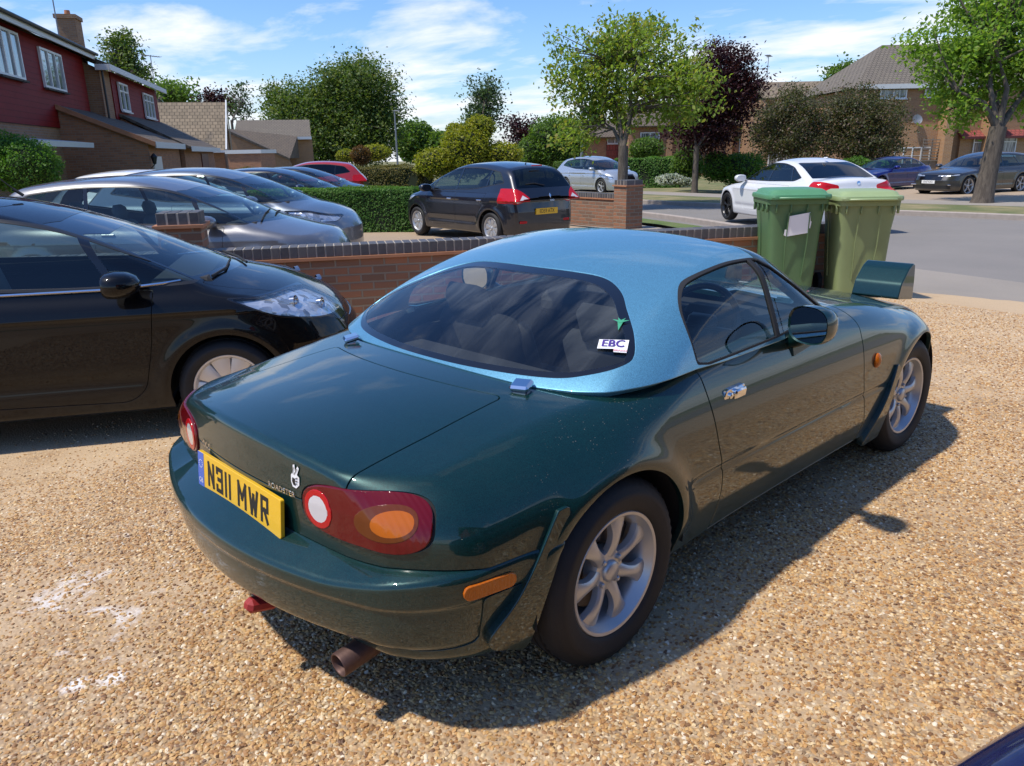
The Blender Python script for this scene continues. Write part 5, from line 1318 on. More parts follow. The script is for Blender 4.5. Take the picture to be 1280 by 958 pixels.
ins = dict(SALOON, ro=1.05, wb=2.83, fo=.92, H=1.50, hw=.92, R=.35, rim=.25, wstyle='twin', nsp=5, wmat=M['alloy'], plates=[('f', M['plate_white'])], reg='EA67 KXO', fpz=.50,
    top=[(-1.05, .95), (-.5, 1.0), (0, 1.0), (.6, .99), (2.1, .98), (2.4, .965), (2.8, .93), (3.2, .88), (3.55, .80), (3.75, .70)], gh=[(-1.0, 1.02), (-.6, 1.40), (1.38, 1.44), (2.46, .96)],
    side=rpoly([(-.62, 1.10), (-.40, 1.32), (.45, 1.39), (1.2, 1.39), (1.6, 1.30), (2.22, .99), (2.18, .96), (1.0, .965), (.0, .985)], [.03, .10, .3, .3, .3, .02, .02, .1, .1]),
    head=lambda s: XZ(rpoly([(3.20, .80), (3.66, .745), (3.66, .68), (3.3, .72)], .02), s),
    trim=[(grille(.45, .56, .74, 3.0), 'grille', M['black_gloss']), (grille(.72, .26, .38, 3.0), 'lower_grille', M['black_plastic'])])
def ins_extra(root, full):
    for s in (-1, 1): b = MB(); b.rbox((3.58, s*.62, .40), (.10, .34, .035), .012, rz=-s*.5); b.build('bumper_strip', M['chrome'], root)
ins['extra'] = [ins_extra]
make_car('grey_estate', 'gunmetal grey estate car parked behind the right hand tree trunk', ins, (32.4, 6.6), 160, M['gunmetal_car'], 'cars on the opposite drive', h=.03)
au = scaled(SALOON, 2.65, .9, .80, 1.38, .88)
au.update(R=.32, plates=[('f', M['plate_white'])], fpz=.46, reg='KN62 VBO', head=lambda s: XZ(rpoly([(2.88, .70), (3.40, .68), (3.40, .58), (3.0, .60)], .04), s), trim=[(grille(.30, .50, .62, 2.8), 'grille', M['black_gloss'])])
make_car('blue_saloon', 'dark blue saloon with round headlights, nose just beyond the grey estate', au, (34.0, 10.6), 166, M['royal_blue_car'], 'cars on the opposite drive', h=.04)
rd = scaled(HATCH5, 2.6, .8, .85, 1.62, .90)
rd.update(glass=M['glass_dark'], rglass=M['glass_dark'], tail=lambda s: (lambda V: np.maximum.reduce([sdpoly(rpoly([(.50, .85), (.95, .85), (.95, 1.12), (.62, 1.12)], .05))(np.stack([s*V[:, 1], V[:, 2]], -1)), V[:, 0]+.4])))
make_car('red_suv', 'red tall hatchback with a black roof and dark rear window, before the long hedge', rd, (14.3, 23.2), 145, M['red_car'], 'cars on the next drive', h=.04)
# the corner of a dark blue car close to the camera
bc = scaled(HATCH, 2.5, .65, .85, 1.48, .86)
bc['seats'] = (); bc.pop('head')
_a = Vector((.9018, -.4321)); _n = Vector((.4321, .9018)); _c = Vector((CAM[0], CAM[1]))+_a*(.12+3.35)+_n*(-.312)
make_car('blue_car', 'corner of a dark blue car bonnet, cut off at the bottom right', bc, (_c.x, _c.y), 154.4, M['faded_blue_car'], h=.025, ground=0.0)
# ---------------------------------------------------------------- garden wall, piers, bins
def wall_run(name, label, A, B, top, th=.225, base=-.45, cat='wall', group=None):
    """brick wall along x in its own frame, soldier coping of dark bricks on a tile creasing"""
    A = Vector(A); B = Vector(B); L = (B-A).length; ang = math.atan2(B.y-A.y, B.x-A.x)
    root = thing(name, label, cat, (A.x, A.y, zgf(A.x, A.y)-.02), ang, group); z0 = root.location.z
    tz = top-z0
    b = MB(); b.box((L/2, 0, (tz-.13-.2)/2), (L, th, tz-.13+.2)); b.build('brickwork', M['brick_wall'], root, smooth=0)
    b = MB(); b.box((L/2, 0, tz-.116), (L, th+.05, .028)); b.build('tile_creasing', M['creasing'], root, smooth=0)
    b = MB(); b.box((L/2, 0, tz-.052), (L-.004, th-.012, .098)); b.build('coping_mortar', M['mortar'], root, smooth=0)
    b = MB(); n = int(L/.080); rng = random.Random(3)
    for i in range(n):
        b.rbox(((i+.5)*L/n, rng.uniform(-.002, .002), tz-.049), (L/n-.011, th+rng.uniform(-.003, .003), .102+rng.uniform(-.002, .002)), .004)
    b.build('coping', M['coping'], root, smooth=0); return root
def pier(name, label, P_, top, w=.34, ang=-31.2, group=None):
    root = thing(name, label, 'brick pier', (P_[0], P_[1], zgf(*P_)-.02), R_(ang), group); z0 = root.location.z; tz = top-z0
    b = MB(); b.box((0, 0, (tz-.13-.2)/2), (w, w, tz-.13+.2)); b.build('brickwork', M['brick_wall'], root, smooth=0)
    b = MB(); b.box((0, 0, tz-.116), (w+.06, w+.06, .028)); b.build('tile_creasing', M['creasing'], root, smooth=0)
    b = MB(); b.box((0, 0, tz-.052), (w-.014, w-.014, .098)); b.build('coping_mortar', M['mortar'], root, smooth=0)
    b = MB(); n = 4
    for i in range(n):
        for k in (-1, 1): b.rbox(((i+.5-n/2)*w/n, k*w/4, tz-.049), (w/n-.012, w/2-.012, .103), .004)
    b.build('coping', M['coping'], root, smooth=0); return root
def coping_mat():
    t = NT('blue_black_coping'); g = t.n('NewGeometry'); c = t.ramp(g.outputs['Random Per Island'], [(0, (.035, .036, .045)), (.5, (.060, .060, .070)), (1, (.095, .085, .085))])
    n = t.noise(t.co(), 30, 4, .6); t.base(t.mix(t.math('MULTIPLY', n, .25), c, (.25, .23, .2))); t.P(Roughness=.6); t.bump(n, .002); return t.m
M['coping'] = coping_mat()
wA = wallpt(5.93); wB = wallpt(.2)
wall_run('garden_wall', 'red brick garden wall with dark coping running behind the sports car up to the bins', wallpt(6.75), wallpt(.17), .655)
wall_run('garden_wall', 'stretch of brick wall left of the pier, hidden behind the black hatchback', wallpt(13), wallpt(7.1), .655)
pier('wall_pier', 'brick pier with dark coping rising behind the black car bonnet', wallpt(6.93), 1.0, w=.36)
pier('wall_pier', 'end pier of the garden wall, peeping out right of the pale green bin', (WEND.x, WEND.y), .86, w=.36)
pA, pB = (12.35, 8.62), (12.65, 11.5)
pier('wall_pier', 'brick gate pier under the cherry tree trunk, right end of the low front wall', pA, .80, w=.45, ang=75)
pier('wall_pier', 'brick pier between the dark hatchback roof and the silver crossover', pB, .80, w=.45, ang=83)
wall_run('front_wall', 'low brick front wall between the two piers right of the dark hatchback', (pB[0], pB[1]-.2), (pA[0], pA[1]+.2), .50)

def bin_(name, label, P_, rz, body, lid, sticker=False):
    root = thing(name, label, 'wheelie bin', (P_[0], P_[1], zgf(*P_)), rz, 'wheelie bins at the end of the garden wall')
    # local: +x = front, hinge and wheels at the back
    b = MB(); secs = [(.05, .225, .225, .01), (.30, .243, .243, .0), (.70, .262, .262, -.01), (.925, .285, .300, -.015)]
    n = 40
    def ring(z, hy, hx, ox, e=7): return [(ox+hx*abs(math.cos(a))**(2/e)*(1 if math.cos(a) > 0 else -1), hy*abs(math.sin(a))**(2/e)*(1 if math.sin(a) > 0 else -1), z) for a in [2*math.pi*(k+.5)/n for k in range(n)]]
    vs = [];
    for z, hy, hx, ox in secs: vs += ring(z, hy, hx, ox)
    fs = [(i*n+k, i*n+(k+1) % n, (i+1)*n+(k+1) % n, (i+1)*n+k) for i in range(3) for k in range(n)]+[tuple(range(n))[::-1]]
    b.add(vs, fs)
    # recessed front panel edge and ribs under the rim
    for k in (-1, 1):
        b.tube([(.315, k*.10, .84), (.285, k*.105, .55), (.245, k*.09, .20)], .006, 6)
        b.tube([(-.02, k*.292, .84), (-.02, k*.270, .55), (-.02, k*.245, .20)], .006, 6)
    for yy in (-.22, -.08, .08, .22): b.rbox((.292, yy, .885), (.030, .012, .085), .004)
    for xx in (-.22, -.08, .08, .22):
        for k in (-1, 1): b.rbox((xx, k*.290, .885), (.012, .026, .085), .004)
    b.build('bin_body', body, root, smooth=50)
    b = MB(); vs = ring(.92, .305, .325, -.015)+ring(.965, .308, .328, -.015)+ring(.968, .29, .31, -.015); fs = [(i*n+k, i*n+(k+1) % n, (i+1)*n+(k+1) % n, (i+1)*n+k) for i in range(2) for k in range(n)]; b.add(vs, fs); b.build('rim', body, root, smooth=40)
    b = MB(); L_ = [(.970, .318, .345, -.005), (.990, .322, .352, -.005), (1.012, .316, .345, -.005), (1.018, .285, .310, -.005), (1.045, .272, .290, -.01), (1.060, .245, .26, -.01), (1.066, .10, .12, -.01)]
    vs = []
    for z, hy, hx, ox in L_: vs += ring(z, hy, hx, ox)
    fs = [(i*n+k, i*n+(k+1) % n, (i+1)*n+(k+1) % n, (i+1)*n+k) for i in range(len(L_)-1) for k in range(n)]+[tuple((len(L_)-1)*n+k for k in range(n)), tuple(range(n))[::-1]]
    b.add(vs, fs); b.rbox((.345, 0, .985), (.05, .44, .022), .008); ld = b.build('lid', lid, root, smooth=40)
    b = MB(); b.tube([(-.37, -.24, 1.0), (-.37, .24, 1.0)], .014, 8)
    for k in (-.24, .24): b.tube([(-.37, k, 1.0), (-.28, k, .96)], .014, 8)
    b.build('handle', body, root)
    for k in (-1, 1):
        b = MB(); T = Matrix.Translation((-.235, k*.27, .10)) @ Matrix.Rotation(R_(90), 4, 'X'); b.lathe([(0, -.025), (.07, -.025), (.10, -.02), (.10, .02), (.07, .025), (0, .025)], T, n=28); b.build('wheel', M['rubber'], root)
    if sticker:
        b = MB(); pts = [(-.13, -.085), (-.125, -.03), (-.10, -.03), (-.095, .10), (.105, .135), (.115, .05), (.125, .045), (.118, -.02), (.10, -.02), (.102, -.065), (-.105, -.098)]
        T = frame((.2985, .0, .71), (0, 1, 0), (.075, 0, 1)); b.prism([(x, y) for x, y in pts], 0, .003, T); b.build('sticker', M['white_sticker'], root, smooth=0)
    return root
M['bin_green'] = mat('green_bin_plastic', (.085, .165, .070), .50, var=.12, vscale=4)
M['bin_lid'] = mat('green_lid_plastic', (.09, .25, .12), .42, var=.12, vscale=5)
M['bin_pale'] = mat('pale_green_bin_plastic', (.20, .25, .11), .50, var=.12, vscale=4)
M['bin_pale_lid'] = mat('pale_green_lid_plastic', (.28, .36, .17), .45, var=.12, vscale=5)
bin_('wheelie_bin', 'mid green wheelie bin with torn white sticker, left of the pale green one', (5.98, 1.72), R_(-136), M['bin_green'], M['bin_lid'], True)
bin_('wheelie_bin', 'pale olive green wheelie bin, right of the stickered one by the end pier', (6.42, 1.20), R_(-139), M['bin_pale'], M['bin_pale_lid'])
# ---------------------------------------------------------------- plants
def leaf_mat(name, a, b, c=None, trans=.35, rough=.55):
    t = NT(name); g = t.n('NewGeometry'); r = t.ramp(g.outputs['Random Per Island'], [(0, a), (.55, b), (1, c or b)])
    n = t.noise(t.co(), .9, 3); col_ = t.mix(t.ramp(n, [(.35, 0), (.65, .4)]), r, a)
    t.base(col_); t.P(Roughness=rough); t.p.inputs['Specular IOR Level'].default_value = .35
    tl = t.n('BsdfTranslucent'); t.L.new(t.mix(1, col_, (1.5, 1.6, .7), 'MULTIPLY'), tl.inputs[0]); m = t.n('MixShader'); m.inputs[0].default_value = trans
    t.L.new(t.p.outputs[0], m.inputs[1]); t.L.new(tl.outputs[0], m.inputs[2]); t.L.new(m.outputs[0], t.out.inputs[0]); return t.m
def leaves(P_, size, rng, aspect=.55, up=.3, droop=0.0, nrm=None):
    """one folded leaf (two triangles pairs) at each point"""
    n = len(P_); N = rng.normal(size=(n, 3)); N[:, 2] = np.abs(N[:, 2])+up
    if nrm is not None: N = N*.6+nrm*1.2
    N /= np.linalg.norm(N, axis=1, keepdims=True)
    T = rng.normal(size=(n, 3)); T[:, 2] -= droop; T -= (T*N).sum(1, keepdims=True)*N; T /= np.linalg.norm(T, axis=1, keepdims=True); B = np.cross(N, T)
    s = size*rng.uniform(.6, 1.25, (n, 1)); a = P_-T*s*.5; c = P_+T*s*.5; b = P_+B*s*aspect*.5+N*s*.10; d = P_-B*s*aspect*.5+N*s*.10
    V = np.stack([a, b, c, d], 1).reshape(-1, 3); i = np.arange(n)*4
    F = np.stack([i, i+1, i+2, i+3], 1); return V, F
def mesh_np(name, V, F, mt, parent=None):
    me = bpy.data.meshes.new(name); me.vertices.add(len(V)); me.vertices.foreach_set('co', V.astype(np.float32).ravel()); me.loops.add(F.size); me.loops.foreach_set('vertex_index', F.astype(np.int32).ravel())
    me.polygons.add(len(F)); me.polygons.foreach_set('loop_start', np.arange(0, F.size, F.shape[1], dtype=np.int32)); me.update(calc_edges=True); return link(name, me, mt, parent)
def tree(name, label, P_, blobs, nclump, nleaf, size, mt, bark, trunk_r=.2, fork=None, lean=(0, 0), seed=1, clump_r=.3, droop=0.0, group=None, cat='tree', shell=.55, base_z=None, nlimb=60, aspect=.55):
    """blobs: (x, y, z, rx, ry, rz) about the base"""
    rng = np.random.default_rng(seed); z0 = zgf(P_[0], P_[1])-.05 if base_z is None else base_z
    root = thing(name, label, cat, (P_[0], P_[1], z0), 0, group)
    vol = np.array([b[3]*b[4]*b[5] for b in blobs]); pr = vol/vol.sum(); C_ = []
    for k in rng.choice(len(blobs), nclump, p=pr):
        b = blobs[k]; d = rng.normal(size=3); d /= np.linalg.norm(d); r = (shell+(1-shell)*rng.random())**.8*(1+.12*rng.normal()); C_.append((b[0]+d[0]*r*b[3], b[1]+d[1]*r*b[4], b[2]+d[2]*r*b[5]))
    C_ = np.array(C_); P2 = []
    for c in C_:
        m = int(nleaf*rng.uniform(.4, 1.5)); q = rng.normal(size=(m, 3))*clump_r*rng.uniform(.6, 1.3)*np.array([1, 1, .75]); q[:, 2] -= droop*clump_r*np.abs(rng.normal(size=m)); P2.append(c+q)
    V, F = leaves(np.concatenate(P2), size, rng, aspect=aspect, droop=droop*2)
    mesh_np('crown', V, F, mt, root)
    b = MB(); zc = min(bb[2]-bb[5]*.6 for bb in blobs); fk = fork or max(.5, zc)
    top = Vector((lean[0], lean[1], fk))
    pts = [Vector((0, 0, -.1)), Vector((lean[0]*.15, lean[1]*.15, fk*.12)), Vector((lean[0]*.5, lean[1]*.5, fk*.5)), top]
    b.tube(pts, [trunk_r*1.5, trunk_r*1.08, trunk_r*.92, trunk_r*.85], 14)
    ct = Vector(np.mean([bb[:3] for bb in blobs], axis=0)); mains = []
    nm = 6
    for k in range(nm):
        tgt = Vector(C_[rng.integers(len(C_))]); tgt = top+(tgt-top)*.62; mid = top+(tgt-top)*.5+Vector((rng.normal()*.12, rng.normal()*.12, .15))
        b.tube([top-Vector((0, 0, .1)), mid, tgt], [trunk_r*.42, trunk_r*.26, trunk_r*.12], 8); mains += [mid, tgt]
    for k in range(min(nlimb, len(C_))):
        tgt = Vector(C_[k]); src = min(mains, key=lambda q: (q-tgt).length); mid = (src+tgt)/2+Vector((rng.normal()*.08, rng.normal()*.08, .06)); b.tube([src, mid, tgt], [trunk_r*.16, trunk_r*.10, trunk_r*.04], 5, caps=False)
    b.build('trunk', bark, root, smooth=60); return root
def pt(u, v, D):
    """place at depth D seen through pixel (u, v) of the photograph"""
    r = _R @ np.array([(u-640)/FPX, -(v-479)/FPX, -1.0]); return Vector(CAM+r*D)
def gpt(u, D): p = pt(u, 240, D); return (p.x, p.y)
RX, RY = Vector((.7155, -.6984)), Vector((.6984, .7155))      # image right and away, on the ground
def blob(u, v, D, base, ru, rv, rd=None):
    """blob centred at pixel (u, v), radii in pixels"""
    p = pt(u, v, D); z0 = zgf(base[0], base[1])-.05; k = D/FPX; rx = ru*k; rz = rv*k; ry = (rd or ru)*k
    return (p.x-base[0], p.y-base[1], p.z-z0, max(rx, ry)*.98 if rd is None else rx, max(rx, ry)*.98 if rd is None else ry, rz)
BARK = brk = None
def bark_mat(name, a, b):
    t = NT(name); v = t.co(scale=(1, 1, .18)); n = t.noise(v, 16, 6, .7, .6); t.base(t.mix(t.ramp(n, [(.3, 0), (.7, 1)]), a, b)); t.P(Roughness=.9); t.bump(n, .02); return t.m
M['bark'] = bark_mat('grey_brown_bark', (.045, .035, .028), (.16, .13, .10))
M['leaf_cherry'] = leaf_mat('cherry_leaf', (.15, .23, .035), (.24, .33, .06), (.30, .24, .06), .5)
M['leaf_cherry2'] = leaf_mat('fresh_green_leaf', (.13, .23, .030), (.20, .33, .055), (.28, .34, .06), .5)
M['leaf_purple'] = leaf_mat('purple_plum_leaf', (.016, .004, .007), (.040, .008, .014), (.07, .018, .022), .30)
M['leaf_dark'] = leaf_mat('chestnut_leaf', (.048, .10, .022), (.115, .17, .038), (.21, .23, .07), .38)
M['leaf_mid'] = leaf_mat('mid_green_leaf', (.07, .14, .022), (.115, .20, .036), (.17, .24, .05), .40)
M['leaf_blue'] = leaf_mat('blue_green_leaf', (.045, .085, .040), (.075, .12, .055), (.10, .15, .06), .35)
M['leaf_yellow'] = leaf_mat('golden_leaf', (.17, .21, .022), (.30, .31, .030), (.38, .32, .04), .42)
M['leaf_lilac'] = leaf_mat('lilac_leaf', (.060, .080, .030), (.115, .115, .055), (.22, .13, .12), .35)
M['leaf_hedge'] = leaf_mat('hedge_leaf', (.055, .145, .018), (.085, .20, .026), (.16, .27, .04), .35)
M['leaf_hedge_gold'] = leaf_mat('golden_hedge_leaf', (.075, .085, .012), (.13, .12, .018), (.20, .14, .025), .25)
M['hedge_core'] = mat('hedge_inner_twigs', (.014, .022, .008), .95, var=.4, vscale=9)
def hedge(name, label, A, B, w, z0, z1, mt, n, size, seed=2, group=None, cat='hedge', wob=.05, core=True):
    """clipped hedge between two ground points with leaves over its faces"""
    A = Vector(A); B = Vector(B); L = (B-A).length; root = thing(name, label, cat, (A.x, A.y, zgf(A.x, A.y)), math.atan2(B.y-A.y, B.x-A.x), group); rng = np.random.default_rng(seed)
    zz = root.location.z; a, c = z0-zz, z1-zz
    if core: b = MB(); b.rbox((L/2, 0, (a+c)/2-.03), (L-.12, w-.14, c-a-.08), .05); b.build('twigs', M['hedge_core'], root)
    q = rng.random((n, 3)); ar = np.array([L*(c-a), L*(c-a), L*w, w*(c-a), w*(c-a)]); k = rng.choice(5, n, p=ar/ar.sum()); P_ = np.zeros((n, 3)); Nn = np.zeros((n, 3))
    for f, (fx, nr) in enumerate([(lambda q: (q[:, 0]*L, -w/2+0*q[:, 0], a+q[:, 1]*(c-a)), (0, -1, 0)), (lambda q: (q[:, 0]*L, w/2+0*q[:, 0], a+q[:, 1]*(c-a)), (0, 1, 0)), (lambda q: (q[:, 0]*L, (q[:, 1]-.5)*w, c+0*q[:, 0]), (0, 0, 1)), (lambda q: (0*q[:, 0], (q[:, 1]-.5)*w, a+q[:, 0]*(c-a)), (-1, 0, 0)), (lambda q: (L+0*q[:, 0], (q[:, 1]-.5)*w, a+q[:, 0]*(c-a)), (1, 0, 0))]):
        m = k == f; P_[m] = np.stack(fx(q[m]), -1); Nn[m] = nr
    h_ = (np.sin(P_[:, 0]*2.1+seed)+np.sin(P_[:, 0]*5.3+P_[:, 2]*3)+np.sin(P_[:, 2]*4.1+P_[:, 1]*6))*wob*.4
    P_ += Nn*(h_-np.abs(rng.normal(size=n))*.05)[:, None]; V, F = leaves(P_, size, rng, aspect=.6, nrm=Nn); mesh_np('foliage', V, F, mt, root); return root
def bush(name, label, P_, blobs, n, size, mt, seed=3, group=None, cat='bush', z0=None):
    rng = np.random.default_rng(seed); z = zgf(P_[0], P_[1]) if z0 is None else z0; root = thing(name, label, cat, (P_[0], P_[1], z), 0, group)
    V_ = []; vol = np.array([b[3]*b[5] for b in blobs]); pr = vol/vol.sum(); b_ = MB()
    for b in blobs:
        k = int(n*b[3]*b[5]/vol.sum()); d = rng.normal(size=(k, 3)); d /= np.linalg.norm(d, axis=1, keepdims=True); lump = 1+.10*np.sin(d[:, 0]*7+seed)*np.sin(d[:, 2]*6+1)+.07*rng.normal(size=k)
        V_.append(np.array(b[:3])+d*np.array(b[3:6])*(lump*np.cbrt(rng.uniform(.45, 1, k)))[:, None])
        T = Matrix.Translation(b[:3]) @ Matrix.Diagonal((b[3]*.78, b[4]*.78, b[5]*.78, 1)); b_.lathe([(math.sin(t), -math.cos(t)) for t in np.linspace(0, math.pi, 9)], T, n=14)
    V, F = leaves(np.concatenate(V_), size, rng, aspect=.6); mesh_np('foliage', V, F, mt, root); b_.build('twigs', M['hedge_core'], root, smooth=60); return root

# the street cherry tree behind the front wall
b0 = gpt(778, 23.0)
B_ = lambda *a: blob(*a)
tree('cherry_tree', 'broad fresh green cherry tree over the front wall, in front of the plum tree', b0,
     [B_(790, 95, 23, b0, 78, 62), B_(735, 110, 23, b0, 50, 62), B_(850, 110, 22.5, b0, 50, 48), B_(720, 165, 23, b0, 32, 28), B_(860, 70, 23, b0, 28, 40), B_(720, 55, 23, b0, 42, 24), B_(700, 90, 23, b0, 24, 20), B_(790, 45, 23, b0, 55, 32)], 440, 34, .15, M['leaf_cherry'], M['bark'], .17, fork=1.9, seed=4, clump_r=.19, droop=.9, group='street trees', shell=.30, nlimb=170)
b0 = gpt(1229, 22.0)
tree('cherry_tree', 'green street tree with a leaning grey trunk at the right edge', b0,
     [B_(1235, 60, 22, b0, 80, 62), B_(1190, 85, 22, b0, 45, 40), B_(1285, 90, 22, b0, 55, 60), B_(1165, 45, 22, b0, 38, 26), B_(1210, 130, 22, b0, 48, 26), B_(1250, -10, 22, b0, 70, 50)], 540, 34, .15, M['leaf_cherry2'], M['bark'], .26, fork=2.2, lean=(.1, -.1), seed=9, clump_r=.20, droop=.6, group='street trees', shell=.30, nlimb=150)
b0 = gpt(868, 33)
tree('plum_tree', 'dark purple plum tree right of the big cherry tree', b0, [B_(890, 125, 33, b0, 58, 62), B_(915, 110, 33, b0, 40, 45), B_(868, 160, 33, b0, 40, 28), B_(900, 80, 33, b0, 28, 26)], 480, 60, .14, M['leaf_purple'], M['bark'], .13, fork=2.0, seed=12, clump_r=.26, group='street trees', shell=.25)
for (u, lab, sd, w) in ((995, 'brownish green lilac, left of the pair before the tiled roofs', 21, 50), (1080, 'brownish green lilac, right of the pair, nearer the orange brick pillar', 22, 52)):
    b0 = gpt(u, 38); tree('lilac', lab, b0, [B_(u, 155, 38, b0, w, 40), B_(u+6, 185, 38, b0, w*.9, 20), B_(u-8, 135, 38, b0, w*.7, 26)]+([B_(955, 168, 38, b0, 28, 34)] if u < 1000 else []), 480, 60, .13, M['leaf_lilac'], M['bark'], .07, fork=.7, seed=sd, clump_r=.24, group='lilacs across the road', shell=.2)
b0 = gpt(425, 85)
tree('chestnut_tree', 'huge rounded dark green chestnut tree beyond the roofs at left', b0, [B_(445, 125, 85, b0, 55, 48), B_(385, 145, 85, b0, 50, 42), B_(455, 165, 85, b0, 50, 42), B_(400, 175, 85, b0, 55, 35), B_(440, 100, 85, b0, 34, 24), B_(352, 125, 85, b0, 20, 24)], 1000, 80, .36, M['leaf_dark'], M['bark'], .6, fork=3, seed=31, clump_r=.75, shell=.30)
b0 = gpt(607, 90)
tree('birch_tree', 'pale blue green tree rising alone above the golden bush', b0, [B_(607, 122, 90, b0, 24, 26), B_(600, 145, 90, b0, 30, 20), B_(612, 110, 90, b0, 16, 16)], 110, 40, .38, M['leaf_blue'], M['bark'], .3, seed=33, clump_r=.6, shell=.2)
b0 = gpt(157, 62)
tree('poplar_tree', 'dark conical tree top behind the left hand chimney', b0, [B_(150, 62, 62, b0, 17, 22), B_(158, 80, 62, b0, 22, 18), B_(170, 92, 62, b0, 22, 12)], 110, 44, .30, M['leaf_dark'], M['bark'], .3, seed=35, clump_r=.45, shell=.2)
b0 = gpt(215, 92)
tree('tree', 'low green treetop above the ridge of the tiled bungalow', b0, [B_(215, 118, 92, b0, 34, 14), B_(195, 112, 92, b0, 18, 10)], 90, 40, .45, M['leaf_mid'], M['bark'], .3, seed=36, clump_r=.7, shell=.2)
b0 = gpt(268, 90)
tree('purple_tree', 'small purple treetop peeping over the tiled bungalow ridge', b0, [B_(265, 124, 90, b0, 18, 9), B_(285, 130, 90, b0, 12, 12)], 50, 34, .4, M['leaf_purple'], M['bark'], .25, seed=37, clump_r=.6, shell=.2)
b0 = gpt(300, 72)
tree('thin_tree', 'thin airy tree between the tiled bungalow and the chestnut', b0, [B_(298, 115, 72, b0, 13, 14), B_(305, 140, 72, b0, 14, 18), B_(290, 135, 72, b0, 12, 10)], 60, 14, .30, M['leaf_blue'], M['bark'], .14, seed=38, clump_r=.35, shell=.2)
b0 = gpt(590, 30)
bush('golden_bush', 'large golden yellow bush behind the dark hatchback roof', b0, [B_(585, 192, 30, b0, 36, 32), B_(545, 206, 30, b0, 28, 18), B_(628, 196, 30, b0, 26, 16), B_(600, 162, 30, b0, 20, 15), B_(570, 168, 30, b0, 14, 12)], 15000, .11, M['leaf_yellow'], seed=41)
b0 = gpt(652, 58)
tree('purple_tree', 'small dark purple tree between the golden bush and the cherry', b0, [B_(650, 165, 58, b0, 26, 20), B_(665, 180, 58, b0, 24, 18)], 90, 36, .25, M['leaf_purple'], M['bark'], .12, seed=42, clump_r=.4, shell=.2)
b0 = gpt(695, 48)
bush('shrub', 'mid green rounded shrub under the left side of the cherry tree', b0, [B_(692, 180, 48, b0, 34, 34), B_(668, 190, 48, b0, 22, 20), B_(715, 178, 48, b0, 18, 30)], 9000, .19, M['leaf_mid'], seed=43)
b0 = gpt(520, 115)
bush('tree_line', 'distant pale green trees right of the chestnut', b0, [B_(518, 178, 115, b0, 26, 26), B_(545, 185, 115, b0, 24, 20)], 5000, .6, M['leaf_mid'], seed=44, cat='trees')
b0 = gpt(1055, 78)
tree('tree', 'bright green treetop behind the tiled roofs on the right', b0, [B_(1055, 92, 78, b0, 22, 10), B_(1070, 98, 78, b0, 18, 10)], 60, 40, .4, M['leaf_mid'], M['bark'], .2, seed=45, clump_r=.5, shell=.2)
b0 = gpt(905, 62)
tree('tree', 'mid green tree glimpsed behind the purple plum tree', b0, [B_(930, 165, 62, b0, 30, 24)], 80, 40, .3, M['leaf_mid'], M['bark'], .2, seed=46, clump_r=.5, shell=.2)
# hedges and bushes
p1, p2 = gpt(318, 17.6), gpt(522, 17.2)
hedge('clipped_hedge', 'long clipped bright green hedge behind the grey and slate cars', p1, p2, .8, -.24, .72, M['leaf_hedge'], 42000, .045, 5, 'clipped hedges')
p1, p2 = gpt(395, 33), gpt(535, 31)
hedge('clipped_hedge', 'golden topped clipped hedge farther back, left of the golden bush', p1, p2, 1.3, -.45, .92, M['leaf_hedge_gold'], 26000, .07, 6, 'clipped hedges', wob=.12)
p1, p2 = gpt(235, 40), gpt(400, 40)
hedge('clipped_hedge', 'far low golden hedge below the tiled bungalow', p1, p2, 1.0, -.5, .80, M['leaf_hedge_gold'], 14000, .09, 7, 'clipped hedges', wob=.12)
p1, p2 = gpt(440, 20.5), gpt(524, 19.8)
hedge('clipped_hedge', 'low sunlit green hedge just behind the bright long hedge', p1, p2, 1.0, -.3, .62, M['leaf_mid'], 9000, .06, 8, 'clipped hedges', wob=.08)
p1, p2 = gpt(770, 42), gpt(850, 41)
hedge('dark_hedge', 'dark green boundary hedge right of the cherry trunk', p1, p2, 1.2, -.6, .95, M['leaf_hedge'], 12000, .10, 9, 'hedges across the road', wob=.1)
p1, p2 = gpt(700, 43), gpt(727, 42)
hedge('dark_hedge', 'small square green hedge left of the silver crossover', p1, p2, 1.2, -.6, .85, M['leaf_mid'], 6000, .10, 10, 'hedges across the road', wob=.08)
b0 = gpt(450, 34); bush('topiary_dome', 'russet clipped dome behind the golden hedge', b0, [B_(451, 196, 34, b0, 13, 12)], 2500, .07, leaf_mat('russet_leaf', (.10, .05, .015), (.16, .08, .02)), seed=51)
b0 = gpt(474, 37); bush('shrub', 'pale green shrub between the dome and the lamp post', b0, [B_(470, 192, 37, b0, 18, 10), B_(432, 196, 37, b0, 12, 8)], 3000, .10, M['leaf_yellow'], seed=52)
b0 = gpt(865, 35); bush('shrub', 'light green leafy shrub left of the plum tree trunk', b0, [B_(858, 210, 36, b0, 20, 22)], 4500, .12, M['leaf_mid'], seed=53, group='shrubs across the road')
b0 = gpt(930, 34); bush('shrub', 'bright green rounded shrub right of the plum tree trunk', b0, [B_(925, 213, 34, b0, 32, 20), B_(895, 210, 34, b0, 20, 18)], 8000, .10, M['leaf_hedge'], seed=54, group='shrubs across the road')
b0 = gpt(838, 34); bush('white_flowers', 'low clump of white flowering plants by the far pavement', b0, [B_(838, 226, 34, b0, 20, 7), B_(858, 229, 34, b0, 12, 5)], 2500, .07, leaf_mat('white_petal', (.35, .42, .30), (.6, .62, .55), (.75, .75, .72), .2), seed=55, cat='flowers')
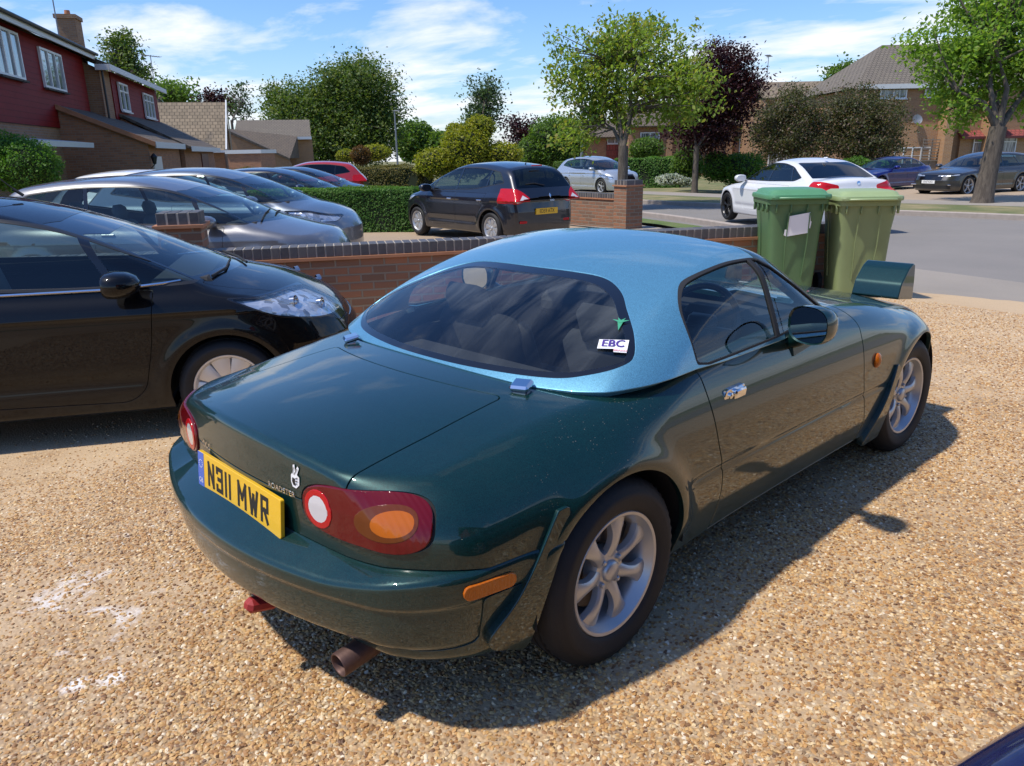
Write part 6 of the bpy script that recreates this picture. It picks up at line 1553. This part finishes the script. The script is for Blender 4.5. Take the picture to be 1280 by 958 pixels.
b0 = gpt(1110, 35); bush('shrub', 'dark low shrub between the saloon roof and the blue saloon', b0, [B_(1100, 215, 36, b0, 28, 14), B_(1070, 212, 36, b0, 20, 14)], 5000, .12, M['leaf_hedge'], seed=56, group='shrubs across the road')
b0 = gpt(30, 15.5); bush('privet_bush', 'bright green rounded privet bush at the left edge', b0, [B_(35, 212, 15.5, b0, 38, 34), B_(2, 205, 15.5, b0, 40, 36), B_(-30, 215, 15.5, b0, 30, 36)], 26000, .05, M['leaf_hedge'], seed=57)
b0 = gpt(755, 47); bush('shrub', 'rounded green shrub in front of the brick house right of the trunk', b0, [B_(808, 188, 47, b0, 22, 14)], 3500, .15, M['leaf_mid'], seed=58, group='shrubs across the road')
# ---------------------------------------------------------------- houses
def tile_mat(name, a, b, row=.30, wdt=.26, lichen=.3):
    t = NT(name); tc = t.n('TexCoord'); so = t.n('SeparateXYZ'); t.L.new(tc.outputs['Object'], so.inputs[0])
    cb = t.n('CombineXYZ'); t.L.new(so.outputs[0], cb.inputs[0]); t.L.new(t.math('ADD', so.outputs[1], t.math('MULTIPLY', so.outputs[2], .6)), cb.inputs[1])
    br = t.n('TexBrick'); t.L.new(cb.outputs[0], br.inputs['Vector']); br.inputs['Scale'].default_value = 1; br.inputs['Brick Width'].default_value = wdt; br.inputs['Row Height'].default_value = row
    br.inputs['Mortar Size'].default_value = .022; br.inputs['Mortar Smooth'].default_value = .6; br.inputs['Color1'].default_value = (*a, 1); br.inputs['Color2'].default_value = (*b, 1); br.inputs['Mortar'].default_value = (*[q*.35 for q in a], 1)
    n = t.noise(t.co(), 1.5, 6, .7); t.base(t.mix(t.math('MULTIPLY', n, lichen), br.outputs['Color'], (.20, .18, .12))); t.P(Roughness=.85); t.bump(t.math('SUBTRACT', 1, br.outputs['Fac']), .03); return t.m
def clad_mat(name, a, row=.16):
    t = NT(name); so = t.n('SeparateXYZ'); t.L.new(t.n('TexCoord').outputs['Object'], so.inputs[0]); fr = t.math('FRACT', t.math('DIVIDE', so.outputs[2], row))
    t.base(t.mix(t.ramp(fr, [(0, 1), (.10, .0)]), t.mix(t.noise(t.co(), 3, 4), tuple(q*.8 for q in a), tuple(q*1.2 for q in a)), tuple(q*.35 for q in a))); t.P(Roughness=.6); t.p.inputs['Specular IOR Level'].default_value = .15; t.bump(t.math('SUBTRACT', 1, fr), .02); return t.m
M['tiles_brown'] = tile_mat('brown_roof_tiles', (.13, .095, .07), (.10, .075, .06)); M['tiles_tan'] = tile_mat('tan_roof_tiles', (.27, .20, .13), (.19, .14, .09), .34, .30)
M['tiles_red'] = tile_mat('red_roof_tiles', (.30, .045, .04), (.24, .035, .035)); M['tiles_grey'] = tile_mat('grey_brown_tiles', (.17, .14, .11), (.14, .115, .095)); M['tiles_dark'] = tile_mat('dark_roof_tiles', (.055, .048, .045), (.04, .036, .035))
M['maroon'] = clad_mat('maroon_cladding', (.20, .008, .006)); M['upvc'] = mat('white_upvc', (.72, .73, .73), .35, var=.05); M['fascia'] = mat('white_fascia', (.66, .67, .66), .5, var=.08)
M['pane'] = None
def pane_mat():
    t = NT('window_pane'); n = t.noise(t.co(scale=(6, 6, .4)), 2.5, 3); t.base(t.mix(t.ramp(n, [(.4, 0), (.6, 1)]), (.05, .06, .07), (.32, .34, .35))); t.P(Roughness=.06); t.set(t.p, 'Coat Weight', 1.0); t.set(t.p, 'Coat Roughness', .01); return t.m
M['pane'] = pane_mat(); M['garage_red'] = mat('dark_red_door', (.10, .02, .02), .5, var=.1)
def window_(root, x, y, z, w, h, cols=2, rz=0.0, sill=True, rows=1, toplight=False):
    """window in a wall facing local -y; x, z its lower left corner"""
    T = Matrix.Translation((x, y, z)) @ Matrix.Rotation(rz, 4, 'Z'); b = MB(); f = .065; d = .07
    b.box((w/2, -.02, f/2), (w, d, f), T); b.box((w/2, -.02, h-f/2), (w, d, f), T)
    for k in range(cols+1): b.box((f/2+(w-f)*k/cols, -.021, h/2), (f, d, h-2*f-.002), T)
    if toplight: b.box((w/2, -.022, h*.70), (w-2*f, d, f*.8), T)
    for r in range(1, rows): b.box((w/2, -.014, h*r/rows), (w-2*f, .04, .025), T)
    fr = b.build('window', M['upvc'], root, smooth=0)
    b = MB(); b.box((w/2, .0, h/2), (w-.04, .03, h-.04), T); b.build('pane', M['pane'], fr, smooth=0)
    if sill: b = MB(); b.box((w/2, -.07, -.035), (w+.08, .10, .05), T); b.build('sill', M['tiles_dark'] if sill == 2 else M['upvc'], fr, smooth=0)
def slab(b, a, c, t=.12, over=0):
    """roof slab from edge a=(x0,x1,y,z) to edge c"""
    x0, x1, y0, z0 = a; X0, X1, y1, z1 = c
    vs = [(x0, y0, z0), (x1, y0, z0), (X1, y1, z1), (X0, y1, z1)]; n = Vector((0, z1-z0, -(y1-y0))).normalized()*t
    if n.z > 0: n = -n
    vs += [(v[0], v[1]+n.y, v[2]+n.z) for v in vs]
    b.add(vs, [(0, 1, 2, 3), (7, 6, 5, 4), (0, 4, 5, 1), (1, 5, 6, 2), (2, 6, 7, 3), (3, 7, 4, 0)])
def gable(b, x, y0, y1, z0, yp, zp, t=.2):
    vs = [(x, y0, z0), (x, y1, z0), (x, yp, zp)]; vs += [(x+t, *v[1:]) for v in vs]; b.add(vs, [(0, 2, 1), (3, 4, 5), (0, 1, 4, 3), (1, 2, 5, 4), (2, 0, 3, 5)])
def downpipe(root, x, y, z0, z1): b = MB(); b.tube([(x, y, z0), (x, y, z1)], .04, 8); b.build('downpipe', M['black_plastic'], root)
def aerial_(label, p, h):
    t = thing('tv_aerial', label, 'tv aerial', p, R_(20), 'tv aerials on the roofs'); b = MB(); b.tube([(0, 0, -.6), (0, 0, h)], .025, 6); b.build('mast', M['metal_grey'], t)
    b = MB(); b.tube([(-.7, 0, h-.05), (.7, 0, h-.05)], .02, 6); [b.tube([(x, -.2, h-.05), (x, .2, h-.05)], .012, 5) for x in np.linspace(-.65, .65, 8)]; b.build('antenna', M['metal_grey'], t)
M['metal_grey'] = mat('grey_metal', (.25, .26, .27), .5, metal=.6)
# ---- maroon clad house and the brick and maroon house next to it, facades along local x, street towards -y
P0 = (7.9, 29.3)
def left_houses():
    gz = -.45
    r = thing('clad_house', 'maroon clad house with white windows at the far left', 'house', (P0[0], P0[1], 0), R_(60))
    b = MB(); b.box((-7, 4.0, 1.2+gz/2), (14, 8, 2.4-gz)); b.build('brick_wall', M['brick_pale'], r, smooth=0)
    b = MB(); b.box((-7, 3.98, 3.65), (14.02, 8.06, 2.5)); b.build('cladding', M['maroon'], r, smooth=0)
    b = MB(); slab(b, (-14.4, .35, -.45, 5.02), (-14.4, .35, 4, 7.25)); slab(b, (-14.4, .35, 8.4, 5.02), (-14.4, .35, 4, 7.25)); b.build('roof', M['tiles_dark'], r, smooth=0)
    b = MB(); b.box((-7, -.42, 4.93), (14.6, .05, .22)); b.build('fascia', M['fascia'], r, smooth=0); b = MB(); b.tube([(-14.3, -.50, 5.0), (.3, -.50, 5.0)], .055, 8); b.build('gutter', M['black_plastic'], r)
    b = MB(); gable(b, -.2, 0, 8, 4.9, 4, 7.1); b.build('gable', M['brick_pale'], r, smooth=0)
    window_(r, -8.6, -.07, 3.56, 1.95, 1.2, 3, sill=2); window_(r, -4.95, -.07, 3.52, 2.15, 1.12, 3, sill=2); window_(r, -12, -.07, 3.56, 1.95, 1.2, 3, sill=2)
    b = MB(); slab(b, (-11.5, -5.6, -1.3, 1.92), (-11.5, -5.6, 0, 2.05), .14); b.build('porch_roof', M['fascia'], r, smooth=0)
    # lean-to wing
    w = MB(); w.add([(-4, 0, gz), (-4, -2.5, gz), (-4, -2.5, 1.93), (-4, 0, 3.0), (-3.8, 0, gz), (-3.8, -2.5, gz), (-3.8, -2.5, 1.93), (-3.8, 0, 3.0)], [(0, 3, 2, 1), (4, 5, 6, 7), (0, 1, 5, 4), (1, 2, 6, 5), (2, 3, 7, 6)])
    w.box((-.8, -2.4, (1.9+gz)/2), (6.0, .2, 1.9-gz)); w.build('wing_wall', M['brick_wing'], r, smooth=0)
    b = MB(); slab(b, (-4.15, 2.3, -2.72, 1.93), (-4.15, 2.3, 0, 3.10), .10); b.build('wing_roof', M['tiles_brown'], r, smooth=0)
    b = MB(); b.box((-.9, -2.74, 1.86), (6.3, .04, .20)); b.build('wing_fascia', M['fascia'], r, smooth=0)
    b = MB(); b.add([(-4.17, -2.75, 1.80), (-4.17, 0, 2.97), (-4.17, 0, 3.12), (-4.17, -2.75, 1.95), (-4.12, -2.75, 1.80), (-4.12, 0, 2.97), (-4.12, 0, 3.12), (-4.12, -2.75, 1.95)], [(0, 1, 2, 3), (7, 6, 5, 4), (0, 4, 5, 1), (3, 2, 6, 7)]); b.build('barge_board', M['creasing'], r, smooth=0)
    b = MB(); b.box((-2.9, -2.52, .55), (1.5, .05, 1.9)); b.build('garage_door', M['upvc'], r, smooth=0)
    # lantern
    t = thing('wall_lantern', 'black coach lantern on the brick wing beside the white door', 'lantern', tuple(r.matrix_basis @ Vector((-4.0, -2.62, 1.25))), R_(60)); b = MB(); b.lathe([(0, 0), (.05, .02), (.10, .22), (.12, .23), (.05, .32), (0, .36)], n=6); b.tube([(0, 0, .0), (0, .12, -.10)], .015, 6); b.build('lamp_housing', M['black_plastic'], t)
    # chimney
    c = pt(89, 46, 33); b = MB(); q = r.matrix_basis.inverted() @ c; b.box((q.x, q.y, 6.1), (1.0, .75, 2.3)); b.box((q.x, q.y, 7.25), (1.12, .87, .16)); ch = b.build('chimney', M['brick_pale'], r, smooth=0)
    b = MB(); b.lathe([(.13, 0), (.11, .22), (.09, .22)], Matrix.Translation((q.x, q.y, 7.33)), n=12); b.build('chimney_pot', M['creasing'], ch)
    # second house
    r = thing('brick_house', 'brick house with maroon panels between two white windows, right of the clad house', 'house', (P0[0], P0[1], 0), R_(60))
    y0 = -.45
    b = MB(); b.box((5.9, y0+4.1, (4.6+gz)/2), (11.0, 8.2, 4.6-gz)); b.build('brick_wall', M['brick_pale'], r, smooth=0)
    b = MB(); b.box((6.6, y0-.01, 3.75), (9.4, .06, 1.7)); b.build('cladding', M['maroon'], r, smooth=0)
    b = MB(); slab(b, (.1, 11.7, y0-.45, 4.68), (.1, 11.7, y0+4.1, 6.6)); slab(b, (.1, 11.7, y0+8.6, 4.68), (.1, 11.7, y0+4.1, 6.6)); b.build('roof', M['tiles_dark'], r, smooth=0)
    b = MB(); gable(b, .42, y0, y0+8.2, 4.55, y0+4.1, 6.5); b.build('gable', M['brick_pale'], r, smooth=0)
    b = MB(); b.box((5.9, y0-.44, 4.58), (11.7, .05, .20)); b.box((.12, y0-.2, 4.58), (.05, .5, .2)); b.build('fascia', M['fascia'], r, smooth=0)
    window_(r, 2.7, y0-.08, 3.25, 1.6, 1.05, 2, toplight=True); window_(r, 7.5, y0-.08, 3.2, 2.3, 1.05, 3, toplight=True)
    downpipe(r, .30, y0-.12, -.3, 4.5)
    b = MB(); slab(b, (2.35, 12.8, -2.95, 1.85), (2.35, 12.8, y0, 3.15), .10); b.build('wing_roof', M['tiles_brown'], r, smooth=0)
    b = MB(); b.box((7.6, -2.55, (1.85+gz)/2), (10.2, .2, 1.85-gz)); b.add([(2.5, y0, gz), (2.5, -2.5, gz), (2.5, -2.5, 1.85), (2.5, y0, 3.0), (2.7, y0, gz), (2.7, -2.5, gz), (2.7, -2.5, 1.85), (2.7, y0, 3.0)], [(0, 3, 2, 1), (4, 5, 6, 7), (0, 1, 5, 4), (1, 2, 6, 5), (2, 3, 7, 6)]); b.build('wing_wall', M['brick_wing'], r, smooth=0)
    b = MB(); b.box((7.6, -2.98, 1.78), (10.5, .04, .20)); b.build('wing_fascia', M['fascia'], r, smooth=0)
    b = MB(); b.box((8.6, -2.67, .6), (2.4, .05, 2.0)); b.build('garage_door', M['garage_red'], r, smooth=0)
    aerial_('thin tv aerial above the dark roof of the brick and maroon house', tuple(pt(193, 105, 46)), 1.6)
    aerial_('tall tv aerial mast beside the left hand chimney', tuple(pt(72, 35, 31)), 2.0)
M['brick_wing'] = brick_mat('red_brown_house_brick', (.48, .22, .11), (.33, .15, .08), mortar=(.30, .24, .18), stain=.25)
left_houses()
def aligned(name, label, u, D, cat='house', rot=-44.3):
    p = pt(u, 200, D); return thing(name, label, cat, (p.x, p.y, 0), R_(rot)), (lambda uu, uv=u: (uu-uv)*D/FPX), (lambda v, uu=u: pt(uu, v, D).z)
# ---- tiled bungalow
r, X, Z = aligned('tiled_bungalow', 'bungalow with tan tiled roof and a gable to the right', 240, 50, rot=-28); g = -.75
b = MB(); slab(b, (X(186), X(284), -3.0, Z(189)), (X(191), X(287), .2, Z(129)), .14); slab(b, (X(186), X(284), 3.4, Z(189)), (X(191), X(287), .2, Z(129)), .14); b.build('roof', M['tiles_tan'], r, smooth=0)
b = MB(); b.box(((X(192)+X(282))/2, .2, (Z(190)+g)/2), (X(282)-X(192), 5.6, Z(190)-g)); gable(b, X(279), -2.6, 3.0, Z(190), .2, Z(134)); b.build('brick_wall', M['brick_pale'], r, smooth=0)
b = MB()
for s in (-1, 1): b.add([(X(284)+.02, .2+s*3.25, Z(192)), (X(287)+.02, .2, Z(130)), (X(287)+.02, .2, Z(126)), (X(284)+.02, .2+s*3.25, Z(188)), (X(284)+.1, .2+s*3.25, Z(192)), (X(287)+.1, .2, Z(130)), (X(287)+.1, .2, Z(126)), (X(284)+.1, .2+s*3.25, Z(188))], [(0, 1, 2, 3), (7, 6, 5, 4), (3, 2, 6, 7), (0, 4, 5, 1)])
b.build('barge_board', M['fascia'], r, smooth=0)
b = MB(); b.box(((X(186)+X(284))/2, -3.05, Z(190.5)), (X(284)-X(186), .05, .14)); b.build('gutter', M['fascia'], r, smooth=0)
r, X, Z = aligned('flat_garage', 'low garage with white edged flat roof right of the bungalow', 300, 47, 'garage')
b = MB(); b.box(((X(285)+X(326))/2, 1.5, (Z(193)+g)/2), (X(326)-X(285), 3, Z(193)-g)); b.build('brick_wall', M['brick_wing'], r, smooth=0); b = MB(); b.box(((X(283)+X(328))/2, 1.5, Z(190)), (X(328)-X(283), 3.2, .22)); b.build('flat_roof', M['fascia'], r, smooth=0)
# ---- grey roofed house behind
r, X, Z = aligned('grey_roof_house', 'brick house with grey brown roof in front of the chestnut tree', 350, 66, rot=-30); g = -.75
b = MB(); slab(b, (X(300), X(390), -2.2, Z(173)), (X(303), X(390), 1, Z(150)), .12); slab(b, (X(300), X(390), 4.2, Z(173)), (X(303), X(390), 1, Z(150)), .12); rf = b.build('roof', M['tiles_grey'], r, smooth=0)
b = MB(); b.box(((X(300)+X(391))/2, 1, (Z(173)+g)/2), (X(391)-X(300), 5.4, Z(173)-g)); b.build('brick_wall', M['brick_orange'], r, smooth=0)
b = MB(); b.box((X(367), -2.24, Z(174)), (X(391)-X(344), .05, .22)); b.build('fascia', M['fascia'], r, smooth=0)
b = MB(); b.add([(X(296), -6, g), (X(372), -6, g), (X(362), -6, Z(198)), (X(300), -6, Z(166)), (X(296), -6, Z(166)), (X(296), -3, g), (X(372), -3, g), (X(362), -3, Z(198)), (X(300), -3, Z(166)), (X(296), -3, Z(166))], [(0, 1, 2, 3, 4), (1, 6, 7, 2), (9, 8, 7, 6, 5)]); b.build('lower_gable', M['brick_pale'], r, smooth=0)
b = MB(); b.add([(X(298), -6.15, Z(164)), (X(364), -6.15, Z(198)), (X(374), -2.4, Z(198)), (X(374), -2.4, Z(172)), (X(298), -2.4, Z(162)), (X(298), -6.15, Z(167)), (X(364), -6.15, Z(200.5))], [(0, 1, 2, 3, 4), (0, 5, 6, 1)]); b.build('lower_roof', M['tiles_brown'], r, smooth=0)

# ---- right hand row
r, X, Z = aligned('corner_house', 'orange brick house with big brown tiled roof behind the lilacs', 1100, 50); g = -.75
b = MB(); slab(b, (X(1030), X(1310), -3.5, Z(117, 1060)), (X(1100), X(1310), 1.6, Z(60, 1100)+.1), .14); slab(b, (X(1030), X(1310), 6.5, Z(117, 1060)), (X(1100), X(1310), 1.6, Z(60, 1100)+.1), .14); b.add([(X(1030), -3.5, Z(117, 1060)), (X(1030), 6.5, Z(117, 1060)), (X(1100), 1.6, Z(60, 1100)+.1)], [(0, 2, 1)]); b.build('roof', M['tiles_grey'], r, smooth=0)
b = MB(); b.box((X(1170), 1.5, (4.6+g)/2), (X(1305)-X(1040), 9.4, 4.6-g)); b.build('brick_wall', M['brick_pale'], r, smooth=0)
b = MB(); b.box((X(1170), -3.55, Z(115, 1100)), (X(1310)-X(1040), .06, .26)); b.build('fascia', M['fascia'], r, smooth=0)
for u_ in (1139, 1189): b = MB(); b.box((X(u_), -3.7, (4.3+g)/2), (.50, 1.0, 4.3-g)); b.build('brick_pillar', M['brick_orange'], r, smooth=0)
window_(r, X(1086), -3.3, -.3, 2.2, 1.5, 4, rows=3); window_(r, X(1113), -3.3, 4.05, 1.1, .55, 2); window_(r, X(1062), -3.3, 4.0, 1.6, .6, 2)
b = MB(); b.box((X(1100), -3.25, (2.0+g)/2+.4), (X(1133)-X(1040), .15, 2.9)); b.build('front_wall', M['brick_orange'], r, smooth=0)
t = thing('satellite_dish', 'grey satellite dish on the orange brick pillar', 'satellite dish', tuple(pt(1146, 150, 46)), R_(-44)); b = MB(); b.lathe([(0, 0), (.15, .02), (.30, .08)], Matrix.Rotation(R_(70), 4, 'X'), n=24); b.tube([(0, .1, -.1), (-.2, .3, -.15)], .02, 6); b.build('dish', M['metal_grey'], t)
t = thing('trellis', 'weathered timber trellis between the brick pillars', 'trellis', tuple(pt(1168, 205, 46.5)), R_(-44)); t.location.z = -.5
b = MB(); [b.box((0, 0, z), (1.7, .03, .06)) for z in np.linspace(.9, 2.1, 8)]; [b.box((x, 0.03, 1.3), (.06, .03, 1.8)) for x in np.linspace(-.8, .8, 4)]; b.box((0, .08, .5), (1.7, .02, .9)); b.build('slats', mat('weathered_wood', (.24, .20, .16), .9, var=.3), t, smooth=0)
r, X, Z = aligned('red_roof_house', 'orange brick house with red tiled lean-to roof behind the right hand tree', 1240, 47)
b = MB(); b.box((X(1252), 1.2, (Z(170, 1240)+g)/2), (X(1310)-X(1193), 3.0, Z(170, 1240)-g)); b.build('brick_wall', M['brick_orange'], r, smooth=0)
b = MB(); slab(b, (X(1191), X(1312), -.7, Z(171, 1240)), (X(1191), X(1312), 2.6, Z(128, 1240)), .12); b.build('roof', M['tiles_red'], r, smooth=0)
b = MB(); b.box((X(1252), -.74, Z(172, 1240)), (X(1312)-X(1191), .05, .14)); b.build('fascia', M['garage_red'], r, smooth=0)
window_(r, X(1209), -.37, Z(195, 1235), 2.6, 1.15, 3, toplight=True)
r, X, Z = aligned('low_roof_house', 'house with long brown tiled roof behind the plum tree and lilacs', 1000, 58)
b = MB(); slab(b, (X(935), X(1070), -3, Z(126, 1000)), (X(935), X(1070), 1, Z(103, 1000)), .12); slab(b, (X(935), X(1070), 5, Z(126, 1000)), (X(935), X(1070), 1, Z(103, 1000)), .12); b.build('roof', M['tiles_tan'], r, smooth=0)
b = MB(); b.box((X(1002), 1, (Z(127, 1000)+g)/2), (X(1068)-X(940), 7.4, Z(127, 1000)-g)); b.build('brick_wall', M['brick_pale'], r, smooth=0); window_(r, X(920+25), -2.8, -.2, 2.0, 1.2, 3)
aerial_('tv aerial on the long brown roof beside the plum tree', tuple(pt(959, 95, 56)), 1.4)
# ---- red brick pair beyond the silver crossover
r, X, Z = aligned('red_brick_house', 'red brick house with red tile hung panel behind the cherry trunk', 760, 68)
b = MB(); b.box((X(748), 2, (Z(172, 750)+g)/2), (X(778)-X(718), 6, Z(172, 750)-g)); b.build('brick_wall', M['brick_redh'] if 'brick_redh' in M else M['brick_wing'], r, smooth=0)
b = MB(); slab(b, (X(714), X(782), -1.6, Z(172, 750)), (X(714), X(782), 2, Z(150, 750)), .12); slab(b, (X(714), X(782), 5.6, Z(172, 750)), (X(714), X(782), 2, Z(150, 750)), .12); b.build('roof', M['tiles_brown'], r, smooth=0)
b = MB(); b.box((X(767), -1.06, Z(188, 767)), (X(778)-X(756), .08, 1.5)); b.build('tile_hanging', M['tiles_red'], r, smooth=0); window_(r, X(757), -1.1, Z(180, 767), 1.3, .75, 2)
r, X, Z = aligned('red_brick_house', 'wider brick house with a white window right of the cherry trunk', 840, 62)
b = MB(); b.box((X(865), 2, (Z(158, 840)+g)/2), (X(950)-X(786), 6, Z(158, 840)-g)); b.build('brick_wall', M['brick_wing'], r, smooth=0)
b = MB(); slab(b, (X(780), X(955), -1.6, Z(158, 840)), (X(780), X(955), 2, Z(128, 840)), .12); slab(b, (X(780), X(955), 5.6, Z(158, 840)), (X(780), X(955), 2, Z(128, 840)), .12); b.build('roof', M['tiles_brown'], r, smooth=0)
window_(r, X(797), -1.1, Z(180, 808), 1.5, .85, 2); window_(r, X(918), -1.1, Z(192, 925), 2.2, 1.1, 3)
for u_ in (832, 905): b = MB(); b.box((X(u_), -1.2, (Z(165, u_)+g)/2), (.45, .4, Z(165, u_)-g)); b.build('brick_pillar', M['brick_pale'], r, smooth=0)
# lamp post, pole, wires
p = pt(497, 205, 62); t = thing('lamp_post', 'tall grey lamp post in front of the chestnut tree', 'lamp post', (p.x, p.y, zgf(p.x, p.y)), 0)
zt = pt(494, 140, 62).z-t.location.z; b = MB(); b.tube([(0, 0, 0), (0, 0, 1.2), (0, 0, zt)], [.13, .09, .055], 10); b.build('post', M['metal_grey'], t); b = MB(); b.rbox((0, -.3, zt), (.18, .7, .10), .03); b.build('lantern', M['metal_grey'], t)
p = pt(727, 225, 40); t = thing('telegraph_pole', 'slender grey pole left of the cherry trunk', 'pole', (p.x, p.y, zgf(p.x, p.y)), 0); b = MB(); b.tube([(0, 0, 0), (0, 0, 5.6)], [.09, .06], 10); b.build('post', M['metal_grey'], t)
# house behind the camera, seen only as a reflection in glass and paint
r = thing('near_house', 'brick house with maroon upper storey behind the camera, reflected in the car windows', 'house', (4.2, -12.5, 0), R_(180-31))
b = MB(); b.box((0, 4, 1.25), (13, 8, 2.5)); b.build('brick_wall', M['brick_pale'], r, smooth=0); b = MB(); b.box((0, 4, 3.75), (13.05, 8.05, 2.5)); b.build('cladding', M['maroon'], r, smooth=0)
b = MB(); slab(b, (-6.8, 6.8, -.5, 4.95), (-6.8, 6.8, 4, 7.3)); slab(b, (-6.8, 6.8, 8.5, 4.95), (-6.8, 6.8, 4, 7.3)); b.build('roof', M['tiles_brown'], r, smooth=0)
for x in (-5, -1, 3): window_(r, x, -.08, 3.3, 2.0, 1.1, 3); window_(r, x, -.04, .9, 2.0, 1.2, 3)
build_hero()
